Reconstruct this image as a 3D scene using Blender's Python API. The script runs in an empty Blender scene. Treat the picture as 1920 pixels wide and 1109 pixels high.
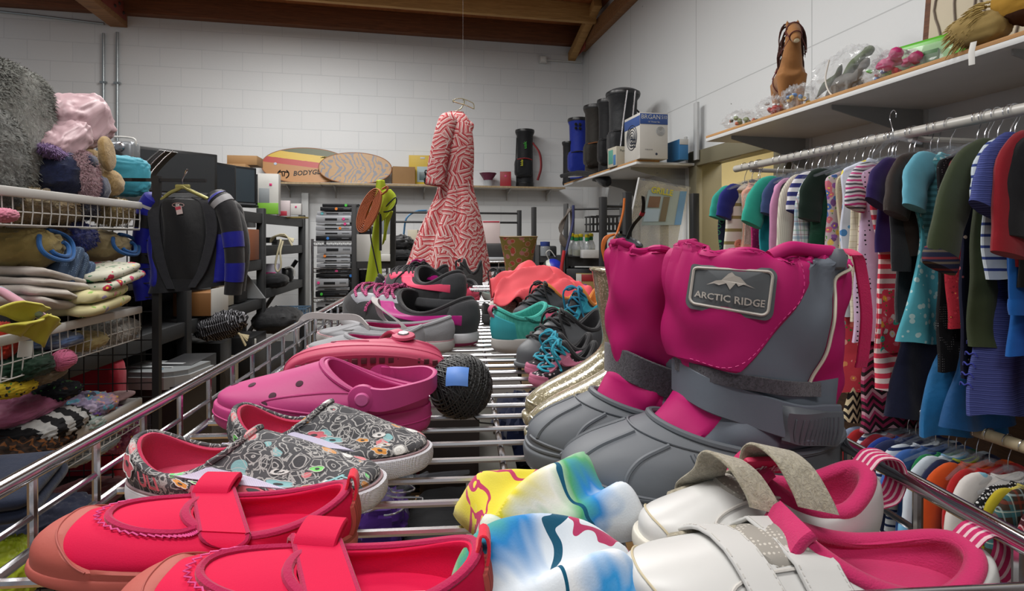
import bpy, bmesh, math, random
from mathutils import Vector as V, Matrix, noise
R = math.radians; pi = math.pi
F = 1080.0; CU, CV = 960.0, 450.0          # focal length in pixels, vanishing row of level lines
EYE = V((0, 0, 1.4))
scn = bpy.context.scene; COL = scn.collection
def P(u, v, d): return V(((u-CU)/F*d, d, EYE.z-(v-CV)/F*d))
def lerp(a, b, t): return a+(b-a)*t
def clamp(x, a=0., b=1.): return max(a, min(b, x))
def sgp(x, p): return math.copysign(abs(x)**p, x)
def nz(p, s=1., seed=0.): return noise.noise(V((p[0]*s+seed*7.3, p[1]*s-seed*3.1, p[2]*s+seed*1.7)))
def crv(pts, t):
    """Catmull-Rom through pts (tuples), t in 0..len-1"""
    n = len(pts); t = clamp(t, 0, n-1); i = min(int(t), n-2); f = t-i
    p0, p1, p2, p3 = pts[max(i-1, 0)], pts[i], pts[i+1], pts[min(i+2, n-1)]
    if i == 0: p0 = [2*a-b for a, b in zip(p1, p2)]
    if i == n-2: p3 = [2*b-a for a, b in zip(p1, p2)]
    return [0.5*(2*b+(c-a)*f+(2*a-5*b+4*c-d)*f*f+(3*b-a-3*c+d)*f**3) for a, b, c, d in zip(p0, p1, p2, p3)]
def smooth(pts, n):
    m = len(pts)-1
    return [V(crv(pts, m*i/(n-1.))) for i in range(n)]
class MB:
    def __init__(s): s.v = []; s.f = []; s.sm = []; s.fuv = []
    def tufts(s, n, ln, r=.0012, seed=1, droop=.3):
        """short tapering hairs standing on the faces already present"""
        rn = random.Random(seed); fs = [f for f in s.f if len(f) == 4]; vs = []; out = []
        for i in range(n):
            f = fs[rn.randrange(len(fs))]; p = [V(s.v[k]) for k in f]; a, b = rn.random(), rn.random(); c = p[0].lerp(p[1], a).lerp(p[3].lerp(p[2], a), b)
            nn = (p[1]-p[0]).cross(p[3]-p[0])
            if nn.length < 1e-12: continue
            nn.normalize(); d = (nn+V((rn.uniform(-1, 1), rn.uniform(-1, 1), rn.uniform(-1, 1)-droop))*.75).normalized()*ln*rn.uniform(.6, 1.2); t = d.orthogonal().normalized()*r; k = len(vs)
            vs += [c+t, c-t, c+d*.6+t*.7+V((0, 0, -ln*.1)), c+d+V((0, 0, -ln*droop))]; out += [[k, k+1, k+2], [k+1, k+3, k+2]]
        return s.add(vs, out, True)
    def add(s, vs, fs, sm=False, fuv=None):
        b = len(s.v); s.v += [tuple(v) for v in vs]; s.f += [[i+b for i in f] for f in fs]
        s.sm += [sm]*len(fs); s.fuv += fuv if fuv else [None]*len(fs); return s
    def box(s, c, size, rot=None, bev=0, seg=2):
        bm = bmesh.new(); bmesh.ops.create_cube(bm, size=1)
        for v in bm.verts: v.co = V((v.co.x*size[0], v.co.y*size[1], v.co.z*size[2]))
        if bev: bmesh.ops.bevel(bm, geom=bm.edges[:], offset=min(bev, min(size)*.49), segments=seg, affect='EDGES', profile=.5)
        M = Matrix.Translation(V(c)) @ (rot.to_4x4() if rot is not None else Matrix())
        bm.verts.index_update()
        s.add([M @ v.co for v in bm.verts], [[v.index for v in f.verts] for f in bm.faces], bool(bev)); bm.free(); return s
    def grid(s, fn, nu, nv, cu=False, cv=False, sm=True, flip=False):
        """fn(a,b) a,b in 0..1"""
        mu = nu if cu else nu+1; mv = nv if cv else nv+1
        vs = [fn(i/nu, j/nv) for j in range(mv) for i in range(mu)]
        fs = []; uv = []
        for j in range(nv):
            for i in range(nu):
                a = i; b = (i+1) % mu; c = j*mu; d = ((j+1) % mv)*mu
                q = [c+a, c+b, d+b, d+a]; w = [(i/nu, j/nv), ((i+1)/nu, j/nv), ((i+1)/nu, (j+1)/nv), (i/nu, (j+1)/nv)]
                if flip: q.reverse(); w.reverse()
                fs.append(q); uv.append(w)
        return s.add(vs, fs, sm, uv)
    def tube(s, pts, r, n=8, closed=False, caps=True, flat=1., upv=None):
        pts = [V(p) for p in pts]; m = len(pts)
        rr = r if isinstance(r, (list, tuple)) else [r]*m
        T = []
        for i in range(m):
            a = pts[(i-1) % m] if (closed or i > 0) else pts[i]; b = pts[(i+1) % m] if (closed or i < m-1) else pts[i]
            t = (b-a); T.append(t.normalized() if t.length > 1e-9 else V((0, 0, 1)))
        up = V((0, 0, 1)) if abs(T[0].z) < .9 else V((1, 0, 0))
        if upv: up = V(upv)
        N = (up-T[0]*up.dot(T[0])).normalized(); vs = []; uvl = []
        for i in range(m):
            N = N-T[i]*N.dot(T[i]); N = N.normalized() if N.length > 1e-6 else T[i].orthogonal().normalized()
            B = T[i].cross(N)
            for k in range(n):
                a = 2*pi*k/n; vs.append(pts[i]+(N*math.cos(a)*flat+B*math.sin(a))*rr[i])
        fs = []; uv = []
        for i in range(m if closed else m-1):
            j = (i+1) % m
            for k in range(n):
                l = (k+1) % n; fs.append([i*n+k, i*n+l, j*n+l, j*n+k])
                uv.append([(k/n, i/m), ((k+1)/n, i/m), ((k+1)/n, (i+1)/m), (k/n, (i+1)/m)])
        if caps and not closed:
            fs.append(list(range(n))[::-1]); fs.append([(m-1)*n+k for k in range(n)]); uv += [None, None]
        return s.add(vs, fs, True, uv)
    def lathe(s, prof, n=24, c=(0, 0, 0), M=None):
        c = V(c); pts = []
        for r, z in prof:
            for k in range(n):
                a = 2*pi*k/n; p = V((r*math.cos(a), r*math.sin(a), z))
                pts.append((M @ p if M is not None else p)+c)
        fs = []; uv = []; m = len(prof)
        for i in range(m-1):
            for k in range(n):
                l = (k+1) % n; fs.append([i*n+k, i*n+l, (i+1)*n+l, (i+1)*n+k])
                uv.append([(k/n, i/m), ((k+1)/n, i/m), ((k+1)/n, (i+1)/m), (k/n, (i+1)/m)])
        if prof[0][0] > 1e-5: fs.append(list(range(n))[::-1]); uv.append(None)
        if prof[-1][0] > 1e-5: fs.append([(m-1)*n+k for k in range(n)]); uv.append(None)
        return s.add(pts, fs, True, uv)
    def prism(s, out, h, M=None):
        """out: 2D outline (x,y), extruded h along z, then M"""
        n = len(out); M = M if M is not None else Matrix()
        vs = [M @ V((x, y, 0)) for x, y in out]+[M @ V((x, y, h)) for x, y in out]
        fs = [list(range(n))[::-1], list(range(n, 2*n))]+[[i, (i+1) % n, n+(i+1) % n, n+i] for i in range(n)]
        return s.add(vs, fs)
    def ribbon(s, pts, wv, th, n=None):
        """flat strap: pts path, wv width half-vectors (list or one), thickness th along normal"""
        pts = [V(p) for p in pts]; m = len(pts); W = wv if isinstance(wv, list) else [V(wv)]*m
        vs = []
        for i in range(m):
            t = (pts[min(i+1, m-1)]-pts[max(i-1, 0)]).normalized(); nn = t.cross(W[i]).normalized()*th*.5
            w = W[i]
            vs += [pts[i]-w+nn*.3, pts[i]-w*.93+nn, pts[i]+w*.93+nn, pts[i]+w+nn*.3, pts[i]+w-nn*.3, pts[i]+w*.93-nn, pts[i]-w*.93-nn, pts[i]-w-nn*.3]
        fs = []; uv = []
        for i in range(m-1):
            for k in range(8):
                l = (k+1) % 8; fs.append([i*8+k, i*8+l, i*8+8+l, i*8+8+k])
                a = [0, .03, .97, 1, 1, .97, .03, 0]; uv.append([(a[k], i/m), (a[l], i/m), (a[l], (i+1)/m), (a[k], (i+1)/m)])
        fs.append(list(range(8))[::-1]); fs.append([(m-1)*8+k for k in range(8)]); uv += [None, None]
        return s.add(vs, fs, True, uv)
    def xf(s, M): s.v = [tuple(M @ V(v)) for v in s.v]; return s
    def build(s, name, mat, parent=None, loc=None, rot=None, sub=0, sharp=40, solid=0):
        me = bpy.data.meshes.new(name); me.from_pydata(s.v, [], s.f)
        me.polygons.foreach_set('use_smooth', s.sm)
        uvl = me.uv_layers.new(name='UVMap')
        for p, u in zip(me.polygons, s.fuv):
            if u:
                for li, w in zip(p.loop_indices, u): uvl.data[li].uv = w
        me.update()
        if sharp and any(s.sm): me.set_sharp_from_angle(angle=R(sharp))
        o = bpy.data.objects.new(name, me); COL.objects.link(o)
        if mat: me.materials.append(mat)
        if parent is not None: o.parent = parent
        if loc is not None: o.location = loc
        if rot is not None: o.rotation_euler = rot
        if solid:
            m = o.modifiers.new('s', 'SOLIDIFY'); m.thickness = solid; m.offset = 0
        if sub:
            m = o.modifiers.new('sub', 'SUBSURF'); m.levels = sub; m.render_levels = sub
        return o
def tag(o, label, cat=None, group=None, kind=None):
    if label: o['label'] = label
    if cat: o['category'] = cat
    if group: o['group'] = group
    if kind: o['kind'] = kind
    return o
def empty(name, loc=(0, 0, 0), rz=0, label=None, cat=None, group=None, M=None, scale=None):
    o = bpy.data.objects.new(name, None); COL.objects.link(o); o.empty_display_size = .02
    if M is not None: o.matrix_world = M
    else: o.location = loc; o.rotation_euler = (0, 0, rz)
    if scale: o.scale = (scale,)*3 if not hasattr(scale, '__len__') else scale
    tag(o, label, cat, group); return o
def copy_tree(o, parent=None):
    c = o.copy(); COL.objects.link(c)
    if parent is not None: c.parent = parent
    for ch in [x for x in COL.objects if x.parent == o]: copy_tree(ch, c)
    return c
def struct(o): o['kind'] = 'structure'; return o
FONT = None
def text_flat(st, size, sx=1., bold=0., shear=0.):
    """flat text: (verts2d, faces), centred"""
    cu = bpy.data.curves.new('t', 'FONT'); cu.body = st; cu.size = size; cu.align_x = 'CENTER'; cu.align_y = 'CENTER'
    cu.offset = bold; cu.resolution_u = 2; cu.shear = shear
    o = bpy.data.objects.new('t', cu); COL.objects.link(o)
    dg = bpy.context.evaluated_depsgraph_get(); me = bpy.data.meshes.new_from_object(o.evaluated_get(dg))
    bm = bmesh.new(); bm.from_mesh(me); bmesh.ops.triangulate(bm, faces=bm.faces[:])
    bmesh.ops.remove_doubles(bm, verts=bm.verts[:], dist=1e-6)
    vs = [(v.co.x*sx, v.co.y) for v in bm.verts]; fs = [[v.index for v in f.verts] for f in bm.faces]
    bm.free(); bpy.data.objects.remove(o); bpy.data.curves.remove(cu); bpy.data.meshes.remove(me)
    if vs:
        cx = (min(v[0] for v in vs)+max(v[0] for v in vs))/2; cy = (min(v[1] for v in vs)+max(v[1] for v in vs))/2
        vs = [(x-cx, y-cy) for x, y in vs]
    return vs, fs
def text_on(st, size, mp, mb=None, sx=1., bold=0., shear=0., refine=0):
    vs, fs = text_flat(st, size, sx, bold, shear); mb = mb or MB()
    return mb.add([mp(x, y) for x, y in vs], fs)
def face_map(o, ex, ey, off=.0006):
    """map 2D (x,y) to a plane at o spanned by unit ex, ey, lifted off the face"""
    o = V(o); ex = V(ex); ey = V(ey); n = ex.cross(ey).normalized()
    return lambda x, y: o+ex*x+ey*y+n*off
# ---------------------------------------------------------------- materials
class NT:
    def __init__(s, name):
        s.m = bpy.data.materials.new(name); s.m.use_nodes = True; s.t = s.m.node_tree; s.b = s.t.nodes['Principled BSDF']
    def n(s, typ, ins=None, **kw):
        x = s.t.nodes.new(typ)
        for k, w in kw.items(): setattr(x, k, w)
        for k, w in (ins or {}).items(): s.set(x.inputs[k], w)
        return x
    def set(s, inp, w):
        if isinstance(w, bpy.types.NodeSocket): s.t.links.new(w, inp)
        elif hasattr(w, 'outputs'): s.t.links.new(w.outputs[0], inp)
        else:
            if inp.type == 'RGBA' and len(w) == 3: w = (*w, 1)
            inp.default_value = w
    def m_(s, op, a, b=0., c=None):
        x = s.n('ShaderNodeMath', operation=op); s.set(x.inputs[0], a); s.set(x.inputs[1], b)
        if c is not None: s.set(x.inputs[2], c)
        return x.outputs[0]
    def mix(s, f, a, b):
        x = s.n('ShaderNodeMix', data_type='RGBA'); s.set(x.inputs[0], f); s.set(x.inputs[6], a); s.set(x.inputs[7], b); return x.outputs[2]
    def ramp(s, f, stops, const=False):
        x = s.n('ShaderNodeValToRGB'); s.set(x.inputs[0], f); cr = x.color_ramp
        if const: cr.interpolation = 'CONSTANT'
        while len(cr.elements) < len(stops): cr.elements.new(.5)
        for e, (p, c) in zip(cr.elements, stops): e.position = p; e.color = (*c, 1) if len(c) == 3 else c
        return x.outputs[0]
    def co(s, uv=False, scale=(1, 1, 1), rot=(0, 0, 0), loc=(0, 0, 0)):
        t = s.n('ShaderNodeTexCoord'); m = s.n('ShaderNodeMapping', {'Vector': t.outputs['UV' if uv else 'Object'], 'Scale': scale, 'Rotation': rot, 'Location': loc}); return m.outputs[0]
    def noise(s, co, scale, detail=3, rough=.5, dist=0.):
        return s.n('ShaderNodeTexNoise', {'Vector': co, 'Scale': scale, 'Detail': detail, 'Roughness': rough, 'Distortion': dist})
    def vor(s, co, scale, feature='F1', rnd=1.):
        return s.n('ShaderNodeTexVoronoi', {'Vector': co, 'Scale': scale, 'Randomness': rnd}, feature=feature)
    def sep(s, co): return s.n('ShaderNodeSeparateXYZ', {0: co}).outputs
    def band(s, x, period, duty=.5, ph=0.):
        """1 in the band"""
        return s.m_('LESS_THAN', s.m_('FRACT', s.m_('ADD', s.m_('DIVIDE', x, period), ph)), duty)
    def bump(s, h, strength=.3, dist=.002):
        b = s.n('ShaderNodeBump', {'Height': h, 'Strength': strength, 'Distance': dist}); s.set(s.b.inputs['Normal'], b.outputs[0])
    def fin(s, col=None, rough=.6, metal=0., spec=None, coat=0, sheen=0, alpha=None, trans=None, ior=None, emit=None):
        B = s.b.inputs
        if col is not None: s.set(B['Base Color'], col)
        s.set(B['Roughness'], rough); s.set(B['Metallic'], metal)
        if spec is not None: s.set(B['Specular IOR Level'], spec)
        if coat: s.set(B['Coat Weight'], coat); s.set(B['Coat Roughness'], .1)
        if sheen: s.set(B['Sheen Weight'], sheen)
        if alpha is not None: s.set(B['Alpha'], alpha)
        if trans is not None: s.set(B['Transmission Weight'], trans)
        if ior: s.set(B['IOR'], ior)
        return s.m
def h2(c):
    """hex sRGB -> linear"""
    c = c.lstrip('#'); o = []
    for i in (0, 2, 4):
        x = int(c[i:i+2], 16)/255.; o.append(x/12.92 if x <= .04045 else ((x+.055)/1.055)**2.4)
    return tuple(o)
_mc = {}
def plain(hexc, rough=.6, metal=0., nzs=0, nzb=0, var=.12, **kw):
    """painted / plastic: slight tonal variation and optional bump"""
    k = ('p', hexc, rough, metal, nzs, nzb, var, tuple(kw.items()))
    if k in _mc: return _mc[k]
    t = NT('paint_'+hexc); c = h2(hexc); co = t.co(); n = t.noise(co, 6, 4)
    col = t.mix(n.outputs[0], tuple(x*(1-var) for x in c), tuple(min(1, x*(1+var)) for x in c))
    if nzs: t.bump(t.noise(co, nzs, 4).outputs[0], nzb or .3, .002)
    _mc[k] = t.fin(col, rough, metal, **kw); return _mc[k]
def fab(hexc, weave=900, bump=.25, rough=.85, var=.15, hex2=None, sheen=.15, wr=25):
    """cloth: weave and soft wrinkles in the normal"""
    k = ('f', hexc, weave, bump, rough, var, hex2, wr)
    if k in _mc: return _mc[k]
    t = NT('cloth_'+hexc); c = h2(hexc); co = t.co(); n = t.noise(co, 30, 5, .6)
    a = tuple(x*(1-var) for x in c); b = h2(hex2) if hex2 else tuple(min(1, x*(1+var)) for x in c)
    col = t.mix(n.outputs[0], a, b)
    h = t.m_('ADD', t.m_('MULTIPLY', t.noise(co, weave, 2).outputs[0], .25), t.m_('MULTIPLY', t.noise(co, wr, 3, .5, .4).outputs[0], 1.2))
    t.bump(h, bump, .006); _mc[k] = t.fin(col, rough, sheen=sheen, spec=.25); return _mc[k]
def chrome(hexc='c9c9cc', rough=.13):
    return plain(hexc, rough, 1., var=.03)
def stripes(name, cols, period, axis=2, duty=None, rot=(0, 0, 0), uv=False, wr=25, rough=.85, wob=0., base2=None):
    """repeating bands of cols along an axis"""
    t = NT(name); co = t.co(uv, rot=rot); x = t.sep(co)[axis]
    if wob: x = t.m_('ADD', x, t.m_('MULTIPLY', t.noise(t.co(uv), 14, 2).outputs[0], wob))
    f = t.m_('FRACT', t.m_('DIVIDE', x, period)); n = len(cols); duty = duty or [i/n for i in range(n)]
    col = t.ramp(f, [(p, h2(c)) for p, c in zip(duty, cols)], True)
    oc = t.co(); t.bump(t.noise(oc, wr, 3, .5, .4).outputs[0], .25, .006); return t.fin(col, rough, spec=.25)
def dots(name, bg, fg, scale, size=.22, rnd=.1, cols=None, wr=25, uv=False, rough=.85, ring=None, bg2=None):
    """spots on a ground; cols: random colours of spots; ring: (colour, inner, outer)"""
    t = NT(name); co = t.co(uv); v = t.vor(co, scale, rnd=rnd); d = v.outputs['Distance']
    f = t.m_('LESS_THAN', d, size)
    ground = h2(bg) if not bg2 else t.mix(t.noise(co, scale*.5, 4).outputs[0], h2(bg), h2(bg2))
    spot = h2(fg) if not cols else t.ramp(t.sep(v.outputs['Color'])[0], [(i/len(cols), h2(c)) for i, c in enumerate(cols)], True)
    col = t.mix(f, ground, spot)
    if ring:
        g = t.m_('MULTIPLY', t.m_('GREATER_THAN', d, ring[1]), t.m_('LESS_THAN', d, ring[2])); col = t.mix(g, col, h2(ring[0]))
    t.bump(t.noise(t.co(), wr, 3, .5, .4).outputs[0], .25, .006); return t.fin(col, rough, spec=.25)
def floral(name, bg, cols, scale, wr=25, thr=.3, leaf='3f7a3a', warp=.6):
    """irregular petals and leaves over a ground"""
    t = NT(name); co = t.co(); n1 = t.noise(co, scale*1.3, 3)
    cw = t.n('ShaderNodeVectorMath', {0: co, 1: t.n('ShaderNodeVectorMath', {0: n1.outputs['Color'], 1: (warp/scale,)*3}, operation='MULTIPLY').outputs[0]}, operation='ADD').outputs[0]
    v = t.vor(cw, scale); d = v.outputs['Distance']
    spot = t.ramp(t.sep(v.outputs['Color'])[0], [(i/len(cols), h2(c)) for i, c in enumerate(cols)], True)
    col = t.mix(t.m_('LESS_THAN', d, thr), h2(bg), spot)
    v2 = t.vor(cw, scale*1.9); lf = t.m_('MULTIPLY', t.m_('LESS_THAN', v2.outputs['Distance'], .22), t.m_('GREATER_THAN', d, thr*1.1))
    col = t.mix(lf, col, h2(leaf)); col = t.mix(t.m_('LESS_THAN', d, thr*.3), col, h2('e9c648'))
    t.bump(t.noise(t.co(), wr, 3, .5, .4).outputs[0], .25, .006); return t.fin(col, .85, spec=.25)
def plaid(name, bg, cols, period, rot=(0, 0, 0), ax=(0, 2)):
    t = NT(name); co = t.sep(t.co(rot=rot)); col = h2(bg)
    for i, (c, w, ph) in enumerate(cols):
        for a in ax:
            f = t.m_('MULTIPLY', t.band(co[a], period, w, ph), .55); col = t.mix(f, col, h2(c))
    t.bump(t.noise(t.co(), 25, 3).outputs[0], .25, .006); return t.fin(col, .85, spec=.25)
def zigzag(name, cols, period, amp, zper, duty=None):
    t = NT(name); c = t.sep(t.co()); f = t.m_('ABSOLUTE', t.m_('SUBTRACT', t.m_('FRACT', t.m_('DIVIDE', c[0], zper)), .5))
    x = t.m_('ADD', c[2], t.m_('MULTIPLY', f, amp)); n = len(cols)
    col = t.ramp(t.m_('FRACT', t.m_('DIVIDE', x, period)), [((duty[i] if duty else i/n), h2(k)) for i, k in enumerate(cols)], True)
    return t.fin(col, .85, spec=.25)
def fur(name, a, b, scale=60, strength=1., dist=.012):
    t = NT(name); co = t.co(); n = t.noise(co, scale, 6, .7, 1.2); n2 = t.noise(co, scale*.3, 3)
    col = t.mix(t.m_('MULTIPLY', n.outputs[0], n2.outputs[0]), h2(a), h2(b))
    col = t.ramp(n.outputs[0], [(.35, h2(a)), (.65, h2(b))])
    t.bump(n.outputs[0], strength, dist); return t.fin(col, .95, sheen=.4, spec=.1)
def glass_mat(name, col='ffffff', rough=.05, alpha=.25):
    k = ('g', name, col, rough, alpha)
    if k not in _mc:
        t = NT(name); _mc[k] = t.fin(h2(col), rough, alpha=alpha, spec=.8, coat=.5)
    return _mc[k]
# ---------------------------------------------------------------- shells of rings (footwear, vessels)
class Shell:
    """rings of (xh, xt, w, zh, zm, zt, skew, yc): heel x, toe x, half width, heights at heel, side, toe"""
    def __init__(s, rings, sq=.85, px=1., nzf=None): s.r = [list(r)+[0]*(8-len(r)) for r in rings]; s.sq = sq; s.px = px; s.nzf = nzf; s.K = len(rings)-1; s.sg = -1 if rings[0][4] > rings[-1][4] else 1
    def at(s, a, k, off=0.):
        xh, xt, w, zh, zm, zt, sk, yc = crv(s.r, k); c = math.cos(2*pi*a); n = math.sin(2*pi*a)
        cc = sgp(c, s.px)
        p = V(((xh+xt)/2+(xt-xh)/2*cc, yc+w*sgp(n, s.sq)*(1+sk*c), zm+(zt-zh)/2*c+((zt+zh)/2-zm)*c*c))
        if s.nzf: p += s.nzf(p, a, k)
        if off: p += s.nrm(a, k)*off
        return p
    def nrm(s, a, k):
        e = .004; da = s.at(a+e, k)-s.at(a-e, k); k2 = clamp(k, .01, s.K-.01); dk = s.at(a, k2+.01)-s.at(a, k2-.01)
        n = da.cross(dk); return n.normalized()*s.sg if n.length > 1e-12 else V((0, 0, 1))
    def mesh(s, mb=None, k0=0, k1=None, na=48, nk=None, off=0., cap0=False, cap1=False, flip=False):
        mb = mb or MB(); k1 = s.K if k1 is None else k1; nk = nk or int((k1-k0)*6)
        b = len(mb.v); mb.grid(lambda a, q: s.at(a, lerp(k0, k1, q), off), na, nk, cu=True, flip=flip)
        if cap0: mb.add([mb.v[b+i] for i in range(na)], [list(range(na))[::-1]])
        if cap1: mb.add([mb.v[b+nk*na+i] for i in range(na)], [list(range(na))])
        return mb
    def patch(s, f, nu, nv, off=.001, th=.001, mb=None):
        """f(p,q)->(a,k) on the unit square; a raised panel with edges that close down to the surface"""
        mb = mb or MB(); e = 1e-3
        def g(p, q):
            ed = p < e or p > 1-e or q < e or q > 1-e
            a, k = f(p, q); return s.at(a, k, off-th if ed else off)
        return mb.grid(g, nu, nv)
    def line(s, pts, r, off=0., n=24, mb=None, nn=6, closed=False):
        """tube along a path of (a,k) knots"""
        mb = mb or MB(); q = [crv(pts, (len(pts)-1)*i/(n-1.)) for i in range(n)]
        return mb.tube([s.at(a, k, off) for a, k in q], r, nn, closed)
    def ring(s, k, r, off=0., n=48, mb=None, nn=8, flat=1.):
        mb = mb or MB(); return mb.tube([s.at(i/n, k, off) for i in range(n)], r, nn, True, flat=flat)
    def stitches(s, pts, r, L, gap, off=.0004, mb=None, N=300):
        """small dashes of thread along a path"""
        mb = mb or MB(); q = [s.at(*crv(pts, (len(pts)-1)*i/(N-1.)), off) for i in range(N)]
        i = 0
        while i < N-1:
            j = i; l = 0
            while j < N-1 and l < L: l += (q[j+1]-q[j]).length; j += 1
            mb.tube([q[i], (q[i]+q[j])/2, q[j]], r, 4)
            l = 0; i = j
            while i < N-1 and l < gap: l += (q[i+1]-q[i]).length; i += 1
        return mb
# soft goods
def cushion(sx, sy, sz, seed=0, amp=.08, fr=3., nu=40, nv=24, ex=.55, ez=.9, ridge=0., rd=(1, 0, 0), rf=20., sag=0.):
    """superellipsoid with rumples; sizes are full lengths"""
    mb = MB(); rd = V(rd)
    def fn(a, b):
        th = 2*pi*a; ph = pi*(b-.5); c = math.cos(ph); z = math.sin(ph)
        p = V((sgp(math.cos(th), ex)*sgp(c, ez), sgp(math.sin(th), ex)*sgp(c, ez), sgp(z, ez)))
        q = V((p.x*sx/2, p.y*sy/2, p.z*sz/2)); m = min(sx, sy, sz)
        d = nz(p, fr, seed)*amp+nz(p, fr*2.3, seed+5)*amp*.4
        if ridge: d += (1-abs(math.sin(rf*p.dot(rd)+4*nz(p, 1.5, seed+9))))*ridge
        q += V((p.x, p.y, p.z)).normalized()*d*m
        if sag: q.z -= sag*(p.x*p.x+p.y*p.y)*.5
        return q
    return mb.grid(fn, nu, nv, cu=True)
def folded(sx, sy, sz, layers=3, seed=0, amp=.003, mb=None, z0=0., nu=36):
    """folded cloth: rounded plies that meet in a fold on one side; rests on z0"""
    mb = mb or MB(); h = sz/layers
    for k in range(layers):
        rx = random.Random(seed*31+k); ox = rx.uniform(-1, 1)*sx*.02; oy = rx.uniform(-1, 1)*sy*.03; g = rx.uniform(.95, 1.02)
        def fn(a, b, k=k, ox=ox, oy=oy, g=g):
            th = 2*pi*a; ph = pi*(b-.5); c = math.cos(ph)
            x = sgp(math.cos(th), .28)*sgp(c, .28); y = sgp(math.sin(th), .28)*sgp(c, .28); z = sgp(math.sin(ph), .8)
            p = V((x*sx/2*g+ox, y*sy/2*g+oy, z0+h*(k+.5)+z*h*.56)); w = nz(p, 9, seed+k*2)*amp+nz(p, 25, seed+k)*amp*.5
            return p+V((w*1.5, w*1.5, w*(1 if k else .3)))
        mb.grid(fn, nu, 12, cu=True)
    return mb
def boxthing(name, size, M, mat, label, cat, group=None, text=(), bev=.002, parts=()):
    """carton etc. with base at M origin; parts: (name, centre, size, mat); text: (string, size, face, (x,y), mat, sx)
       faces: '-y' front, '+x','-x' sides, '+z' top"""
    e = empty(name, M=M, label=label, cat=cat, group=group); sx, sy, sz = size
    MB().box((0, 0, sz/2), size, bev=bev).build('carton' if cat in ('box', 'carton') else 'body', mat, e)
    for nm, c, s, m in parts: MB().box(c, s, bev=min(s)*.2).build(nm, m, e)
    fm = {'-y': lambda x, y: face_map((0, -sy/2, sz/2), (1, 0, 0), (0, 0, 1), .0036),
          '+x': lambda x, y: face_map((sx/2, 0, sz/2), (0, 1, 0), (0, 0, 1)),
          '-x': lambda x, y: face_map((-sx/2, 0, sz/2), (0, -1, 0), (0, 0, 1)),
          '+z': lambda x, y: face_map((0, 0, sz), (1, 0, 0), (0, 1, 0))}
    for st, ts, fc, (x, y), m, tx in text:
        f = fm[fc](0, 0); text_on(st, ts, lambda a, b, f=f, x=x, y=y: f(a+x, b+y), sx=tx).build('lettering', m, e)
    return e
def T(loc, rz=0, rx=0, ry=0, s=1.):
    return Matrix.Translation(V(loc)) @ Matrix.Rotation(rz, 4, 'Z') @ Matrix.Rotation(ry, 4, 'Y') @ Matrix.Rotation(rx, 4, 'X') @ Matrix.Scale(s, 4)
# frames of the place
CY, CT = math.atan(90/F), R(.65)                       # cart yaw and slope
CM = Matrix.Translation(EYE) @ Matrix.Rotation(CY, 4, 'Z') @ Matrix.Rotation(CT, 4, 'X')
CI = CM.inverted()
def C(x, y, z): return CM @ V((x, y, z))               # cart frame, relative to the eye
SH = -.2
def on_shelf(u, v, z=SH):
    """point of the cart shelf under a pixel, in cart coordinates"""
    o = CI @ EYE; p = CI @ P(u, v, 1.); d = p-o; return o+d*((z-o.z)/d.z)
def cart_M(u, v, yaw, z=SH, rx=0, ry=0, s=1.):
    p = on_shelf(u, v, z); return CM @ T(p, yaw, rx, ry, s)
WY = math.atan(220/F)                                   # yaw of the room
CORNER = V((.85, 6.9, 0)); WX = V((math.cos(WY), math.sin(WY), 0)); WYV = V((-math.sin(WY), math.cos(WY), 0))
def WR(x, y, z): return CORNER+WX*x+WYV*y+V((0, 0, z))  # x<0 into the room from the side wall, y<0 towards the camera
def WA(X0, d, z): return V((X0-220/F*d, d, z))          # a line parallel to the side wall at X0
def BW(u, z, off=0.):
    """point off metres in front of the back wall under column u"""
    n = CORNER-WYV*off; k = (u-CU)/F                     # x = k*y ; (p-n).WYV = 0
    y = (n.dot(WYV))/(k*WYV.x+WYV.y); return V((k*y, y, z))
def zat(v, d): return EYE.z-(v-CV)/F*d
# ================================================================ the setting
def block_wall():
    t = NT('painted_block'); co = t.co(); s = t.sep(co)
    uvw = t.n('ShaderNodeCombineXYZ', {0: s[0], 1: s[2], 2: 0.})
    br = t.n('ShaderNodeTexBrick', {'Vector': uvw, 'Color1': (*h2('d8dadb'), 1), 'Color2': (*h2('d3d6d8'), 1), 'Mortar': (*h2('c9cccf'), 1), 'Scale': 1., 'Mortar Size': .004, 'Mortar Smooth': .4, 'Brick Width': .4, 'Row Height': .2})
    n = t.noise(co, 2, 5, .6); col = t.mix(t.m_('MULTIPLY', n.outputs[0], .25), br.outputs[0], h2('bfc4c6'))
    h = t.m_('ADD', t.m_('MULTIPLY', br.outputs[1], -1.), t.m_('MULTIPLY', t.noise(co, 55, 4).outputs[0], .35)); t.bump(h, .35, .006)
    return t.fin(col, .5)
def panel_wall():
    t = NT('painted_board'); co = t.co(); s = t.sep(co)
    sm = t.m_('MAXIMUM', t.band(s[1], 1.22, .006, .17), t.band(s[2], 1.30, .005, .12))
    n = t.noise(co, 30, 5, .65); n2 = t.noise(co, 1.2, 4)
    col = t.mix(t.m_('MULTIPLY', n2.outputs[0], .3), h2('d0d3d4'), h2('bcc1c3')); nick = t.m_('GREATER_THAN', t.noise(co, 14, 2).outputs[0], .78)
    col = t.mix(t.m_('MULTIPLY', sm, .5), col, h2('84888a')); col = t.mix(nick, col, h2('6b6b68'))
    t.bump(t.m_('SUBTRACT', t.m_('MULTIPLY', n.outputs[0], .5), sm), .5, .004); return t.fin(col, .45)
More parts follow.
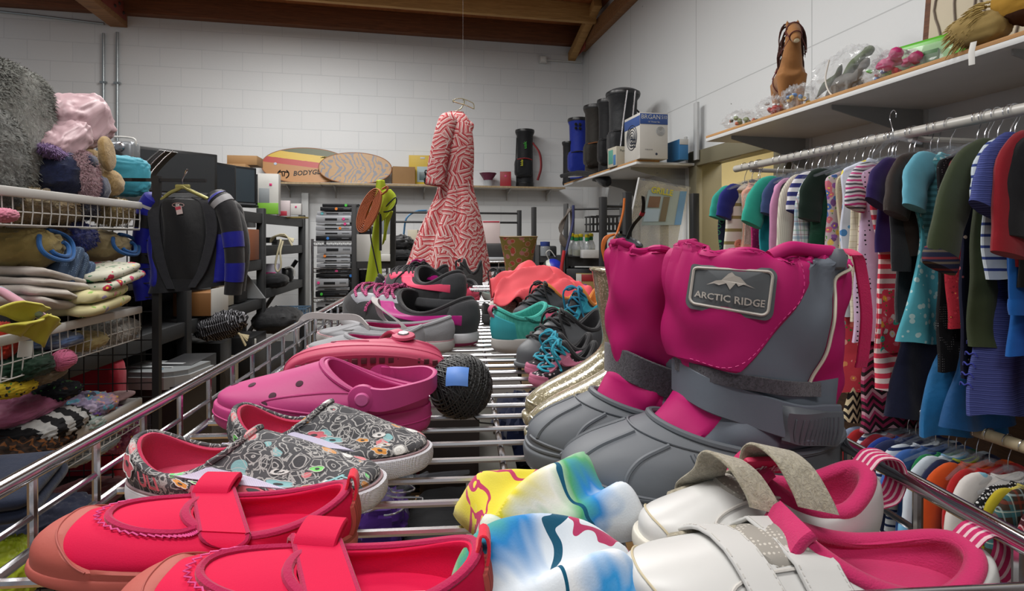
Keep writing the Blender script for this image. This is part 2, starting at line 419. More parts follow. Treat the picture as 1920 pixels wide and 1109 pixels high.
def timber(name, a, b, sc=(1, 14, 14), grain=3.):
    t = NT(name); co = t.co(scale=sc); n = t.noise(co, grain, 6, .6, 1.5)
    t.bump(n.outputs[0], .3, .004); return t.fin(t.ramp(n.outputs[0], [(.3, h2(a)), (.7, h2(b))]), .75)
M_beam = timber('rough_beam', '6f4a2c', 'a07244'); M_beam2 = timber('pale_beam', 'a07846', 'c49c60'); M_ply = timber('roof_ply', '8f5430', 'b0703f', (3, 1, 1), 2)
M_dark = timber('dark_beam', '56341f', '7c4c2e')
def floor_mat():
    t = NT('wood_floor'); co = t.co(rot=(0, 0, R(3))); s = t.sep(co)
    br = t.n('ShaderNodeTexBrick', {'Vector': co, 'Color1': (*h2('a07c4c'), 1), 'Color2': (*h2('86663c'), 1), 'Mortar': (*h2('3d2c18'), 1), 'Scale': 1., 'Mortar Size': .002, 'Brick Width': 1.2, 'Row Height': .09})
    n = t.noise(t.co(scale=(1, 18, 1)), 5, 5); return t.fin(t.mix(t.m_('MULTIPLY', n.outputs[0], .5), br.outputs[0], h2('5d4526')), .45)
M_floor = floor_mat(); RM = T(CORNER, WY)
def room():
    H = 3.82
    b = MB().box((-3.2, .1, H/2), (6.8, .2, H)); struct(b.build('wall_back', block_wall(), None)).matrix_world = RM
    # side wall with a doorway in it
    y0, y1 = -2.62, -3.68; zt = 2.0
    b = MB(); b.box((.1, y0/2+.1, 2.0), (.2, -y0+.2, 4.0)); b.box((.1, (y1-9.2)/2, 2.0), (.2, 9.2+y1, 4.0)); b.box((.1, (y0+y1)/2, (zt+4.0)/2), (.2, y0-y1, 4.0-zt))
    struct(b.build('wall_right', panel_wall())).matrix_world = RM
    # room beyond the doorway
    yel = plain('d6caa0', .7, nzs=40, nzb=.2)
    b = MB().box((1.3, -3.2, 1.3), (.1, 2.4, 2.6)).box((.75, -2.0, 1.3), (1.1, .1, 2.6)).box((.75, -4.4, 1.3), (1.1, .1, 2.6))
    struct(b.build('wall_beyond_door', yel)).matrix_world = RM
    b = MB(); fw = .11
    for yy in (y0-fw/2+.02, y1+fw/2-.02): b.box((-.012, yy, zt/2+.03), (.05, fw, zt+.06), bev=.004)
    b.box((-.012, (y0+y1)/2, zt-.0), (.05, y0-y1+fw-.04, fw), bev=.004)
    for yy in (y0-.012, y1+.012): b.box((.1, yy, zt/2), (.22, .024, zt))
    b.box((.1, (y0+y1)/2, zt-.012), (.22, y0-y1, .024))
    struct(b.build('trim_1', plain('6f6a55', .5))).matrix_world = RM
    struct(MB().box((-.015, -6.4, .68), (.03, 5.2, 1.36)).build('trim_2', timber('wainscot', '2e2018', '4a3424', (1, 3, 16)))).matrix_world = RM
    struct(MB().box((-2.5, -3.6, -.05), (9.5, 10.5, .1)).build('floor', M_floor)).matrix_world = RM
    struct(MB().box((-2.9, -4.3, H+.12), (6.6, 9.4, .04)).build('ceiling', M_ply)).matrix_world = RM
    # timbers under the roof
    tb = []
    def beam(nm, c, s, m, lab):
        o = MB().box(c, s, bev=.006).build(nm, m); o.matrix_world = RM; tag(o, lab, 'roof beam'); return o
    beam('roof_ledger', (-3.2, -.055, 3.90-.09), (6.7, .11, .22), M_dark, 'dark brown ledger timber along the top of the block wall')
    beam('roof_purlin', (-1.95, -.72, H-.0), (3.70, .06, .20), M_beam2, 'long tan roof purlin running parallel to the block wall')
    beam('roof_purlin', (-1.95, -1.55, H+.0), (3.70, .09, .18), M_dark, 'darker purlin at the top edge, in front of the tan one')
    rf = empty('roof_rafter', M=RM, label='brown rafter lying along the top of the plain side wall', cat='roof beam')
    MB().box((-.04, -3.2, 3.58+.12), (.08, 6.2, .16), bev=.004).build('rafter', M_beam, rf)
    MB().box((-.085, -.18, 3.64), (.006, .32, .12)).build('plate', plain('8e4034', .6), rf)
    br = MB().box((0, 0, 0), (.09, .09, 1.0), bev=.006); o = br.build('roof_brace', M_beam2); o.matrix_world = RM @ T((-.14, -.42, 3.72), 0, R(72)); tag(o, 'slanting tan brace rising from the corner of the walls', 'roof beam')
    gl = empty('roof_girder', M=RM, label='thick wooden girder end carrying a rust red bolted plate', cat='roof beam')
    MB().box((-4.98, -1.6, 3.73), (.16, 3.2, .3), bev=.006).build('girder', M_beam, gl)
    MB().box((-4.895, -.3, 3.72), (.008, .5, .17), bev=.002).build('plate', plain('7c382c', .7, nzs=60), gl)
    for i in range(5): MB().lathe([(0, .012), (.014, .01), (.018, 0)], 12).xf(T((-4.89, -.12-.09*i, 3.69+.06*(i % 2)), 0, 0, R(90))).build('bolt', plain('2f2422', .5), gl)
    # pipes and box on the block wall
    gal = plain('9fa6a8', .35, .8)
    def pipe(u, lab, z0=1.9, z1=3.55, r=.0135):
        p = BW(u, 0, .03); m = MB().tube([p+V((0, 0, z0)), p+V((0, 0, (z0+z1)/2)), p+V((0, 0, z1))], r, 12)
        for z in (2.3, 3.0): m.box(p+V((0, 0, z)), (.06, .03, .02))
        tag(m.build('wall_conduit', gal), lab, 'pipe')
    pipe(194, 'dull conduit, the outer of two upright pipes on the block wall', 1.6, 3.5)
    pipe(220, 'shiny conduit that meets the girder end', 1.6, 3.52)
    o = MB().tube([BW(-40, 3.66, .02), BW(60, 3.64, .02), BW(195, 3.6, .02)], .011, 10).build('wall_conduit', gal); tag(o, 'thin level conduit high on the block wall', 'pipe')
    e = empty('junction_box', BW(1018, zat(111, 6.75), .03), WY, 'white junction box high on the block wall beside the corner', 'electrical box')
    MB().box((0, 0, 0), (.085, .05, .085), bev=.004).build('box', plain('c4c6c4', .5), e); MB().box((0, -.027, 0), (.06, .006, .06), bev=.002).build('cover', plain('dedfdc', .5), e)
    p = BW(1018, zat(111, 6.75), .03); q = BW(1090, zat(116, 6.85), .03)
    tag(MB().tube([p+WX*.043, (p+q)/2, q], .009, 8).build('wall_conduit', plain('c4c6c4', .5)), 'short level pipe from the junction box to the corner', 'pipe')
    # grey band under the back shelf is left to natural shade, not modelled
    # column in the far corner behind the disc players
    p = BW(573, 0, .12); o = MB().box((0, 0, .95), (.07, .1, 1.9), bev=.004).build('wall_post', plain('9a9c9c', .5)); o.location = p; o.rotation_euler = (0, 0, WY); tag(o, 'pale grey upright post beside the stack of disc players', 'post')
room()
def sign():
    p = WA(2.25, 3.87, zat(271, 3.87)); e = empty('wall_sign', WR(-.004, (p-CORNER).dot(WYV), p.z), WY-pi/2, 'small white sign with black capitals above the doorway', 'sign')
    MB().box((0, 0, 0), (.25, .005, .2), bev=.001).build('board', plain('d7dadd', .4), e)
    k = plain('222426', .6); fm = face_map((0, -.003, 0), (1, 0, 0), (0, 0, 1), .0008)
    text_on('OF THE LAW', .032, lambda x, y: fm(x, y-.055)).build('lettering', k, e)
    text_on('TO THE FULLEST EXTENT', .02, lambda x, y: fm(x, y-.015)).build('lettering', k, e)
sign()
def lights():
    def area(loc, sx, sy, pw, col=(1, .98, .95), rot=(0, 0, 0)):
        l = bpy.data.lights.new('unseen_lamp', 'AREA'); l.shape = 'RECTANGLE'; l.size = sx; l.size_y = sy; l.energy = pw; l.color = col
        o = bpy.data.objects.new('unseen_lamp', l); COL.objects.link(o); o.location = loc; o.rotation_euler = rot; return o
    area((-.9, .3, 3.6), 1.3, .6, 62); area((.3, -1.6, 3.6), 1.3, .6, 50); area((-1.2, 3.4, 3.6), 1.3, .5, 60); area((-.3, 2.6, 3.6), 1.3, .5, 40); area((-3.2, 1.5, 3.6), 1.3, .4, 50); area((-1.8, 4.6, 3.64), 1.6, .4, 55); area((2.25, 3.6, 2.45), .5, .5, 26, (1, .93, .8))  # unseen lamps; the final pair added to brighten the back wall and doorway room
    w = bpy.data.worlds.new('w'); scn.world = w; w.use_nodes = True; bg = w.node_tree.nodes['Background']; bg.inputs[0].default_value = (.86, .9, .95, 1); bg.inputs[1].default_value = .27
lights()
cam = bpy.data.cameras.new('camera'); co = bpy.data.objects.new('camera', cam); COL.objects.link(co); co.location = EYE; co.rotation_euler = (R(90), 0, 0)
cam.lens = 36*F/1920; cam.sensor_width = 36; cam.shift_y = -(554.5-CV)/1920; cam.clip_start = .01; scn.camera = co
scn.view_settings.view_transform = 'Standard'; scn.view_settings.look = 'None'; scn.view_settings.gamma = 1; scn.view_settings.exposure = -.06
# ================================================================ wire carts that carry the shoes
M_chr = chrome('c9c9cd', .15)
M_chr2 = chrome('b4b4b8', .22)
M_wire = chrome('dcdce0', .25)
W2 = .27
def cart(y0, y1, label, group=None, sp=.0397, detail=True):
    e = empty('display_cart', M=CM @ T((0, (y0+y1)/2, -1.38)), label=label, cat='wire cart', group=group)
    inv = T((0, -(y0+y1)/2, 1.38))
    def bl(mb, nm, m=M_chr): return mb.xf(inv).build(nm, m, e)
    r = .0038; RZ = -.15
    # rounded top rim
    c = .03; pts = []
    for cx, cy, a0 in ((W2-c, y1-c, 0), (-W2+c, y1-c, 90), (-W2+c, y0+c, 180), (W2-c, y0+c, 270)):
        for k in range(7): a = R(a0+15*k); pts.append(V((cx+c*math.cos(a), cy+c*math.sin(a), RZ)))
    full = []
    for i in range(len(pts)):
        full.append(pts[i]); q = pts[(i+1) % len(pts)]
        if (q-pts[i]).length > .1:
            for t in (.02, .5, .98): full.append(pts[i].lerp(q, t))
    bl(MB().tube(full, .0052, 12, True), 'top_rim')
    y = y0+.012
    while y < y1-.005:                                  # shelf wires, across
        bl(MB().tube([(-W2, y, SH), (0, y, SH-.0006), (W2, y, SH)], .0028, 8), 'shelf_wire', M_wire); y += sp
    b = MB()
    for x in (-.115, .035, .18): b.tube([(x, y0, SH-.006), (x, (y0+y1)/2, SH-.0065), (x, y1, SH-.006)], .0032, 8)
    for x in (-W2, W2): b.tube([(x, y0, SH), (x, (y0+y1)/2, SH), (x, y1, SH)], .0035, 8); 
    for x in (-W2, W2): b.tube([(x, y0, SH+.022), (x, (y0+y1)/2, SH+.022), (x, y1, SH+.022)], .0022, 8)
    b.tube([(-W2, y1, SH+.02), (0, y1, SH+.02), (W2, y1, SH+.02)], .003, 8)
    b.tube([(-W2, y0, SH+.0), (0, y0, SH+.0), (W2, y0, SH+.0)], .003, 8)
    bl(b, 'frame_wires', M_chr2)
    y = y0+.04
    while y < y1-.02:
        for x in (-W2, W2): bl(MB().tube([(x, y, RZ), (x, y, (SH+RZ)/2), (x, y, SH-.004)], .0028, 8), 'side_wire')
        y += .0628
    x = -W2+.05
    while x < W2-.02: bl(MB().tube([(x, y1, RZ), (x, y1, SH)], .0024, 6), 'end_wire'); x += .08
    for x in (-W2, W2):
        for y in (y0+.01, y1-.01):
            bl(MB().tube([(x, y, RZ-.004), (x, y, -.8), (x, y, -1.32)], .009, 12), 'leg'); bl(MB().lathe([(0, -.02), (.022, -.02), (.025, 0), (.022, .02), (0, .02)], 20, M=Matrix.Rotation(R(90), 4, 'Y')).xf(T((x, y, -1.355))), 'caster', plain('26272a', .5))
    bl(MB().box((0, (y0+y1)/2, -.72), (W2*2, y1-y0, .006)).box((0, y0+.02, -.72), (W2*2, .02, .02)).box((0, y1-.02, -.72), (W2*2, .02, .02)), 'lower_shelf', plain('4a4542', .7))
    return e
cart(.218, 1.52, 'long chrome wire cart heaped with pairs of shoes and boots')
cart(1.6, 3.0, 'second chrome wire cart standing end to end beyond the first one, under the dress')
# ================================================================ footwear on the cart
TOP = SH+.003
def foot(uh, vh, ut, vt, z=TOP, rx=0, ry=0):
    p = on_shelf(uh, vh, z); q = on_shelf(ut, vt, z); d = q-p
    return CM @ T(p, math.atan2(d.y, d.x), rx, ry), d.length
def low(L, w, hs, hh, hm, ht, xr, wr, toe, xh=.03, rx=.0):
    sole = [(.05*L, .95*L, w*.86, 0, 0, .006, .06), (.0*L, 1.*L, w*1., hs*.35, hs*.35, hs*.5+.003, .08), (-.003*L, 1.0*L, w*1.0, hs*.9, hs*.9, hs*1.15, .08), (.012*L, .985*L, w*.93, hs, hs, hs*1.2, .08)]
    up = [(.012*L, .982*L, w*.93, hs*.85, hs*.85, hs*1.1, .08), (-.006*L, .965*L, w*.97, lerp(hs, hh, .35), lerp(hs, hm, .4), lerp(hs, toe, .62), .05),
          (-.002*L, .86*L, w*.9, lerp(hs, hh, .68), lerp(hs, hm, .74), toe, .02), (.01*L, lerp(.86, xr, .55)*L, lerp(w*.9, wr, .6), lerp(hs, hh, .88), lerp(hs, hm, .92), lerp(toe, ht, .62), 0), (xh*L, xr*L, wr, hh, hm, ht, 0)]
    return Shell(sole), Shell(up)
def mapper(S, a0, k0, off=.001, th=0.):
    e = .004; da = (S.at(a0+e, k0)-S.at(a0-e, k0)).length/(2*e); dk = (S.at(a0, min(k0+.02, S.K))-S.at(a0, k0-.02)).length/(min(k0+.02, S.K)-k0+.02)
    c, s_ = math.cos(th), math.sin(th)
    return lambda x, y, o=None: S.at(a0+(x*c-y*s_)/da, clamp(k0+S.sg*(x*s_+y*c)/dk, 0, S.K), off if o is None else o)
def inner(S, L, depth, shr=.004, floor=.012):
    xh, xt, w, zh, zm, zt = S.r[-1][:6]
    return Shell([(xh, xt, w, zh, zm, zt), (xh+shr, xt-shr, w-shr, zh-.001, zm-.001, zt-.002), (xh+shr*.6, xt+.03*L, w-shr*.6, lerp(zh, floor, .5), lerp(zm, floor, .5), lerp(zt, floor, .6)), (xh+shr, xt+.12*L, w-shr*.8, floor, floor, floor)])
def girth(U, x0, slope=0., off=.002, n=26, lo=.6):
    """points of the upper's outline in the cross-section x = x0 (+slope*y), from -y over the top to +y"""
    out = []
    for sg in (-1, 1):
        side = []
        for i in range(n):
            k = lerp(lo, U.K, i/(n-1.)); f = lambda a: U.at(sg*a, k).x-(x0+slope*U.at(sg*a, k).y)
            if f(0) < 0: break
            a, b = 0., .5
            for _ in range(22):
                m = (a+b)/2
                if f(m) > 0: a = m
                else: b = m
            side.append(U.at(sg*a, k, off))
        out.append(side)
    pts = out[0]+out[1][::-1]; cl = [pts[0]]
    for p in pts[1:]:
        if (p-cl[-1]).length > .0012: cl.append(p)
    return cl
def shoe(name, M, S, U, m_sole, m_up, m_lin, label, group=None, cat='shoe', rim=None, rim_r=.0022, floor=None, depth=0, L=.18):
    e = empty(name, M=M, label=label, cat=cat, group=group)
    S.mesh(cap0=True, cap1=True, na=64).build('sole', m_sole, e); U.mesh(na=64, nk=26).build('upper', m_up, e)
    I = inner(U, L, 0, floor=floor or .014); I.mesh(na=48, nk=14, cap1=True, flip=True).build('lining', m_lin, e)
    if rim: U.ring(U.K, rim_r).build('collar', rim, e)
    return e
# ---- coral neoprene water shoes
neo = fab('c4063e', 1400, .12, .8, .05, wr=12, sheen=0); cap_m = plain('a54f45', .65, nzs=300, nzb=.08); bind = fab('a31146', 900, .25)
cap_rib = stripes('ribbed_rubber', ['a84c44', '8a3b36'], .0022, 1)
def water_shoe(M, L, label, turn, hh=.040):
    w = .2*L
    S, U = low(L, w, .012, hh, .028, .035, .54, .15*L, .033)
    e = empty('water_shoe', M=M, label=label, cat='shoe', group='coral water shoes')
    S.mesh(cap0=True, cap1=True, na=72).build('sole', cap_m, e); U.mesh(na=72, nk=30).build('upper', neo, e)
    inner(U, L, 0, floor=.016).mesh(na=48, nk=14, cap1=True, flip=True).build('lining', neo, e)
    # moulded toe cap, wrapping over the toe, and band round the foot
    U.patch(lambda p, q: (lerp(-.17, .17, p), lerp(.0, .55+1.45*math.cos((p-.5)*pi)**1.1, q)), 40, 14, .0022, .0022).build('toe_cap', cap_m, e)
    U.patch(lambda p, q: (lerp(.15, .85, p), lerp(0, .5+.4*abs(p-.5), q)), 40, 6, .0016, .0016).build('side_band', cap_m, e)
    U.line([(-.16, .62), (-.1, 1.35), (0, 1.75), (.1, 1.35), (.16, .62)], .0006, .0024, 40).build('toe_groove', plain('9c4a42', .7), e)
    U.patch(lambda p, q: (lerp(.46, .54, p), lerp(.3, 3.1-1.6*abs(p-.5), q)), 10, 16, .0018, .0018).build('heel_guard', cap_rib, e)
    U.ring(U.K, .0028, flat=.7).build('collar', bind, e)
    # keyhole over the instep with a stitched edge
    k = [(-.13, 3.9), (-.14, 3.3), (-.1, 2.75), (0, 2.5), (.1, 2.75), (.14, 3.3), (.13, 3.9)]
    U.line(k, .0022, .0006, 44).build('instep_binding', bind, e)
    zig = []
    for i in range(90):
        a, kk = crv(k, 6*i/89.); zig.append(U.at(a*(1.12+.1*(i % 2)), kk-.12-.1*(i % 2)*(1-abs(a)*4), .0016))
    MB().tube(zig, .0005, 5).build('zigzag_stitch', plain('d64a8e', .6), e)
    # strap over the instep, its end turned back on itself
    sg = turn
    g0 = girth(U, .45*L, -.5, .003, lo=1.1); g0 = g0[:int(len(g0)*.86)]; pt = smooth(g0, 30); ws = [V((.0135*math.sqrt(max(.04, 1-max(0, (i-22)/7.)**2.2)), -.003, 0)) for i in range(30)]
    st = MB().ribbon(pt, ws, .0036).build('strap', neo, e)
    for s_ in (-1, 1): MB().tube([p+w_*s_*.97+V((0, 0, .0005)) for p, w_ in zip(pt, ws)], .0016, 6).build('strap_binding', bind, st)
    # end loop, curled upward
    c = pt[15]; lp = [c+V((-.002*math.sin(t/2), -.005-.012*math.sin(t), -.001+.0036-.0036*math.cos(t))) for t in [i*2*pi/16*.92 for i in range(17)]]
    MB().ribbon(lp, V((.0115, -.002, 0)), .003).build('strap_loop', neo, e)
    # pull tab
    h = U.at(.5, U.K); tb = [h+V((.002, 0, -.004)), h+V((-.001, 0, .004)), h+V((-.002, 0, .009)), h+V((-.005, 0, .008)), h+V((-.006, 0, .001)), h+V((-.005, 0, -.006))]
    MB().ribbon(smooth(tb, 14), V((0, .006, 0)), .0016).build('pull_tab', fab('e0273f'), e)
    return e, U
M, L = foot(668, 1036, 66, 1080)
water_shoe(M, L, 'coral red neoprene water shoe lying whole in view beside the patterned slip-ons', 1)
M, L = foot(915, 1180, 222, 1196, z=TOP)
e_, U_ = water_shoe(M, L, 'coral red water shoe at the very cart edge, collar open beside the fleece hat', 1)
MB().box(U_.at(.33, 4, -.004)+V((0, -.004, -.006)), (.022, .0008, .013), rot=Matrix.Rotation(R(10), 3, 'X')).build('size_label', plain('cfc4bd', .7), e_)
# ---- slip-ons with a doodle print
def doodle():
    t = NT('doodle_print'); co = t.co(); n1 = t.noise(co, 70, 2)
    cw = t.n('ShaderNodeVectorMath', {0: co, 1: t.n('ShaderNodeVectorMath', {0: n1.outputs['Color'], 1: (.009,)*3}, operation='MULTIPLY').outputs[0]}, operation='ADD').outputs[0]
    va = t.vor(cw, 85); da = va.outputs['Distance']; rnd = t.sep(va.outputs['Color'])
    ve = t.vor(cw, 85, 'DISTANCE_TO_EDGE').outputs['Distance']
    vb = t.vor(cw, 190, 'DISTANCE_TO_EDGE').outputs['Distance']; vc = t.vor(cw, 190)
    ln = t.m_('LESS_THAN', t.m_('ABSOLUTE', t.m_('SUBTRACT', ve, .12)), .022)
    rg = t.m_('LESS_THAN', t.m_('ABSOLUTE', t.m_('SUBTRACT', t.m_('FRACT', t.m_('MULTIPLY', da, 3.2)), .5)), .09)
    fine = t.m_('MULTIPLY', t.m_('LESS_THAN', vb, .045), t.m_('GREATER_THAN', rnd[1], .6))
    g = t.mix(t.noise(co, 40, 3).outputs[0], h2('404043'), h2('5e5e61'))
    fill = t.ramp(rnd[0], [(0, h2('47474a')), (.42, h2('c9767c')), (.5, h2('47474a')), (.6, h2('7fa9ac')), (.68, h2('47474a')), (.78, h2('d9d9d6')), (.82, h2('c9915a')), (.86, h2('454548')), (.93, h2('6fc57a'))], True)
    col = t.mix(t.m_('LESS_THAN', da, .42), g, fill)
    allo = t.m_('MAXIMUM', ln, t.m_('MAXIMUM', t.m_('MULTIPLY', rg, t.m_('GREATER_THAN', rnd[2], .45)), fine))
    col = t.mix(t.m_('MULTIPLY', allo, .8), col, h2('b2b0ae'))
    t.bump(t.noise(co, 900, 2).outputs[0], .2, .002); return t.fin(col, .9, spec=.2)
M_dood = doodle(); M_lin = fab('b52c50', 1200, .2); w_rub = plain('d4d4da', .5); M_gore = stripes('elastic', ['cfcbe0', 'c0bbd2'], .0012, 0)
def toe_rubber():
    t = NT('toe_rubber'); co = t.co(); s = t.sep(co)
    a = t.m_('MULTIPLY', t.m_('SINE', t.m_('MULTIPLY', t.m_('ADD', s[0], s[2]), 3000)), t.m_('SINE', t.m_('MULTIPLY', t.m_('ADD', s[1], t.m_('SUBTRACT', s[2], s[0])), 3000)))
    t.bump(a, .6, .001); return t.fin(h2('cfcfd6'), .5)
M_toer = toe_rubber(); M_fox = plain('8d7478', .7, var=.3); M_green = plain('79cf6e', .7); M_teal = plain('7fb0b4', .7); M_rose = plain('c5606c', .7); M_org = plain('cc8a3c', .7); M_lt = plain('c8c6c4', .7); M_dk = plain('3c3c3f', .8)
def flower(S, a0, k0, r, mb_fn, e, m, n=7, off=.0012, core=M_dk):
    f = mapper(S, a0, k0, off); c = MB(); vs = []
    N = n*8
    for i in range(N): t = 2*pi*i/N; q = r*(.72+.28*abs(math.cos(n*t/2))); vs.append(f(q*math.cos(t), q*math.sin(t)))
    c.add([f(0, 0)]+vs, [[0, 1+i, 1+(i+1) % N] for i in range(N)]); c.build('printed_flower', m, e)
    g = mapper(S, a0, k0, off+.0003); c = MB(); c.add([g(0, 0)]+[g(r*.3*math.cos(i*pi/6), r*.3*math.sin(i*pi/6)) for i in range(12)], [[0, 1+i, 1+(i+1) % 12] for i in range(12)]); c.build('printed_flower', core, e)
    MB().tube([f(r*(.8+.24*abs(math.cos(n*t/2)))*math.cos(t), r*(.8+.24*abs(math.cos(n*t/2)))*math.sin(t)) for t in [2*pi*i/N for i in range(N)]], .00035, 4, True).build('printed_flower', M_lt, e)
def slip_on(M, L, label, words, fl):
    w = .2*L; M = M @ Matrix.Diagonal((1, 1, .93, 1)); S, U = low(L, w, .021, .053, .034, .058, .50, .15*L, .037, xh=.035)
    # the tongue end stands up like a flap
    e = empty('slip_on_shoe', M=M, label=label, cat='shoe', group='doodle slip-on shoes')
    S.mesh(cap0=True, cap1=True, na=72).build('sole', w_rub, e); U.mesh(na=72, nk=30).build('upper', M_dood, e)
    inner(U, L, 0, floor=.022, shr=.005).mesh(na=48, nk=14, cap1=True, flip=True).build('lining', M_lin, e)
    S.patch(lambda p, q: (lerp(-.2, .2, p), lerp(.5, 2.2, q)), 48, 8, .0022, .002).build('toe_bumper', M_toer, e)
    S.line([(-.5+i/16., 2.55) for i in range(17)], .0012, .0002, 90).build('foxing_stripe', M_fox, e)
    U.ring(.12, .0016, .0006, 64).build('foxing_edge', w_rub, e)
    U.ring(U.K, .0026, flat=.8).build('collar', M_dood, e)
    # vamp panel, ends in a standing tongue edge
    U.patch(lambda p, q: (lerp(-.185, .185, p)*(1-.1*q), lerp(.5, 3.98, q)), 40, 30, .0016, .0016).build('vamp', M_dood, e)
    for s_ in (-1, 1):
        U.patch(lambda p, q: (s_*lerp(.155, .26, p)*(1-.0*q), lerp(1.1+2.2*p, 4.0, q)), 12, 14, .0030, .003).build('elastic_gore', M_gore, e)
        U.line([(s_*.158, 4), (s_*.166, 3), (s_*.182, 2.), (s_*.185, .5)], .0013, .0014, 26).build('vamp_seam', M_dood, e)
        U.line([(s_*.24, 3.9), (s_*.235, 3), (s_*.2, 2.1)], .0009, .0014, 26).build('quarter_seam', M_dood, e)
    U.line([(-.155, 4.), (-.08, 4.), (0, 4.), (.08, 4.), (.155, 4.)], .0024, .0022, 24).build('tongue_edge', M_dood, e)
    for st, sz, a, k, m, th in words: text_on(st, sz, mapper(U, a, k, .0021, th), bold=.0004).build('printed_word', m, e)
    for a, k, r, m, n in fl: flower(U, a, k, r, None, e, m, n, .0020)
    return e
M, L = foot(250, 940, 716, 962)
slip_on(M, L, 'grey doodle print slip-on shoe with SWEET on the toe, in front of its mate',
        [('SWEET', .0085, .905, 1.35, M_teal, .1), ('GIA', .013, .86, 1.1, M_green, .1), ('S', .013, .80, 3.2, M_rose, .4), ('S', .012, .785, 2.6, M_rose, .3), ('ULI', .013, .65, 1.4, M_rose, 0), ('G', .012, .88, 2.5, M_lt, .3)],
        [(.80, 1.5, .0135, M_rose, 6), (.845, 1.95, .0085, M_teal, 5), (.60, 2.2, .007, M_rose, 5), (.74, 2.3, .004, M_green, 3), (.93, 2.2, .004, M_green, 3), (.87, 1.35, .004, M_org, 2), (.71, 1.9, .005, M_org, 5)])
M, L = foot(436, 868, 803, 893)
slip_on(M, L, 'grey doodle print slip-on shoe with a heart print, tucked against the magenta clog',
        [('VE', .0095, .66, 1.7, M_teal, 0), ('K', .012, .82, 3.3, M_rose, .2), ('GIRL', .006, .9, 1.6, M_lt, .1), ('ROCK', .006, .70, 2.6, M_lt, 0)],
        [(.845, 3.1, .0075, M_rose, 6), (.85, 2.55, .0065, M_teal, 5), (.89, 2.2, .004, M_org, 5), (.905, 1.6, .0035, M_org, 5), (.88, 1.2, .005, M_org, 5), (.935, 2.2, .004, M_lt, 2), (.73, 1.4, .005, M_rose, 6), (.62, 1.3, .004, M_green, 3), (.76, 1., .003, M_green, 2)])
# ---- foam clogs
def clog(M, L, hexc, label, rivet_m, tread=False, group='pink foam clogs', strap_up=False):
    m = plain(hexc, .55, nzs=250, nzb=.06, var=.05); w = .21*L
    S = Shell([(.05*L, .95*L, w*.84, 0, 0, .012, .1), (0, .99*L, w*.97, .005, .004, .016, .12), (-.01*L, 1.0*L, w*1.03, .017, .015, .028, .12), (-.008*L, .998*L, w*1.02, .029, .026, .036, .12), (.005*L, .985*L, w*.97, .031, .028, .038, .12)])
    U = Shell([(.005*L, .985*L, w*.96, .028, .026, .034, .12), (.0*L, .97*L, w*1.0, .034, .034, .046, .1), (.0*L, .88*L, w*.97, .038, .042, .054, .06), (.008*L, .68*L, w*.88, .040, .047, .066, 0), (.018*L, .5*L, w*.8, .042, .049, .078, 0)])
    e = empty('foam_clog', M=M, label=label, cat='shoe', group=group)
    S.mesh(cap0=True, cap1=True, na=72).build('sole', m, e); U.mesh(na=72, nk=30).build('upper', m, e)
    inner(U, L, 0, floor=.022, shr=.006).mesh(na=56, nk=14, cap1=True, flip=True).build('lining', m, e)
    U.ring(U.K, .0028).build('collar', m, e)
    U.line([(-.25, .9), (-.16, 1.5), (-.19, 2.9), (-.22, 3.8)], .0012, 0, 30).build('side_ridge', m, e); U.line([(.25, .9), (.16, 1.5), (.19, 2.9), (.22, 3.8)], .0012, 0, 30).build('side_ridge', m, e)
    S.line([(-.5+i/16., 2.0) for i in range(17)], .0008, .0002, 90).build('sole_ridge', m, e)
    hole = plain('3d1228', .8)
    for a, k in ((-.15, 2.2), (-.17, 1.35), (.15, 2.2), (.17, 1.35), (0, 1.7), (-.06, 2.3), (.06, 2.3), (.125, 3.1), (-.125, 3.1)):
        c = U.at(a, k, .0001); n = U.nrm(a, k); q = n.to_track_quat('Z', 'Y').to_matrix().to_4x4()
        MB().lathe([(0, .0005), (.0030, .0005), (.0036, .0003), (.0037, 0)], 16).xf(Matrix.Translation(c) @ q).build('vent_hole', hole, e)
    # heel strap pivoting on two studs
    pv = [U.at(s_*.27, 3.45, .004) for s_ in (-1, 1)]
    if strap_up:
        pt = [pv[0], pv[0]+V((.012, -.002, .018)), V((.40*L, 0, .10)), pv[1]+V((.012, .002, .018)), pv[1]]
        ws = [V((.0, 0, .006))]*26; pt = smooth(pt, 26); ws = [V((-.006, 0, .0035))]*26
    else:
        pt = smooth([pv[0], V((.17*L, -w*.98, .047)), V((.05*L, -w*.80, .052)), V((-.01*L, -w*.45, .054)), V((-.028*L, 0, .055)), V((-.01*L, w*.45, .054)), V((.05*L, w*.8, .052)), V((.17*L, w*.98, .047)), pv[1]], 48)
        ws = [V((0, 0, .0105+.002*math.cos(2*pi*i/47))) for i in range(48)]
    hs_ = MB().ribbon(pt, ws, .0045).build('heel_strap', m, e)
    for s_, p in zip((-1, 1), pv):
        MB().lathe([(0, .0055), (.008, .005), (.0135, .0035), (.0145, 0), (0, -.001)], 24, p, Matrix.Rotation(-s_*R(90), 3, 'X')).build('strap_hinge', m, hs_)
        MB().lathe([(0, .0072), (.0058, .007), (.0072, .005), (.0072, .004)], 24, p, Matrix.Rotation(-s_*R(90), 3, 'X')).build('stud', rivet_m, hs_)
    if tread:
        dk = plain('5e2a32', .8); tr = plain('a8434e', .7)
        for i in range(16):
            for s_ in (-1, 0, 1):
                x = L*(.08+.055*i); hw = w*.8*math.sin(clamp(.1+.85*i/16)*pi)**.35
                if s_ == 0: MB().box((x, 0, .0002+max(0, i-11)*.0012), (.0035, hw*.9, .0022)).build('tread_bar', dk, e)
                else: MB().box((x, s_*hw*.78, .0006+max(0, i-11)*.0014), (.0062, .0075, .0032), bev=.0006).build('tread_lug', dk, e)
    return e
M, L = foot(804, 806, 408, 808)
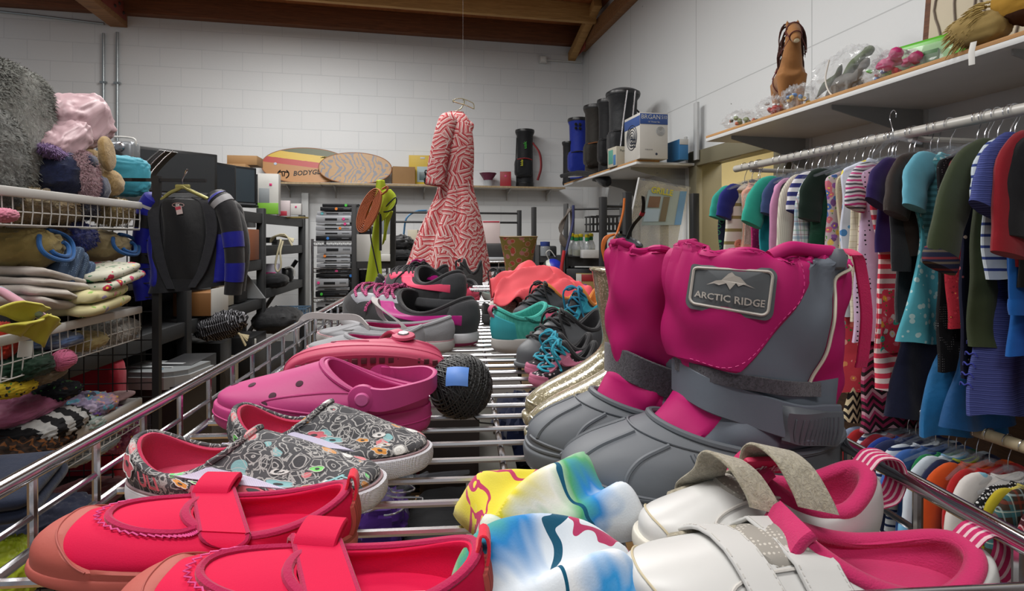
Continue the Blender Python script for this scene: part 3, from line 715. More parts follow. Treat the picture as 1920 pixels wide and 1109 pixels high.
M = M @ Matrix.Diagonal((1, 1, .9, 1))
clog(M, L, 'ad3372', 'magenta foam clog standing upright beside the ball of black twine', plain('c05a90', .5))
p = on_shelf(838, 762); q = on_shelf(522, 786)
d = q-p; M = CM @ T((p.x, p.y+.01, SH+.036), math.atan2(d.y, d.x)) @ Matrix.Rotation(R(78), 4, 'X') @ Matrix.Diagonal((1, .86, .86, 1))
clog(M, d.length, 'b23c5c', 'coral pink foam clog tipped on its side with dirty lugged sole showing', plain('9c8f92', .35, .8), tread=True, strap_up=True)
# ---- ball of twine
def twine():
    p = on_shelf(864, 786); r = .0335; e = empty('twine_ball', M=CM @ T((p.x, p.y, SH+.003)), label='ball of black twine with a blue price sticker, resting on the wires', cat='twine')
    m = plain('17191b', .5, nzs=400, nzb=.3); rn = random.Random(3); c = V((0, 0, r*.97))
    MB().grid(lambda a, b: c+V((math.cos(2*pi*a)*math.cos(pi*(b-.5)), math.sin(2*pi*a)*math.cos(pi*(b-.5)), .95*math.sin(pi*(b-.5))))*r*.96, 30, 18, cu=True).build('core', m, e)
    b = MB()
    for i in range(64):                                  # windings in a few bundles of great-ish circles
        g = i % 4; ax = V((math.cos(g*.8+.1), .5*math.sin(g*1.7), .35+.5*math.sin(g*2.2))).normalized()
        off = ((i//4)/15.-.5)*1.5+rn.uniform(-.03, .03); u = ax.orthogonal().normalized(); w = ax.cross(u); rr = math.sqrt(max(.05, 1-off*off*.85))
        b.tube([c+(ax*off*.9+(u*math.cos(t)+w*math.sin(t))*rr)*r*(1.0+.012*math.sin(3*t+i)) for t in [2*pi*k/40 for k in range(40)]], .0011, 5, True)
    b.build('windings', m, e)
    n = V((-.1, -.8, .5)).normalized(); q = n.to_track_quat('Z', 'Y').to_matrix().to_4x4()
    MB().grid(lambda a, b_: V(((a-.5)*.023, (b_-.5)*.020, r*(1.11-.35*((a-.5)**2+(b_-.5)**2)))), 6, 6).xf(Matrix.Translation(c) @ q).build('price_sticker', plain('5b8ad6', .5), e)
    MB().tube([V((.01, .0, .003)), V((.02, -.02, -.001)), V((.035, -.01, -.006)), V((.036, .0, -.02))], .0009, 5).build('loose_end', m, e)
twine()
# ---- snow boots
M_mag = fab('a8125f', 5000, .18, .55, .06, wr=14, sheen=0); M_bgr = fab('636a74', 5000, .18, .5, .06, wr=14, sheen=0); M_rubr = plain('555a60', .55, nzs=120, nzb=.06, var=.08); M_velc = fur('dark_velcro', '2e2c30', '55525a', 500, .6, .002)
def snow_boot(M, L, label, flap=True):
    g = 'pink and grey snow boots'; e = empty('snow_boot', M=M, label=label, cat='boot', group=g); w = .21*L
    S = Shell([(.0*L, .97*L, w*.95, 0, 0, .004, .1), (-.02*L, 1.0*L, w*1.06, .003, .003, .008, .1), (-.02*L, 1.01*L, w*1.08, .014, .013, .020, .1), (-.012*L, .995*L, w*1.05, .02, .018, .024, .1), (-.012*L, .98*L, w*1.03, .034, .028, .036, .08),
               (-.01*L, .90*L, w*1.0, .044, .038, .047, .05), (-.01*L, .78*L, w*.96, .051, .045, .056, .02), (-.006*L, .67*L, w*.9, .055, .049, .064)], sq=.8)
    S.mesh(cap0=True, na=80, nk=44).build('rubber_shell', M_rubr, e)
    S.ring(S.K, .0028, 0, 72).build('shell_edge', M_rubr, e); S.line([(i/16.-.5, 6.3) for i in range(17)], .0009, .0006, 90).build('shell_welt', M_rubr, e)
    S.line([(i/16.-.5, 3.1) for i in range(17)], .0016, 0, 90).build('sole_welt', M_rubr, e)
    for s_ in (-1, 1):
        for a0, a1 in ((.05, .035), (.14, .11), ):
            S.line([(s_*a0, 3.8), (s_*(a0+a1)/2, 5.2), (s_*a1*1.1, 6.2)], .0017, .0002, 24).build('toe_rib', M_rubr, e)
        S.line([(s_*.165, 6.), (s_*.21, 5.0), (s_*.24, 3.9), (s_*.30, 3.2)], .0017, .0002, 30).build('side_rib', M_rubr, e)
        S.line([(s_*.02, 3.7), (s_*.1, 3.55), (s_*.18, 3.2), (s_*.27, 3.1), (s_*.4, 3.2)], .0013, .0002, 30).build('toe_rib', M_rubr, e)
    def puff(p, a, k):
        da_ = (a+.5) % 1-.5-.135; fl_ = 1-math.exp(-(da_/.11)**2-((k-4.6)/1.1)**2)
        q = (.0022*math.sin(2*pi*a*5+k*1.3)*math.sin(k*2.1)+.0045*nz(p, 38, 3))*fl_
        ga = max(0, k-4.0); q += ga*.0022*math.sin(2*pi*a*19+2*math.sin(2*pi*a*3))*(fl_ if ga < 1.4 else 1)
        c, s_ = math.cos(2*pi*a), math.sin(2*pi*a); return V((c*q, s_*q, ga*.0015*math.sin(2*pi*a*7)))
    U = Shell([(.0*L, .655*L, w*.86, .048, .042, .058), (-.0*L, .60*L, w*.86, .062, .058, .070), (.01*L, .565*L, w*.86, .082, .079, .088), (-.005*L, .585*L, w*.98, .110, .110, .114), (-.02*L, .60*L, w*1.06, .145, .147, .15), (-.02*L, .585*L, w*1.03, .172, .174, .178), (.0*L, .55*L, w*.92, .177, .179, .188)], sq=.9, nzf=puff)
    U.mesh(na=96, nk=60).build('shaft', M_mag, e)
    I = Shell([(.02*L, .54*L, w*.84, .168, .170, .178), (.03*L, .52*L, w*.8, .160, .162, .170), (.03*L, .55*L, w*.8, .12, .12, .12), (.05*L, .5*L, w*.7, .07, .07, .07)]); I.mesh(na=48, cap1=True, flip=True).build('lining', M_bgr, e)
    U.ring(U.K, .003, .0, 80).build('drawstring_hem', M_mag, e)
    # grey gusset low down on both sides, and the tall rear-quarter panel
    for s_ in (-1, 1):
        U.patch(lambda p, q: (s_*lerp(.12 if flap else .2, .40, p), lerp(.0, 2.6, q)), 20, 16, .0012, .0014).build('ankle_panel', M_bgr, e)
        U.patch(lambda p, q: (s_*lerp(.12 if flap else .30, crv([(.298,), (.318,), (.328,), (.348,), (.376,), (.385,)], q*5)[0], p), lerp(2.4, 6., q)), 24, 30, .0014, .0014).build('side_panel', M_bgr, e)
        U.line([(s_*.385, 6.), (s_*.376, 5.28), (s_*.348, 4.56), (s_*.328, 3.84), (s_*.318, 3.12), (s_*.298, 2.4)], .0011, .0018, 50).build('reflective_piping', plain('c8bfae', .5), e)
    # ankle strap
    sm = M_bgr if flap else M_velc
    q = lambda a, k, o=.004: U.at(a, k, o)
    pts = smooth([q(-.4, 2.05), q(-.25, 2.0), q(-.1, 2.1, .003), q(0, 2.2, .003), q(.1, 2.1), q(.18, 1.9, .005), q(.27, 1.75, .006), q(.33, 1.6, .007), q(.365, 1.5, .007)], 60)
    MB().ribbon(pts, V((0, .0, .0124)), .0028).build('ankle_strap', sm, e)
    if flap:
        pv = smooth([q(.0, 2.6, .002), q(.12, 2.62, .003), q(.24, 2.55, .003), q(.33, 2.45, .004)], 24); MB().ribbon(pv, V((0, 0, .005)), .0022).build('velcro_strip', M_velc, e)
        a0 = .345; f = lambda p_, q_: (lerp(.245, .375, p_), lerp(.95, 2.2, q_)-.3*p_)
        tb_ = U.patch(f, 14, 12, .0098, .004).build('strap_tab', M_rubr, e)
        b = MB()
        for i in range(11): b.tube([U.at(.265+.009*i, 1.12-.02*i, .0101), U.at(.265+.009*i, 1.5-.02*i, .0103), U.at(.265+.009*i, 1.92-.02*i, .0101)], .0006, 4)
        b.build('tab_ridges', M_rubr, tb_)
        # storm flap with badge
        def fl(p_, q_):
            kk = lerp(2.75, 6.05, q_); r_ = .285-.115*max(0, (.55-q_)/.55)**1.25 if q_ < .8 else .285-.02*((q_-.8)/.2)**2
            return (lerp(-.05, r_, p_), kk)
        U.patch(fl, 34, 34, .0045, .0035).build('storm_flap', M_mag, e)
        U.stitches([fl(.03, .97), fl(.5, .97), fl(.95, .965), fl(.97, .8), fl(.965, .5), fl(.96, .25), fl(.9, .05), fl(.5, .04)], .0003, .0022, .0016, .0046).build('flap_stitching', plain('c23a7e', .7), e)
        mp = mapper(U, .152, 4.38, .0052, -.06)
        def rr(wd, ht, r, n=6):
            o = []
            for cx, cy, a_ in ((wd-r, ht-r, 0), (-wd+r, ht-r, 90), (-wd+r, -ht+r, 180), (wd-r, -ht+r, 270)):
                for i in range(n+1): t = R(a_+90*i/n); o.append((cx+r*math.cos(t), cy+r*math.sin(t)))
            return o
        W_, H_ = .0262, .0170; b = MB(); ol = rr(W_, H_, .006)
        b.grid(lambda x, y: mp(ol[round(x*28) % 28][0]*min(1, y*1.08), ol[round(x*28) % 28][1]*min(1, y*1.08), .0066 if y < .95 else .0035), 28, 12, cu=True); bd_ = b.build('badge', plain('4f5356', .6), e)
        li = plain('a9a39b', .5); MB().tube([mp(x, y, .0072) for x, y in rr(W_*.87, H_*.81, .0045, 10)], .0010, 5, True).build('badge_border', li, bd_)
        mt = [(-.0135, .001), (-.008, .0045), (-.005, .005), (-.0015, .0095), (.0005, .0108), (.0025, .0085), (.0055, .0075), (.009, .0035), (.0135, .0015), (.0075, .003), (.005, .0015), (.0035, .0035), (.0005, -.001), (-.002, .003), (-.006, .0015), (-.009, .0025)]
        b = MB(); vs = [mp(x, y, .0074) for x, y in mt]; b.add(vs, [list(range(len(vs)))]); b.build('badge_mountain', li, bd_)
        text_on('ARCTIC RIDGE', .0062, lambda x, y: mp(x, y-.0068, .0074), bold=.00012, sx=.98).build('badge_lettering', li, bd_)
        lp = [U.at(.5, 5.9, .004), U.at(.49, 5.95, .010), U.at(.46, 5.5, .011), U.at(.445, 4.9, .011), U.at(.44, 4.0, .012), U.at(.44, 3.1, .012), U.at(.443, 2.7, .011)]
        MB().ribbon(smooth(lp, 30), V((.0048, .001, 0)), .0018).build('drawstring', fab('b0144f', 900, .3), e)
        MB().lathe([(.004, -.006), (.007, -.004), (.008, .002), (.005, .008), (0, .009)], 16, U.at(.36, 5.9, .003)).build('cord_lock', plain('5b6068', .5), e)
        MB().tube(smooth([U.at(.22, 6, .003), U.at(.27, 6, .012), U.at(.31, 5.9, .006), U.at(.35, 6., .008)], 16), .005, 10).build('gathered_cord', M_mag, e)
    # tongue patch in front, below the strap
    U.patch(lambda p, q_: (lerp(-.11, (.125 if flap else .17)+.03*q_, p), lerp(.0, 1.75, q_)), 24, 12, .0022, .002).build('instep_panel', M_mag, e)
    return e
M, L = foot(1560, 934, 1048, 946); snow_boot(M, L, 'magenta and grey snow boot with an ARCTIC RIDGE badge on its flap')
M, L = foot(1352, 862, 986, 884); snow_boot(M, L, 'magenta and grey snow boot without badge, dark velcro bared at its ankle', False)
# ---- glitter rain boots
def glitter():
    t = NT('gold_glitter'); co = t.co(); v = t.vor(co, 1100); c = t.sep(v.outputs['Color'])
    sp = t.m_('GREATER_THAN', c[0], .86); col = t.mix(sp, h2('7a735a'), h2('e0d8bc')); t.set(t.b.inputs['Metallic'], t.m_('MULTIPLY', sp, .6))
    t.bump(c[1], .25, .001); B = t.b.inputs; t.set(B['Base Color'], col); B['Roughness'].default_value = .22; B['Coat Weight'].default_value = .6; return t.m
M_glit = glitter()
def rain_boot(M, L, label, H=.157):
    e = empty('rain_boot', M=M, label=label, cat='boot', group='gold glitter rain boots'); w = .19*L
    S = Shell([(.02*L, .96*L, w*.9, 0, 0, .004, .1), (-.01*L, 1.0*L, w*1.03, .003, .003, .008, .1), (-.01*L, 1.01*L, w*1.05, .012, .012, .016, .1), (.0, .99*L, w, .014, .014, .019, .1)]); S.mesh(cap0=True, cap1=True, na=64).build('sole', M_glit, e)
    U = Shell([(.0, .985*L, w*.97, .013, .013, .018, .1), (-.01*L, .98*L, w, .026, .024, .030, .08), (.0, .88*L, w*.97, .040, .038, .044, .04), (.01*L, .62*L, w*.88, .062, .062, .066), (.02*L, .5*L, w*.82, .08, .08, .083), (.01*L, .5*L, w*.88, .105, .105, .105), (-.01*L, .53*L, w*.98, .13, .13, .13), (-.02*L, .56*L, w*1.05, H, H, H+.004)])
    U.mesh(na=64, nk=46).build('shaft', M_glit, e); U.ring(U.K, .0022).build('top_band', M_glit, e)
    U.line([(-.2, .6), (-.1, .95), (0, 1.05), (.1, .95), (.2, .6)], .0011, .0, 40).build('toe_ridge', M_glit, e)
    Shell([U.r[-1], (.0, .54*L, w*1., H-.002, H-.002, H), (.03*L, .48*L, w*.8, .09, .09, .09), (.05*L, .5*L, w*.7, .03, .03, .03)]).mesh(na=40, cap1=True, flip=True).build('lining', fab('b5ae9a'), e)
M, L = foot(1330, 832, 986, 842); rain_boot(M, L, 'gold glitter rain boot wedged next to the snow boots, the nearer of its pair')
M, L = foot(1270, 798, 981, 806); rain_boot(M, L, 'gold glitter rain boot with its tall shaft in view behind its mate')
# ---- white trainers with straps
M_wl = plain('bdbdbb', .4, nzs=25, nzb=.25, var=.06); M_wl2 = plain('b4b1ac', .6, nzs=200, nzb=.2); M_pk = fab('b3285c', 900, .3, .9); M_loop = stripes('striped_loop', ['b02a5c', 'cfb0b6'], .0032, 0, [0, .62]); M_fluf = fur('worn_velcro', '8f8671', 'bdb59f', 350, .8, .003); M_cream = plain('b8ad90', .6)
def trainer(M, L, label, open_straps, brand=True, hh=.057, ht=.057):
    M = M @ Matrix.Diagonal((1, 1, .93 if brand else .84, 1)); w = .2*L; S, U = low(L, w, .018, hh, hh*.7, ht, .52, .14*L, .040, xh=.05)
    e = empty('strap_trainer', M=M, label=label, cat='shoe', group='white and pink strap trainers')
    S.mesh(cap0=True, cap1=True, na=64).build('sole', plain('c6c3b8', .55, nzs=80, nzb=.1), e); U.mesh(na=64, nk=30).build('upper', M_wl, e)
    I = inner(U, L, 0, floor=.02, shr=.006); I.mesh(na=56, nk=14, cap1=True, flip=True).build('lining', M_pk, e)
    U.ring(U.K, .0048, -.002, 60, nn=14).build('padded_collar', M_pk, e)
    U.line([(-.12, .15), (-.07, 1.0), (0, 1.25), (.07, 1.), (.12, .15)], .0007, .0004, 40).build('toe_seam', M_cream, e)
    U.line([(-.22, .2), (-.12, 2.1), (-.11, 3.2), (-.13, 4)], .001, .0008, 30).build('eyestay', M_wl2, e)
    U.line([(.22, .2), (.12, 2.1), (.11, 3.2), (.13, 4)], .001, .0008, 30).build('eyestay', M_wl2, e)
    U.patch(lambda p, q: (lerp(-.1, .1, p), lerp(3.0, 3.95, q)), 14, 14, .0018, .0018).build('mesh_tongue', dots('mesh_knit', '8f8b84', 'b9b4ab', 420, .3, .1), e)
    # tongue standing up at the throat
    tb = U.at(0, 3.85); tp = smooth([tb+V((.004, 0, -.008)), tb+V((.0, 0, .0)), tb+V((-.003, 0, .004)), tb+V((-.007, 0, .007))], 12)
    MB().ribbon(tp, [V((0, .017, 0))]*12, .006).build('tongue', M_pk, e)
    if brand:
        o = tp[9]+V((.0052, .004, .0032)); d_ = (tp[11]-tp[5]).normalized()
        rt = Matrix.Rotation(R(-38), 3, 'X') @ Matrix.Rotation(R(180), 3, 'Z'); o = tp[9]+V((-.001, .010, .004)); ex_, ey_, n_ = rt @ V((1, 0, 0)), rt @ V((0, 0, 1)), rt @ V((0, -1, 0))
        lp_ = MB().box(o, (.030, .004, .017), rot=rt, bev=.0018).build('logo_patch', plain('c0264f', .5), e)
        text_on('adidas', .0098, lambda x, y: o+ex_*x+ey_*y+n_*.0024, bold=.0002).build('logo_lettering', plain('d8c4c4', .5), lp_)
    # heel loop
    h = U.at(.5, U.K); lp = [h+V((.001, 0, .001)), h+V((-.006, 0, .008)), h+V((-.018, 0, .006)), h+V((-.022, 0, -.006)), h+V((-.017, 0, -.02)), h+V((-.006, 0, -.024))]
    MB().ribbon(smooth(lp, 20), V((0, .0085, 0)), .0018).build('heel_loop', stripes('striped_loop', ['b02a5c', 'cfb0b6'], .0042, 1, [0, .62]), e)
    for i, x0 in enumerate((.70, .545)):
        g_ = girth(U, x0*L, .0 if open_straps else -.28, .0028, lo=.4)
        if open_straps:                                  # strap lifted, fluffy inner face turned to us
            m = len(g_); t0 = g_[m//2]; s0 = g_[m//5]; c = t0+V((-.002, -.006, .004))
            pts = smooth([g_[2], s0, g_[m//3], c, c+V((-.001, .006, .012+.003*i)), c+V((-.003, .016, .017+.004*i)), c+V((-.008, .028, .013+.003*i)), c+V((-.013, .036, .002)), c+V((-.015, .039, -.006))], 34)
            MB().ribbon(pts, V((.0095+.002*i, 0, .003)), .0022).build('strap', M_fluf, e)
        else:
            pts = smooth(g_, 40); ws = [V((.0088+.0022*i, 0, 0))]*40
            so = MB().ribbon(pts, ws, .0026).build('strap', M_wl, e)
            for g in (-1, 1):
                b = MB(); 
                for j in range(14, 38, 1): q0 = pts[j]+ws[0]*g*.84; q1 = pts[j+1].lerp(pts[j], .45)+ws[0]*g*.84; n_ = (pts[j+1]-pts[j]).normalized().cross(V((1, 0, 0))).normalized()*.0015; n_ = n_ if n_.z+n_.y > 0 else -n_; b.tube([q0+n_, (q0+q1)/2+n_, q1+n_], .0003, 4)
                b.build('strap_stitching', M_wl2, so)
    U.patch(lambda p, q: (lerp(-.13, -.1, p), lerp(1.5, 3.9, q)), 6, 20, .0022, .002).build('side_stripe', M_fluf, e)
    return e
M, L = foot(1640, 1035, 1190, 1062); trainer(M, L, 'worn white strap trainer with both straps pulled open, next to the badged snow boot', True)
M, L = foot(1845, 1150, 1152, 1156); trainer(M, L, 'worn white strap trainer with its straps fastened, at the cart edge', False, False, .044, .053)
# ---- more shoes further along the cart
def laces(U, e, mat, ks=(1.9, 2.4, 2.9, 3.4, 3.8), a=.12, r=.0016, off=.0035, bow=True, name='laces'):
    b = MB()
    for i, k in enumerate(ks[:-1]):
        for s_ in (-1, 1):
            q = [U.at(s_*a, k, .001), U.at(s_*a*.6, k+.1, off), U.at(0, (k+ks[i+1])/2, off+.001*(s_ > 0)), U.at(-s_*a*.6, ks[i+1]-.1, off), U.at(-s_*a, ks[i+1], .001)]
            b.tube(smooth(q, 12), r, 6)
    if bow:
        c = U.at(0, ks[-1], off+.002)
        for s_ in (-1, 1):
            b.tube(smooth([c, c+V((.004, s_*.009, .004)), c+V((.008, s_*.018, .0)), c+V((.005, s_*.016, -.004)), c+V((.0, s_*.006, 0))], 16), r, 6)
            b.tube(smooth([c, c+V((.006, s_*.008, .002)), c+V((.016, s_*.018, -.008)), U.at(s_*.17, 2.2, .004), U.at(s_*.2, 1.4, .004)], 16), r, 6)
    return b.build(name, mat, e)
def sneaker(M, L, label, m_sole, m_up, m_lin, m_acc, m_lace, group=None, hh=.075, stripe=True, toe_m=None, heel_m=None, collar=.004, sole_h=.024, mid_m=None, name='sneaker', lace_r=.0018, eye_m=None):
    w = .18*L; S, U = low(L, w, sole_h, hh, hh*.66, hh*1.05, .50, .13*L, .05*L/.2, xh=.04)
    e = empty(name, M=M, label=label, cat='shoe', group=group)
    S.mesh(cap0=True, cap1=True, na=56).build('sole', m_sole, e); U.mesh(na=56, nk=24).build('upper', m_up, e)
    if mid_m: S.patch(lambda p, q: (p*.999, lerp(.15, 1., q)), 56, 4, .0012, .001).build('outsole', mid_m, e)
    inner(U, L, 0, floor=sole_h+.002, shr=.006).mesh(na=40, nk=10, cap1=True, flip=True).build('lining', m_lin, e)
    U.ring(U.K, collar, -.001, 48).build('collar', m_lin, e)
    if toe_m: U.patch(lambda p, q: (lerp(-.15, .15, p), lerp(0, .5+.7*math.cos((p-.5)*pi), q)), 24, 8, .0015, .0015).build('toe_cap', toe_m, e)
    if heel_m: U.patch(lambda p, q: (lerp(.40, .60, p), lerp(0, 3.4, q)), 12, 16, .0016, .0016).build('heel_counter', heel_m, e)
    if stripe:
        for s_ in (-1, 1):
            U.patch(lambda p, q: (s_*lerp(.13, .46, p), 3.75-2.3*p+.5*max(0, p-.7)-1.0*q), 26, 10, .0018, .0018).build('side_panel', m_acc, e)
            U.patch(lambda p, q: (s_*lerp(.09, .15, p), lerp(1.6, 3.95, q)), 6, 14, .0016, .0016).build('eyestay', eye_m or m_acc, e)
    laces(U, e, m_lace, r=lace_r); return e, S, U
blk = fab('1f1f22', 1200, .25, .7, .1); chc = fab('3c3d40', 1000, .25); mag = plain('a81c78', .35, nzs=40); wsol = plain('b9b9bd', .5); pinks = plain('8e2356', .6)
lace_pk = dots('checked_lace', 'b8507f', '1a1418', 330, .42, .2, uv=False); gry = fab('85868a', 900, .3, .9, .1, hex2='9b9ca0'); coral = plain('e0476a', .6)
M, L = foot(888, 652, 655, 612)
e, S, U = sneaker(M, L, 'black and magenta sneaker with checked pink laces, lowest in the pile', wsol, blk, blk, mag, lace_pk, 'black and pink sneakers', hh=.085, sole_h=.026, toe_m=chc, heel_m=chc, mid_m=pinks, lace_r=.0028, eye_m=plain('8f9098', .5))
M, L = foot(705, 596, 850, 585)
e, S, U = sneaker(M, L, 'black sneaker with a white heel logo, turned the other way round', chc, blk, blk, blk, lace_pk, 'black and pink sneakers', hh=.10, stripe=False, heel_m=blk, sole_h=.03, lace_r=.0024)
mp = mapper(U, .62, 2.4, .0022)
for sg in (1, -1): MB().tube([mp(x*.012, sg*(.004+.010*(1-abs(x)**1.5))) for x in (-1, -.8, -.5, 0, .5, .8, 1)], [.0004, .0016, .0024, .003, .0024, .0016, .0004], 6).build('heel_logo', plain('c9ccd0', .5), e)
M, L = foot(862, 585, 735, 560, z=TOP+.05)
sneaker(M, L, 'black and coral mesh sneaker on top of the sneaker pile', chc, fab('2a2a2d'), blk, coral, fab('222226'), 'black and pink sneakers', hh=.075, toe_m=mag, heel_m=chc, eye_m=coral)
M, L = foot(838, 562, 752, 552, z=TOP+.06)
sneaker(M, L, 'black sneaker with magenta laces, topmost at the back of the pile', blk, fab('242427'), blk, mag, fab('a31b66'), 'black and pink sneakers', hh=.07)
M, L = foot(880, 562, 845, 585, z=TOP+.0)
sneaker(M, L, 'dark sneaker whose coral heel peeps out behind the pile', coral, coral, blk, coral, blk, 'black and pink sneakers', hh=.06, stripe=False)
# grey shoes with long white straps
def strap_flat(M, L, label, strap=True):
    w = .18*L; S, U = low(L, w, .022, .058, .040, .045, .66, .14*L, .036)
    e = empty('strap_flat', M=M, label=label, cat='shoe', group='grey strap flats')
    S.mesh(cap0=True, cap1=True, na=56).build('sole', plain('a9a6a4', .6, nzs=100, nzb=.1), e); U.mesh(na=56, nk=24).build('upper', gry, e)
    inner(U, L, 0, floor=.024).mesh(na=40, nk=10, cap1=True, flip=True).build('lining', fab('a62c68'), e)
    U.ring(U.K, .0034).build('collar', gry, e); S.line([(-.5+i/16., 2.6) for i in range(17)], .0012, .0002, 80).build('sole_piping', plain('b58a90', .6), e)
    ws = plain('a8a3a3', .6, nzs=80, nzb=.2)
    if strap:
        a = U.at(.2, 2.6, .002)
        pts = smooth([U.at(-.2, 2.4, .002), U.at(-.12, 3.9, .014), V((.56*L, 0, .086)), V((.5*L, .03, .080)), U.at(.27, 3.9, .012), U.at(.3, 2.4, .004), U.at(.3, 1.3, .003)], 40)
        MB().ribbon(pts, V((.006, 0, .002)), .0022).build('strap', ws, e)
        pts = smooth([U.at(.17, 3.2, .003), V((.66*L, .02, .055)), V((.80*L, .035, .058)), V((.95*L, .045, .060)), V((1.05*L, .04, .045)), V((1.08*L, .03, .01))], 30)
        MB().ribbon(pts, V((.001, .0, .0055)), .002).build('long_strap', ws, e)
        mp = mapper(U, .13, 2.2, .0008); MB().add([mp(x, y) for x, y in ((-.008, -.006), (.009, -.006), (.002, .010))], [[0, 1, 2]]).build('side_emblem', plain('2d2d2c', .6), e)
    return e
M, L = foot(850, 662, 598, 650); strap_flat(M, L, 'grey strap flat with a long loose strap, upright in front of the black sneakers')
M, L = foot(810, 672, 602, 668); M = M @ T((0, .0, .0)); strap_flat(M @ T((0, .05, 0), 0, R(0)), L, 'grey strap flat half hidden by the tipped clog', False)
# ---- shoes on the other side
teal = dots('teal_mesh', '3f9d91', '55b3a6', 500, .35, .1); tsol = plain('a6a3a0', .6, nzs=60)
M, L = foot(924, 662, 1105, 640)
w = .17*L; S, U = low(L, w, .024, .072, .055, .075, .5, .13*L, .05, xh=.04)
e = empty('slip_on_shoe', M=M, label='teal mesh slip-on shoe with a pink heel loop under the coral shirt', cat='shoe')
S.mesh(cap0=True, cap1=True).build('sole', tsol, e); U.mesh(nk=24).build('upper', teal, e); inner(U, L, 0, floor=.026).mesh(na=40, nk=10, cap1=True, flip=True).build('lining', teal, e); U.ring(U.K, .004).build('collar', teal, e)
U.patch(lambda p, q: (lerp(.37, .63, p), lerp(0, 2.9-2.2*abs(p-.5), q)), 16, 14, .0015, .0015).build('heel_patch', plain('2f96a0', .5), e)
h = U.at(.5, 4); MB().ribbon(smooth([h+V((0, 0, -.002)), h+V((-.008, 0, .006)), h+V((-.014, 0, -.002)), h+V((-.008, 0, -.014))], 14), V((0, .006, 0)), .0016).build('heel_loop', fab('b8506e'), e)
U.patch(lambda p, q: (lerp(.70, .80, p), lerp(2.1, 3.9, q)), 8, 14, .006, .003).build('elastic_gore', stripes('ribbed_elastic', ['3f9d91', '2c756c'], .003, 0), e)
gk = U.at(.80, 3.2, .006); MB().ribbon(smooth([gk, gk+V((.004, -.006, .006)), gk+V((.014, -.008, .008)), gk+V((.02, -.004, .0)), gk+V((.01, 0, -.004))], 14), V((0, .002, .005)), .0016).build('pull_loop', fab('b8506e'), e)
gs = plain('4b4e52', .55, nzs=60, nzb=.1)
M, L = foot(1130, 668, 970, 700); sneaker(M, L, 'dark grey leather sneaker with black laces beside the rain boots', plain('505357', .5), gs, blk, gs, blk, hh=.075, stripe=False, sole_h=.012)
spk = dots('speckled', '29262a', 'b9a9b0', 160, .28, .6); pkt = plain('b0627f', .5)
M, L = foot(1110, 700, 985, 712); sneaker(M, L, 'speckled black sneaker with pink toe and turquoise laces, the farther of its pair', pkt, spk, blk, pkt, fab('2a8fa6'), 'speckled sneakers', hh=.055, toe_m=pkt, sole_h=.014, lace_r=.0015)
M, L = foot(1120, 722, 992, 732); sneaker(M, L, 'speckled black sneaker with pink toe and turquoise laces, up against the rain boots', pkt, spk, blk, pkt, fab('2a8fa6'), 'speckled sneakers', hh=.055, toe_m=pkt, sole_h=.014, lace_r=.0015)
rh = dots('rhinestones', 'b5b0ac', 'f5f3ee', 260, .3, .3)
M, L = foot(1010, 590, 914, 610); sneaker(M, L, 'rhinestone covered flat poking out from under the coral shirt', plain('9b9894', .6), rh, fab('7d7a78'), rh, plain('c98a9a', .5), hh=.06, stripe=False, sole_h=.016)
dg = fab('3e4247', 900); org = fab('c9803c', 900)
M, L = foot(1075, 600, 965, 618, z=TOP+.012); sneaker(M, L, 'dark grey sneaker with black laces and an orange edge, behind the teal shoe', chc, dg, org, dg, blk, hh=.078, stripe=False)
M, L = foot(1125, 625, 1045, 640, z=TOP+.01); sneaker(M, L, 'black high sneaker with an orange edge and blue laces, leaning on the rain boot shaft', blk, blk, org, fab('2a8fa6'), fab('1d6f8f'), hh=.085)
M, L = foot(1055, 585, 1115, 590, z=TOP+.02); sneaker(M, L, 'small flowered shoe with a purple collar, behind the orange edged sneakers', plain('7d6a86', .6), floral('berry_print', '5c6f86', ['a04a7a', '4a7fa0', 'b7a0b0'], 120), fab('9a3f96'), dg, fab('7a3a80'), hh=.055, stripe=False)
M, L = foot(905, 610, 985, 600, z=TOP); sneaker(M, L, 'dull grey fur trimmed slipper beside the teal shoe', plain('3b3c3e', .6), fur('black_fur', '141316', '2a282b', 300, .8, .004), blk, blk, blk, hh=.045, stripe=False)
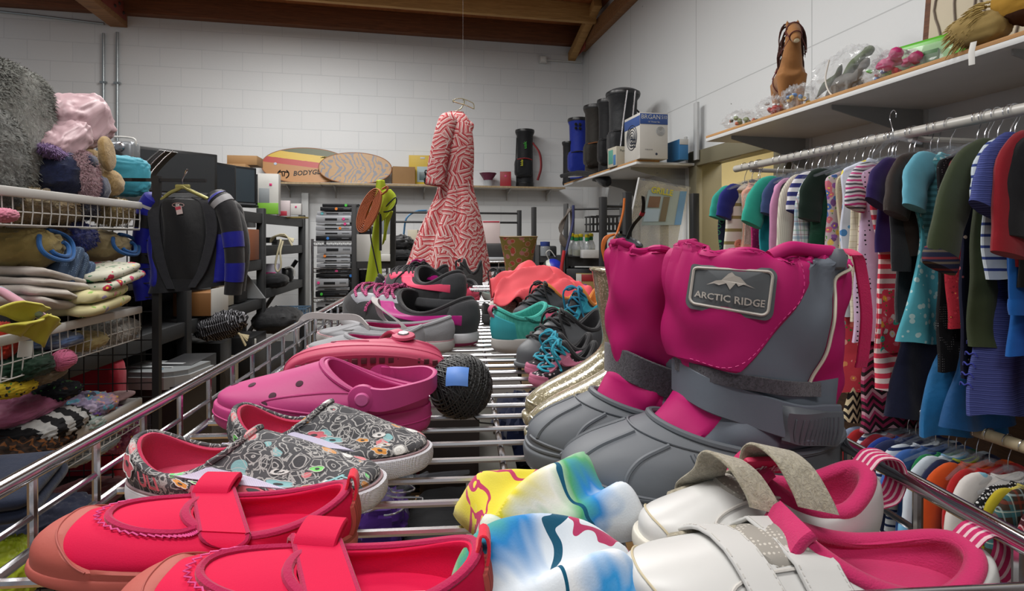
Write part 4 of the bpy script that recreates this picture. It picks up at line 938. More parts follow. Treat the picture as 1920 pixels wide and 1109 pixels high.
# ---- soft things
def heap(name, M, size, mat, label, cat, seed, amp=.12, fr=9., ridge=.05, rf=60., rd=(0, 1, .3), ex=.8, ez=1., sag=0, **kw):
    e = cushion(*size, seed=seed, amp=amp, fr=fr, nu=90, nv=54, ex=ex, ez=ez, ridge=ridge, rd=rd, rf=rf, sag=sag).build(name, mat, None, **kw); e.matrix_world = M
    return tag(e, label, cat)
def drape(name, M, hf, nu, nv, mat, label, cat, th=.002):
    """cloth lying on things: hf(x,y in 0..1) -> point"""
    o = MB().grid(hf, nu, nv).build(name, mat, None, solid=th); o.matrix_world = M; return tag(o, label, cat)
crl = plain('e0545e', .75, nzs=30, nzb=.15, var=.03)
p = on_shelf(1020, 618)
def coral_fn(a, b):
    x = (a-.5)*2; y = (b-.5)*2; r = math.hypot(x, y); X = x*.105; Y = y*.06
    z = .088*max(0, 1-abs(x)**2.6*.55)*max(0, 1-abs(y)**2.8*.75)
    f = math.sin(4*x+8*y+3.2*nz((x, y, 0), 1.1, 2)); cr_ = .5+.5*math.sin(6*x+11*y+4*nz((x, y, .5), 1., 7)); cr2 = .5+.5*math.sin(5*x-10*y+4.4*nz((x, y, .9), 1., 3)); z += .006*f+.011*cr_**2+.009*cr2**3-.008+.003*math.sin(7*x-13*y+5*nz((x, y, 0), 1.5, 5))
    z += -.012*x
    return V((X+.010*nz((x, y, 0), 2.2, 8), Y+.012*nz((x, y, 0), 2.5, 1)-(.02 if y < -.6 else 0)*(abs(y)-.6), max(z, .004)+.008*nz((x, y, .3), 3, 4)))
drape('folded_shirt', CM @ T((p.x, p.y+.05, TOP+.03)), coral_fn, 90, 60, crl, 'crumpled coral pink shirt heaped over the small shoes', 'shirt')
o = MB().box((0, 0, 0), (.022, .001, .016)).build('care_label', plain('b7b4a6', .6)); o.matrix_world = CM @ T((p.x+.02, p.y-.0, TOP+.075), 0, R(-20), R(20)); tag(o, 'small white care label showing at the shirt edge', 'label')
# bright fleece hat in two lobes
def fleece(sh=.12, nl=1.):
    t = NT('airbrushed_fleece'); co = t.co(); s = t.sep(co); n = t.noise(co, 16, 3, .5, .6).outputs[0]
    f = t.m_('ADD', t.m_('ADD', t.m_('MULTIPLY', s[0], 3.6), t.m_('MULTIPLY', s[1], -3.0)), t.m_('MULTIPLY', n, .55)); f = t.m_('ADD', f, sh)
    c = t.ramp(f, [(.0, h2('dfe3e6')), (.10, h2('d6cc5a')), (.26, h2('cfc23a')), (.36, h2('e2e2d8')), (.46, h2('4f9d6a')), (.53, h2('2a7fc0')), (.62, h2('cfd9e2')), (.74, h2('dfe3e6')), (.83, h2('2a8fd0')), (.92, h2('a9cfe8'))])
    l1 = t.m_('LESS_THAN', t.m_('ABSOLUTE', t.m_('SUBTRACT', t.m_('ADD', t.m_('MULTIPLY', s[0], 6.), t.m_('MULTIPLY', t.noise(co, 14, 2, .5, 1).outputs[0], 1.1)), .55)), .022)
    l2 = t.m_('LESS_THAN', t.m_('ABSOLUTE', t.m_('SUBTRACT', t.m_('ADD', t.m_('MULTIPLY', s[1], 7.), t.m_('MULTIPLY', t.noise(co, 18, 3, .5, 1).outputs[0], 1.2)), .72)), .022)
    c = t.mix(l1, c, h2('14506a')); c = t.mix(l2, c, h2('b03a62')); t.bump(t.noise(co, 900, 2).outputs[0], .15, .001); return t.fin(c, .95, sheen=.2, spec=.1)
M_fl = fleece(); M_fl2 = fleece(.36)
p = on_shelf(1030, 1010)
def hat(a, b, seed, sx, sy, sz):
    x = (a-.5)*2; y = (b-.5)*2; r = min(1., (abs(x)**2.4+abs(y)**2.4)**(1/2.4)); k = max(abs(x), abs(y))
    th = math.atan2(y, x); X = x*sx*(.86+.06*math.sin(3*th+seed)); Y = y*sy*(.9+.08*math.cos(2*th+seed))
    q = math.sqrt(max(0, 1-k**3.2)); f = math.sin(4.6*x-5*y+seed+1.5*nz((x, y, 0), 1.2, seed))
    return V((X*(1-.1*k*k), Y*(1-.1*k*k), sz*q*(.82+.12*math.sin(2.2*x+seed))+.008*f*q+.002))
def lobe(M, sx, sy, sz, seed, label, mm=None):
    o = MB().grid(lambda a, b: hat(a, b, seed, sx, sy, sz), 70, 60).build('fleece_hat', mm or M_fl, None, solid=.003); o.matrix_world = M; tag(o, label, 'hat'); o['group'] = 'bright fleece hats'
lobe(CM @ T((p.x+.004, p.y+.008, TOP), R(14)), .072, .04, .036, 1., 'yellow, white and blue fleece hat lying rumpled in front of the snow boots')
p = on_shelf(1035, 1160); lobe(CM @ T((p.x, p.y+.006, TOP), R(-10)), .062, .036, .040, 3.4, 'blue and white fleece hat with a magenta line, at the cart edge', M_fl2)
# ================================================================ clothes racks along the side wall
PX = 1.70; PZ = 1.4+.353; PZ2 = .84
RY = lambda d: T(WA(PX, d, 0), WY)
M_pole = plain('a8a6a0', .35, nzs=15, nzb=.05); M_hook = chrome('c4c6cc', .2); M_clear = glass_mat('clear_plastic', '9aa2ac', .08, .13)
def pole(nm, z, d0, d1, mat, lab, r=.017, brk=()):
    e = empty(nm, M=T((0, 0, 0)), label=lab, cat='clothes rail'); a, b = WA(PX, d0, z), WA(PX, d1, z)
    MB().tube([a, (a+b)/2, b], r, 20).build('pole', mat, e)
    for d in brk:
        p = WA(PX, d, z); q = WR(0, (p-CORNER).dot(WYV), z)
        MB().tube([p+V((0, 0, -.02)), (p+q)/2+V((0, 0, -.02)), q+V((0, 0, -.02))], .010, 8).build('bracket', M_pole, e)
    return e
pole('clothes_rail', PZ, 1.2, 2.87, M_pole, 'upper clothes rail, a pale pipe under the toy shelf', brk=(2.75, 1.9))
pole('clothes_rail', PZ2, 1.0, 2.75, plain('a99d80', .5), 'lower clothes rail, beige and partly bare', brk=(2.6, 1.4))
def hanger(M, group, w=.15, top=.0, lab=None):
    e = empty('clothes_hanger', M=M, label=lab or 'clear plastic hanger with a chrome hook on the upper clothes rail', cat='clothes hanger', group=group)
    r = .021; hk = [V((r*math.cos(R(t)), 0, r*math.sin(R(t)))) for t in range(200, -31, -20)]+[V((.006, 0, -.035)), V((0, 0, -.05)), V((0, 0, -.075))]
    MB().tube(smooth(hk, 20), .0015, 6).build('hook', M_hook, e)
    MB().tube(smooth([(-w, 0, -.118), (-w*.6, 0, -.098), (0, 0, -.072), (w*.6, 0, -.098), (w, 0, -.118)], 16), [.004+.004*math.sin(pi*i/15) for i in range(16)], 8, flat=1.).build('arms', M_clear, e)
    MB().lathe([(.0, -.064), (.011, -.066), (.014, -.075), (.009, -.086), (0, -.088)], 12).build('hub', M_clear, e)
    return e
_n = [0]
def garment(name, u, v1, mat, label, cat, ws=.145, flare=0., sl=None, slm=None, cuff=None, waist=1., th=.015, z0=PZ, dd=0., group=None, yaw=0., top=.0, parts=(), hang=True, thin=False, fold=.010, hgroup='clear hangers on the upper rail', hlab=None):
    """u: image column of the aisle-side edge; v1: row of the hem"""
    d = F*(PX-ws)/(u-740)+dd; _n[0] += 1; sd = _n[0]; rn = random.Random(sd)
    M = T(WA(PX, d, z0), WY+yaw+R(rn.uniform(-4, 4)))
    zb = zat(v1, d)-z0; zb = min(zb, -.3); tp = -.09-top
    def nf(p, a, k):
        g = clamp((k-1.5)/3.5); ph = sd*1.7
        return V((.006*g*math.sin(p.z*14+ph), fold*g*math.sin(p.x*42+ph+p.z*4)+.004*math.sin(p.z*26+ph*2), .006*g*math.sin(p.x*30+ph) if k > 4.4 else 0))
    L = tp-.05-zb; wb = ws*waist
    U = Shell([(-.045, .045, th*.6, tp, tp-.012, tp), (-ws*.7, ws*.7, th, tp-.022, tp-.018, tp-.022), (-ws, ws, th, tp-.052, tp-.03, tp-.052), (-ws*.97, ws*.97, th*1.1, tp-.05-L*.2, tp-.05-L*.2, tp-.05-L*.2), (-wb, wb, th*1.1, tp-.05-L*.45, tp-.05-L*.45, tp-.05-L*.45),
               (-wb-flare*.6, wb+flare*.6, th*(1.15+flare*4), tp-.05-L*.75, tp-.05-L*.75, tp-.05-L*.75), (-wb-flare, wb+flare, th*(1.2+flare*6), zb, zb, zb)], sq=.7, nzf=nf)
    e = empty(name, M=M, label=label, cat=cat, group=group)
    U.mesh(na=40, nk=30, cap0=True).build('body', mat, e)
    U.ring(0, .004, 0, 24).build('neckline', cuff or mat, e)
    if sl:
        # sleeve: (length, reach to the aisle, reach to the viewer, radius)
        ln, rx, ry, r = sl; s0 = V((-ws+.02, 0, tp-.06)); s1 = s0+V((-rx, -ry, -ln))
        pts = smooth([V((-ws*.30, 0, tp-.022)), s0+V((.03, 0, .020)), s0+V((-rx*.35, -ry*.25, -ln*.18)), s0+V((-rx*.75, -ry*.7, -ln*.6)), s1], 20)
        rr = [r*1.12*min(1, .25+.75*math.sin(min(1, i/7.)*pi/2))*(1.0-.16*i/19)*(1+.03*math.sin(i*1.3+sd)) for i in range(20)]
        MB().tube(pts, rr, 24, flat=.34, upv=(0, 1, 0)).build('sleeve', slm or mat, e, solid=.0015)
        if cuff:
            c = pts[-1]; t = (pts[-1]-pts[-2]).normalized(); MB().tube([c-t*.006, c+t*.006, c+t*.02, c+t*.032], [rr[-1]*1.0, rr[-1]*1.04, rr[-1]*1.02, rr[-1]*.94], 24, flat=.4, upv=(0, 1, 0)).build('cuff', cuff, e, solid=.0025)
        # the wall-side sleeve
        q = [V((-p.x, p.y*.2, p.z)) for p in pts[:12]]; MB().tube(q, rr[:12], 12, flat=.34, upv=(0, 1, 0)).build('sleeve', slm or mat, e)
    for nm, (a0, a1, k0, k1), m, off in parts: U.patch(lambda p, q: (lerp(a0, a1, p), lerp(k0, k1, q)), 14, 12, off, off).build(nm, m, e)
    if hang: hanger(T(WA(PX, d, z0), WY+yaw+R(rn.uniform(-12, 12))), hgroup, w=ws*.95, lab=hlab)
    return e, U
DR, TS, SK, JK, PT = ('toddler_dress', 'dress'), ('toddler_shirt', 'shirt'), ('skirt', 'skirt'), ('jacket', 'jacket'), ('trousers', 'trousers')
SS = (.10, .045, .02, .045); LS = (.27, .06, .03, .034)
def G(k, u, v, m, lab, **kw): return garment(k[0], u, v, m, lab, k[1], **kw)
tealf = fab('2a9385'); scroll = dots('scroll_print', '171f33', '171f33', 30, .1, .6, ring=('3c8f5c', .28, .34))
G(TS, 1346, 490, scroll, 'navy shirt with green scrollwork and a sea green sleeve, endmost on the upper rail', ws=.13, sl=SS, slm=tealf)
G(TS, 1353, 560, stripes('olive_bands', ['d8d4c8', 'd8d4c8', 'd8d4c8', '8f8457'], .06), 'cream shirt with olive bands hanging just behind the peach dress', sl=SS, slm=fab('1d2470'))
e, U = G(DR, 1388, 575, fab('d29c86', 700, .35, hex2='dcae9a'), 'peach party dress with sequinned bodice and a rosette at the waist', ws=.085, flare=.10, waist=1.0, parts=(('bodice', (.0, .999, 2., 4.), dots('sequins', 'a99d90', 'e9dfd2', 220, .3, .3), .0022),), th=.02)
rb = MB()
for i in range(9): rb.tube([U.at(.44, 4, .012)+V((math.cos(t+i)*.006*(1+i*.35), -.008+.002*i*0-.002*math.sin(3*t+i), math.sin(t+i)*.006*(1+i*.35))) for t in [2*pi*j/10 for j in range(10)]], .0032, 6, True)
rb.build('rosette', fab('d08a74'), e)
G(TS, 1402, 560, floral('lace_fuchsia', 'a32160', ['b53a76', '8a184e', 'c04a86'], 90, leaf='8a184e'), 'fuchsia lace top between the peach dress and the teal blouse', ws=.13)
G(TS, 1420, 530, fab('148088'), 'teal blouse with winged sleeves, second colour block after the peach dress', sl=(.14, .09, .03, .055), slm=fab('2a9b88'))
G(TS, 1437, 540, fab('34466f'), 'dull denim blue top squeezed behind the pink long shirt', ws=.13, sl=SS)
G(TS, 1446, 600, fab('c48ab0'), 'plain pink long shirt hanging in front of the denim blue top', ws=.14, sl=(.30, .03, .02, .03))
G(DR, 1458, 590, dots('white_specks', '1c1a1e', 'd8d4d6', 60, .2, .3), 'black sundress with white specks next to the ivory sweater', ws=.14)
G(('sweater', 'sweater'), 1466, 600, stripes('cable_knit', ['c9c5b9', 'b7b3a5'], .008, 0), 'ivory cable knit sweater with long sleeves', sl=(.26, .05, .03, .038))
G(DR, 1479, 590, fab('a81420', 120, .8, .7, wr=60), 'bright red ruffled dress beside the ivory sweater', ws=.14)
G(TS, 1487, 560, stripes('navy_bands', ['d3d3d8', '30346e'], .034), 'white shirt with broad navy bands', sl=SS)
G(TS, 1498, 590, plaid('pale_plaid', 'c9cfd0', [('5f86a0', .2, 0), ('6f9f80', .1, .4), ('8a3a50', .06, .7)], .05), 'pale green and blue plaid shirt next to the dark green dress', sl=LS)
G(DR, 1512, 600, fab('0c3325', 500, .6, .45, hex2='14513a'), 'dark green satin dress with a scooped black bodice', ws=.15, flare=.02, sl=(.13, .04, .02, .05), slm=fab('0a2018'))
G(DR, 1540, 600, floral('watercolour_print', 'b5a6ac', ['8a5aa0', '4a6aa8', 'c06a7a', 'd0b060', '6f4a80'], 34, thr=.42, leaf='5f8f4a'), 'many coloured watercolour print dress with purple and blue blooms', ws=.15)
G(DR, 1556, 560, dots('gold_fleck', 'b5ac93', '8f7f4e', 150, .25, .4), 'narrow beige dress flecked with gold', ws=.14)
G(TS, 1570, 590, dots('blot_print', 'c9d0e0', '6fa0c8', 24, .3, .8, cols=['5f98c8', 'd8c850', '4a80b8']), 'white shirt with blue and yellow blots', ws=.15, top=-.02)
G(DR, 1584, 600, plaid('window_pane', 'd0c9b4', [('a89870', .06, 0), ('8f8a70', .04, .5)], .04), 'cream window pane check dress hanging full length', ws=.15)
G(TS, 1597, 505, plaid('diamond_lattice', 'd8d0bd', [('8a2a30', .07, 0)], .045, rot=(0, R(45), 0)), 'cream top with a dark red diamond lattice', ws=.14, sl=(.10, .05, .03, .045), slm=stripes('pink_waves', ['c8c6cc', 'b53a78', 'c8c6cc', '4a4a52'], .026, wob=.02))
M_coral = stripes('coral_bands', ['c8364c', 'd8c4c2'], .032)
G(DR, 1620, 725, M_coral, 'coral and white striped dress scattered with flowers', ws=.15, flare=.03, waist=.8, parts=(('flower_print', (.0, .999, 4.3, 5.3), floral('flowered_bands', 'c8364c', ['d8c4c2', 'cf8a3a', '3fa08f', 'd86a7a'], 38, thr=.4), .0015),))
G(TS, 1634, 470, fab('271650'), 'deep purple short sleeved shirt lying over the coral striped dress', ws=.14, sl=(.09, .07, .03, .048))
G(DR, 1602, 640, dots('pin_dots', 'c0a8c4', '17141c', 62, .2, .15), 'lavender dress with small black dots and a scalloped hem', ws=.14, flare=.02)
G(TS, 1653, 505, fab('cf3f34'), 'plain orange red top with a pointed hem', ws=.13, hang=False)
e, U = G(JK, 1662, 600, fab('25272c', 300, .4), 'charcoal knit jacket with a tiny silver emblem', ws=.14, sl=(.30, .02, .02, .04), slm=fab('25272c', 300, .4))
MB().box(U.at(.42, 4.1, .004), (.016, .004, .008), bev=.001).build('emblem', plain('b8b8bc', .4, .6), e)
G(('blouse', 'blouse'), 1674, 480, fab('2b201c', 1200, .5, .3), 'dark brown satin blouse with a gathered puff sleeve', ws=.14, sl=(.13, .07, .03, .055))
G(PT, 1694, 780, fab('10152e', 500, .4), 'long navy trousers hanging low behind the light blue dress', ws=.05, flare=.07, hang=False, top=.05)
G(DR, 1696, 640, dots('aqua_leaf', '4fa0b0', 'a5c6c9', 44, .34, .9), 'light blue dress with white leaf print and a puffed sleeve', ws=.14, flare=.07, waist=.85, sl=(.11, .05, .03, .05), slm=fab('5fa3b8'), parts=(('striped_bodice', (.0, .999, 1.6, 3.9), stripes('aqua_bands', ['5fa3b0', '4a8088'], .018), .0016),))
G(DR, 1742, 690, dots('white_pins', '0e0e12', '8a8a8c', 150, .16, .1), 'black tunic with white pin dots', ws=.14)
G(TS, 1768, 615, floral('red_lace', 'a02433', ['b53444', '7c1826'], 80, leaf='7c1826'), 'deep red lace top with a slanting hem', ws=.13)
cuffb = stripes('rib_bands', ['1c2038', '5a5248', '1c2038', '6a2c34', '1c2038'], .03)
G(JK, 1800, 650, fab('2e3a1e', 1600, .6, .45, wr=10), 'olive bomber jacket with a striped rib cuff', ws=.15, sl=(.245, .17, .05, .056), cuff=cuffb, th=.02)
G(DR, 1784, 705, dots('rosebud', '10132a', 'a05a62', 40, .2, .9, cols=['a05a62', 'c4b0a8', '10132a', '10132a']), 'navy dress dotted with small pink rosebuds', ws=.13)
G(TS, 1838, 520, stripes('thin_bands', ['b9c4cc', 'b9c4cc', '2f3f7a', 'b9c4cc'], .03), 'white tee with thin blue bands and a yellow hem stitch', ws=.15, sl=(.12, .06, .03, .05))
heath = stripes('heather_blue', ['343c72', '424c86', '2e3668', '4a5490'], .011, wob=.012)
e, U = G(TS, 1822, 775, heath, 'heather blue long top with a laced up side, hanging full length', ws=.13, flare=.02, hang=False)
for i in range(5):
    c = U.at(.47, 4.9+.16*i, .003)
    for s_ in (-1, 1): MB().tube(smooth([c+V((-.002, 0, 0)), c+V((.0, s_*.012, .006)), c+V((.004, s_*.018, -.004))], 8), .002, 6).build('side_lacing', fab('2a3288'), e)
G(TS, 1852, 465, heath, 'heather blue tee whose wide short sleeve covers the striped tee', ws=.15, sl=(.13, .10, .03, .06))
G(('sweater', 'sweater'), 1874, 500, fab('7c0f1c'), 'dark red sweater with a bell shaped sleeve', ws=.15, sl=(.24, .08, .04, .058))
G(TS, 1880, 665, fab('11549c'), 'royal blue long shirt with a ribbed hem', ws=.12, sl=(.36, .02, .02, .036), cuff=fab('11549c'), hang=False)
G(TS, 1893, 540, fab('121215'), 'black short sleeved top near the frame edge of the upper rail', ws=.14, sl=(.2, .06, .04, .05))
G(TS, 1912, 745, stripes('space_dye', ['b03a86', 'c85a9a', '5f3a7a', 'c0488e'], .012, wob=.02), 'pink and purple space dyed shirt', ws=.12, sl=(.3, .02, .03, .035), hang=False)
G(TS, 1935, 600, fab('16306a'), 'dark blue shirt at the near end of the upper rail', ws=.15, sl=(.1, .05, .03, .05))
G(SK, 1776, 815, fab('0f5f94', 1200, .5, .5), 'long bright blue skirt reaching down to the lower rail', ws=.05, flare=.09, hang=False, top=.1, fold=.016)
G(SK, 1806, 800, fab('0c4a7e', 1200, .5, .5), 'darker blue skirt behind the bright blue one', ws=.05, flare=.08, hang=False, top=.1)
G(PT, 1608, 785, zigzag('ivory_chevron', ['b8ab8c', '151214', '151214', 'b8ab8c'], .03, .05, .03), 'ivory and black chevron leggings hanging low behind the snow boot', ws=.06, flare=.07, hang=False, top=.1)
G(PT, 1642, 800, zigzag('pink_chevron', ['7c1f42', '1a1216', '8f2b50', 'a8808c', '1a1216'], .06, .05, .06), 'maroon and pink chevron trousers bunched at the hem', ws=.06, hang=False, top=.1, flare=.09)
G(TS, 1576, 735, floral('coral_floral', 'b83a48', ['c86a5a', '4fa08f', 'd08a5a', 'd8a090'], 30), 'coral floral tunic showing under the striped dress', ws=.13, hang=False, top=.05)
# spare hooks along the upper rail
for i, d in enumerate((2.74, 2.68, 2.52, 2.31, 2.22, 2.13, 2.05, 1.97, 1.66, 1.59, 1.5)): hanger(T(WA(PX, d, PZ), WY+R(15-i*11 % 35)), 'clear hangers on the upper rail', w=.16)
e = hanger(T(WA(PX-.03, 1.93, PZ+.06), WY+R(70)), None, w=.17, lab='clear hanger lying across the tops of the others on the upper rail')
LG = dict(z0=PZ2, hgroup='clear hangers on the lower rail', hlab='clear plastic hanger with a chrome hook on the lower clothes rail')
def GL(k, u, m, lab, v=1150, **kw): return G(k, u, v, m, lab, **{**LG, **kw})
lows = [(TS, 1572, fab('6f7f98'), 'grey blue tee at the far end of the lower rail', dict(sl=SS)), (TS, 1583, fab('8f1418'), 'scarlet tee in the lower row, beside the grey blue one', dict(sl=SS)),
 (TS, 1596, stripes('ink_bands', ['b9bcc4', '20264a'], .02), 'lower row tee with ink blue bands', dict(sl=SS)), (TS, 1608, fab('7a1424'), 'wine red tee between two blue ones on the lower rail', dict(sl=SS)),
 (TS, 1620, fab('15317f'), 'cobalt blue tee on the lower rail', dict(sl=SS)), (TS, 1634, fab('1a2348'), 'navy tee beside the cobalt one', dict(sl=SS)), (TS, 1650, stripes('sailor_bands', ['bcc4cc', 'bcc4cc', '1a2a50'], .024), 'pale tee with sailor bands on the lower rail', dict(sl=SS)),
 (TS, 1668, fab('335a9c', 600, .4), 'denim blue shirt with a rolled sleeve on the lower rail', dict(sl=(.08, .08, .03, .04))), (TS, 1690, fab('0f6a3c'), 'grass green shirt on the lower rail', dict(sl=(.30, .03, .03, .04))),
 (TS, 1703, fab('b8c2cc'), 'white sweatshirt with pale blue cuffs on the lower rail', dict(sl=(.12, .08, .04, .045), cuff=fab('6aa0c4'))), (JK, 1718, fab('101a3c'), 'navy jacket with a lime cuff band', dict(sl=(.17, .08, .04, .045), cuff=plain('8fa02a', .6))),
 (TS, 1738, fab('c04a14', 900, .3), 'orange long sleeved shirt on the lower rail', dict(sl=(.23, .10, .05, .045), cuff=fab('b04210'))), (TS, 1760, fab('9c1416'), 'red long sleeved shirt tucked beside the orange one', dict(sl=(.26, .06, .05, .045))),
 (('robe', 'robe'), 1792, dots('balloon_dots', 'c8c4c0', 'a8205a', 20, .27, .9, cols=['9c1f55', '7fb0c4', 'c49ab0', 'c8c4c0']), 'white fleece robe with large coloured dots', dict(sl=(.26, .08, .05, .055), th=.024)),
 (TS, 1822, dots('checker', '121214', 'c4c4c4', 110, .38, 0.), 'black and white checked blouse', dict(sl=(.07, .07, .03, .04))), (TS, 1835, fab('b0a024'), 'mustard yellow shirt showing beside the checked blouse', dict(sl=(.12, .05, .03, .035))),
 (('plaid_shirt', 'shirt'), 1862, plaid('tartan', '33281f', [('2f6a70', .22, 0), ('8fa0a0', .06, .35), ('6f2c1c', .1, .6), ('a8b0a0', .04, .85)], .07), 'brown and teal tartan flannel shirt', dict(sl=(.30, .10, .05, .05), th=.022)),
 (TS, 1905, plaid('pink_tartan', '3a1018', [('a02438', .3, 0), ('c8b0b4', .05, .5)], .05), 'red tartan shirt beyond the flannel one', dict(sl=SS)), (TS, 1940, fab('8a1020'), 'plain red shirt at the frame edge of the lower rail', dict(sl=LS))]
for k, u, m, lab, kw in lows: GL(k, u, m, lab, **kw)
# ---------------------------------------------------------------- toy shelf above
SX, SZ = 1.75, 1.4+.552
def wshelf(nm, X0, z, d0, d1, lab, edge='9c7448', brs=(), dp=None, th=.018):
    p = WA(X0, d0, 0); yy = lambda d: (WA(X0, d, 0)-CORNER).dot(WYV); xx = (WA(X0, d0, 0)-CORNER).dot(WX)
    e = empty(nm, M=T(WR(0, (yy(d0)+yy(d1))/2, z), WY), label=lab, cat='wall shelf'); ln = abs(yy(d1)-yy(d0)); dep = -xx
    MB().box((-dep/2, 0, th/2), (dep, ln, th), bev=.001).build('board', plain('c4c6c6', .5), e)
    MB().box((-dep+.09, 0, th+.007), (.18, ln, .013), bev=.001).build('front_batten', timber('batten_wood', edge, 'b98c58', (8, 1, 8)), e)
    for d in brs:
        y = yy(d)-(yy(d0)+yy(d1))/2; g = plain('8d8f8e', .5)
        MB().prism([(0, 0), (-dep*.93, 0), (-dep*.93, -.018), (-dep*.35, -.085), (-.05, -.16), (0, -.16)], .006, Matrix.Translation((0, y, 0)) @ Matrix.Rotation(R(90), 4, 'X')).build('bracket', g, e)
        MB().box((-.008, y, .12-.35), (.016, .03, .95)).build('wall_rail', plain('b9bbba', .5), e)
    return e
wshelf('display_shelf', SX, SZ, 1.15, 3.24, 'long white shelf of toys with a wooden front edge, above the clothes rails', brs=(3.05, 2.35, 1.66))
wshelf('display_shelf', 1.75, 1.4+.55, 4.17, 5.95, 'white wall shelf that carries the golf bags and fan box', brs=(4.35, 5.2))
def SP(u, X, z=SZ+.032):
    """point on the toy shelf under column u, X measured like SX"""
    d = F*X/(u-740); return WA(X, d, z)
def horse():
    p = SP(1478, 1.95, SZ+.02); e = empty('toy_horse', M=T(p, WY+R(-118), s=1.02), label='brown toy horse with bridle and saddle standing on the shelf', cat='toy horse')
    b = MB()
    b.tube([(-.13, 0, .22), (-.11, 0, .215), (-.05, 0, .21), (.02, 0, .215), (.08, 0, .225), (.115, 0, .24)], [.03, .062, .066, .064, .062, .04], 20)
    b.tube([(.06, 0, .235), (.095, 0, .29), (.115, 0, .34), (.125, 0, .385), (.13, 0, .41)], [.055, .045, .036, .033, .028], 16)
    b.tube([(.10, 0, .415), (.135, 0, .412), (.17, 0, .385), (.20, 0, .352), (.215, 0, .338)], [.022, .033, .027, .021, .016], 16)
    for x, y in ((.085, .035), (.085, -.035), (-.10, .035), (-.10, -.035)):
        b.tube([(x, y, .22), (x+(.0 if x > 0 else -.012), y, .15), (x, y, .10), (x-.002, y, .04), (x+.002, y, 0)], [.034, .025, .016, .014, .02], 12)
    for s_ in (-1, 1): b.tube([(.115, s_*.016, .43), (.112, s_*.022, .45), (.112, s_*.023, .468)], [.010, .010, .002], 8)
    o = b.build('body', fab('8f6238', 600, .15, .9, .06), e); m = o.modifiers.new('r', 'REMESH'); m.mode = 'VOXEL'; m.voxel_size = .0045; m.use_smooth_shade = True; m = o.modifiers.new('s', 'SMOOTH'); m.iterations = 6
    hr = fab('3a1c14', 200, .8); mn = MB(); rn = random.Random(4)
    for i in range(42):
        t = i/41.; q = V((lerp(.115, .03, t), rn.uniform(-.012, .012), lerp(.45, .31, t))); s_ = 1 if i % 3 else -1
        mn.tube(smooth([q, q+V((-.02, s_*.03, .0)), q+V((-.012, s_*.048, -.05)), q+V((-.0+rn.uniform(-.01, .01), s_*.05, -.10-rn.uniform(0, .03)))], 8), [.004, .005, .005, .004, .004, .003, .002, .001], 5)
    for i in range(8): mn.tube([(.12, (i-3.5)*.004, .45), (.142, (i-3.5)*.0045, .44), (.155, (i-3.5)*.004, .418)], [.004, .004, .001], 5)
    mn.build('mane', hr, e)
    MB().tube(smooth([(-.185+.0, 0, .24), (-.21, 0, .2), (-.215, 0, .12), (-.2, 0, .06)], 10), [.01, .018, .022, .022, .02, .02, .016, .012, .008, .003], 8).build('tail', hr, e)
    MB().grid(lambda a, q: V((.199+.024*math.sin(pi*q)*.6*math.cos(2*pi*a)+.008, .017*math.sin(pi*q)*math.sin(2*pi*a), .347-.018*math.cos(pi*q))), 14, 10, cu=True).build('muzzle', plain('c9bda0', .8), e)
    MB().tube([(.152, 0, .434), (.166, 0, .415), (.178, 0, .396)], [.002, .007, .003], 8, flat=.9).build('blaze', plain('d8d2c4', .8), e)
    lt = plain('5a2420', .6)
    def loop(c, r1, r2, tilt): return [V(c)+V((math.sin(tilt)*r2*math.sin(t), r1*math.cos(t), math.cos(tilt)*r2*math.sin(t))) for t in [2*pi*i/20 for i in range(20)]]
    br = MB(); br.tube(loop((.19, 0, .366), .0255, .026, .9), .0028, 6, True); br.tube(loop((.142, 0, .404), .034, .04, .35), .0028, 6, True)
    for s_ in (-1, 1): br.tube([(.185, s_*.025, .362), (.16, s_*.031, .385), (.14, s_*.033, .405)], .0026, 6)
    br.tube(smooth([(.19, .026, .355), (.16, .05, .31), (.10, .055, .31), (.05, .05, .32)], 14), .002, 6); br.tube(smooth([(.19, -.026, .355), (.17, -.06, .30), (.12, -.06, .30), (.05, -.05, .32)], 14), .002, 6); br.build('bridle', lt, e)
    MB().grid(lambda a, q: V((lerp(-.06, .035, a), .069*math.sin((q-.5)*2.4), .207+.073*math.cos((q-.5)*2.4)+.006)), 10, 16).build('saddle_blanket', plain('7a1f30', .8), e, solid=.003)
    MB().grid(lambda a, q: V((lerp(-.045, .02, a), .072*math.sin((q-.5)*1.8), .207+.078*math.cos((q-.5)*1.8)+.006+.014*(2*a-1)**2*math.cos((q-.5)*2))), 10, 16).build('saddle', plain('b9b2a6', .6), e, solid=.004)
    MB().tube(loop((.0, 0, .212), .07, .07, 0), .003, 6, True).build('girth_strap', lt, e)
    for s_ in (-1, 1):
        MB().lathe([(0, .003), (.004, .002), (.005, 0)], 10).xf(T((.150, s_*.027, .412), 0, R(-90*s_))).build('eye', plain('0d0a09', .2), e)
horse()
M_cel = glass_mat('cellophane', 'd8dce0', .06, .17)
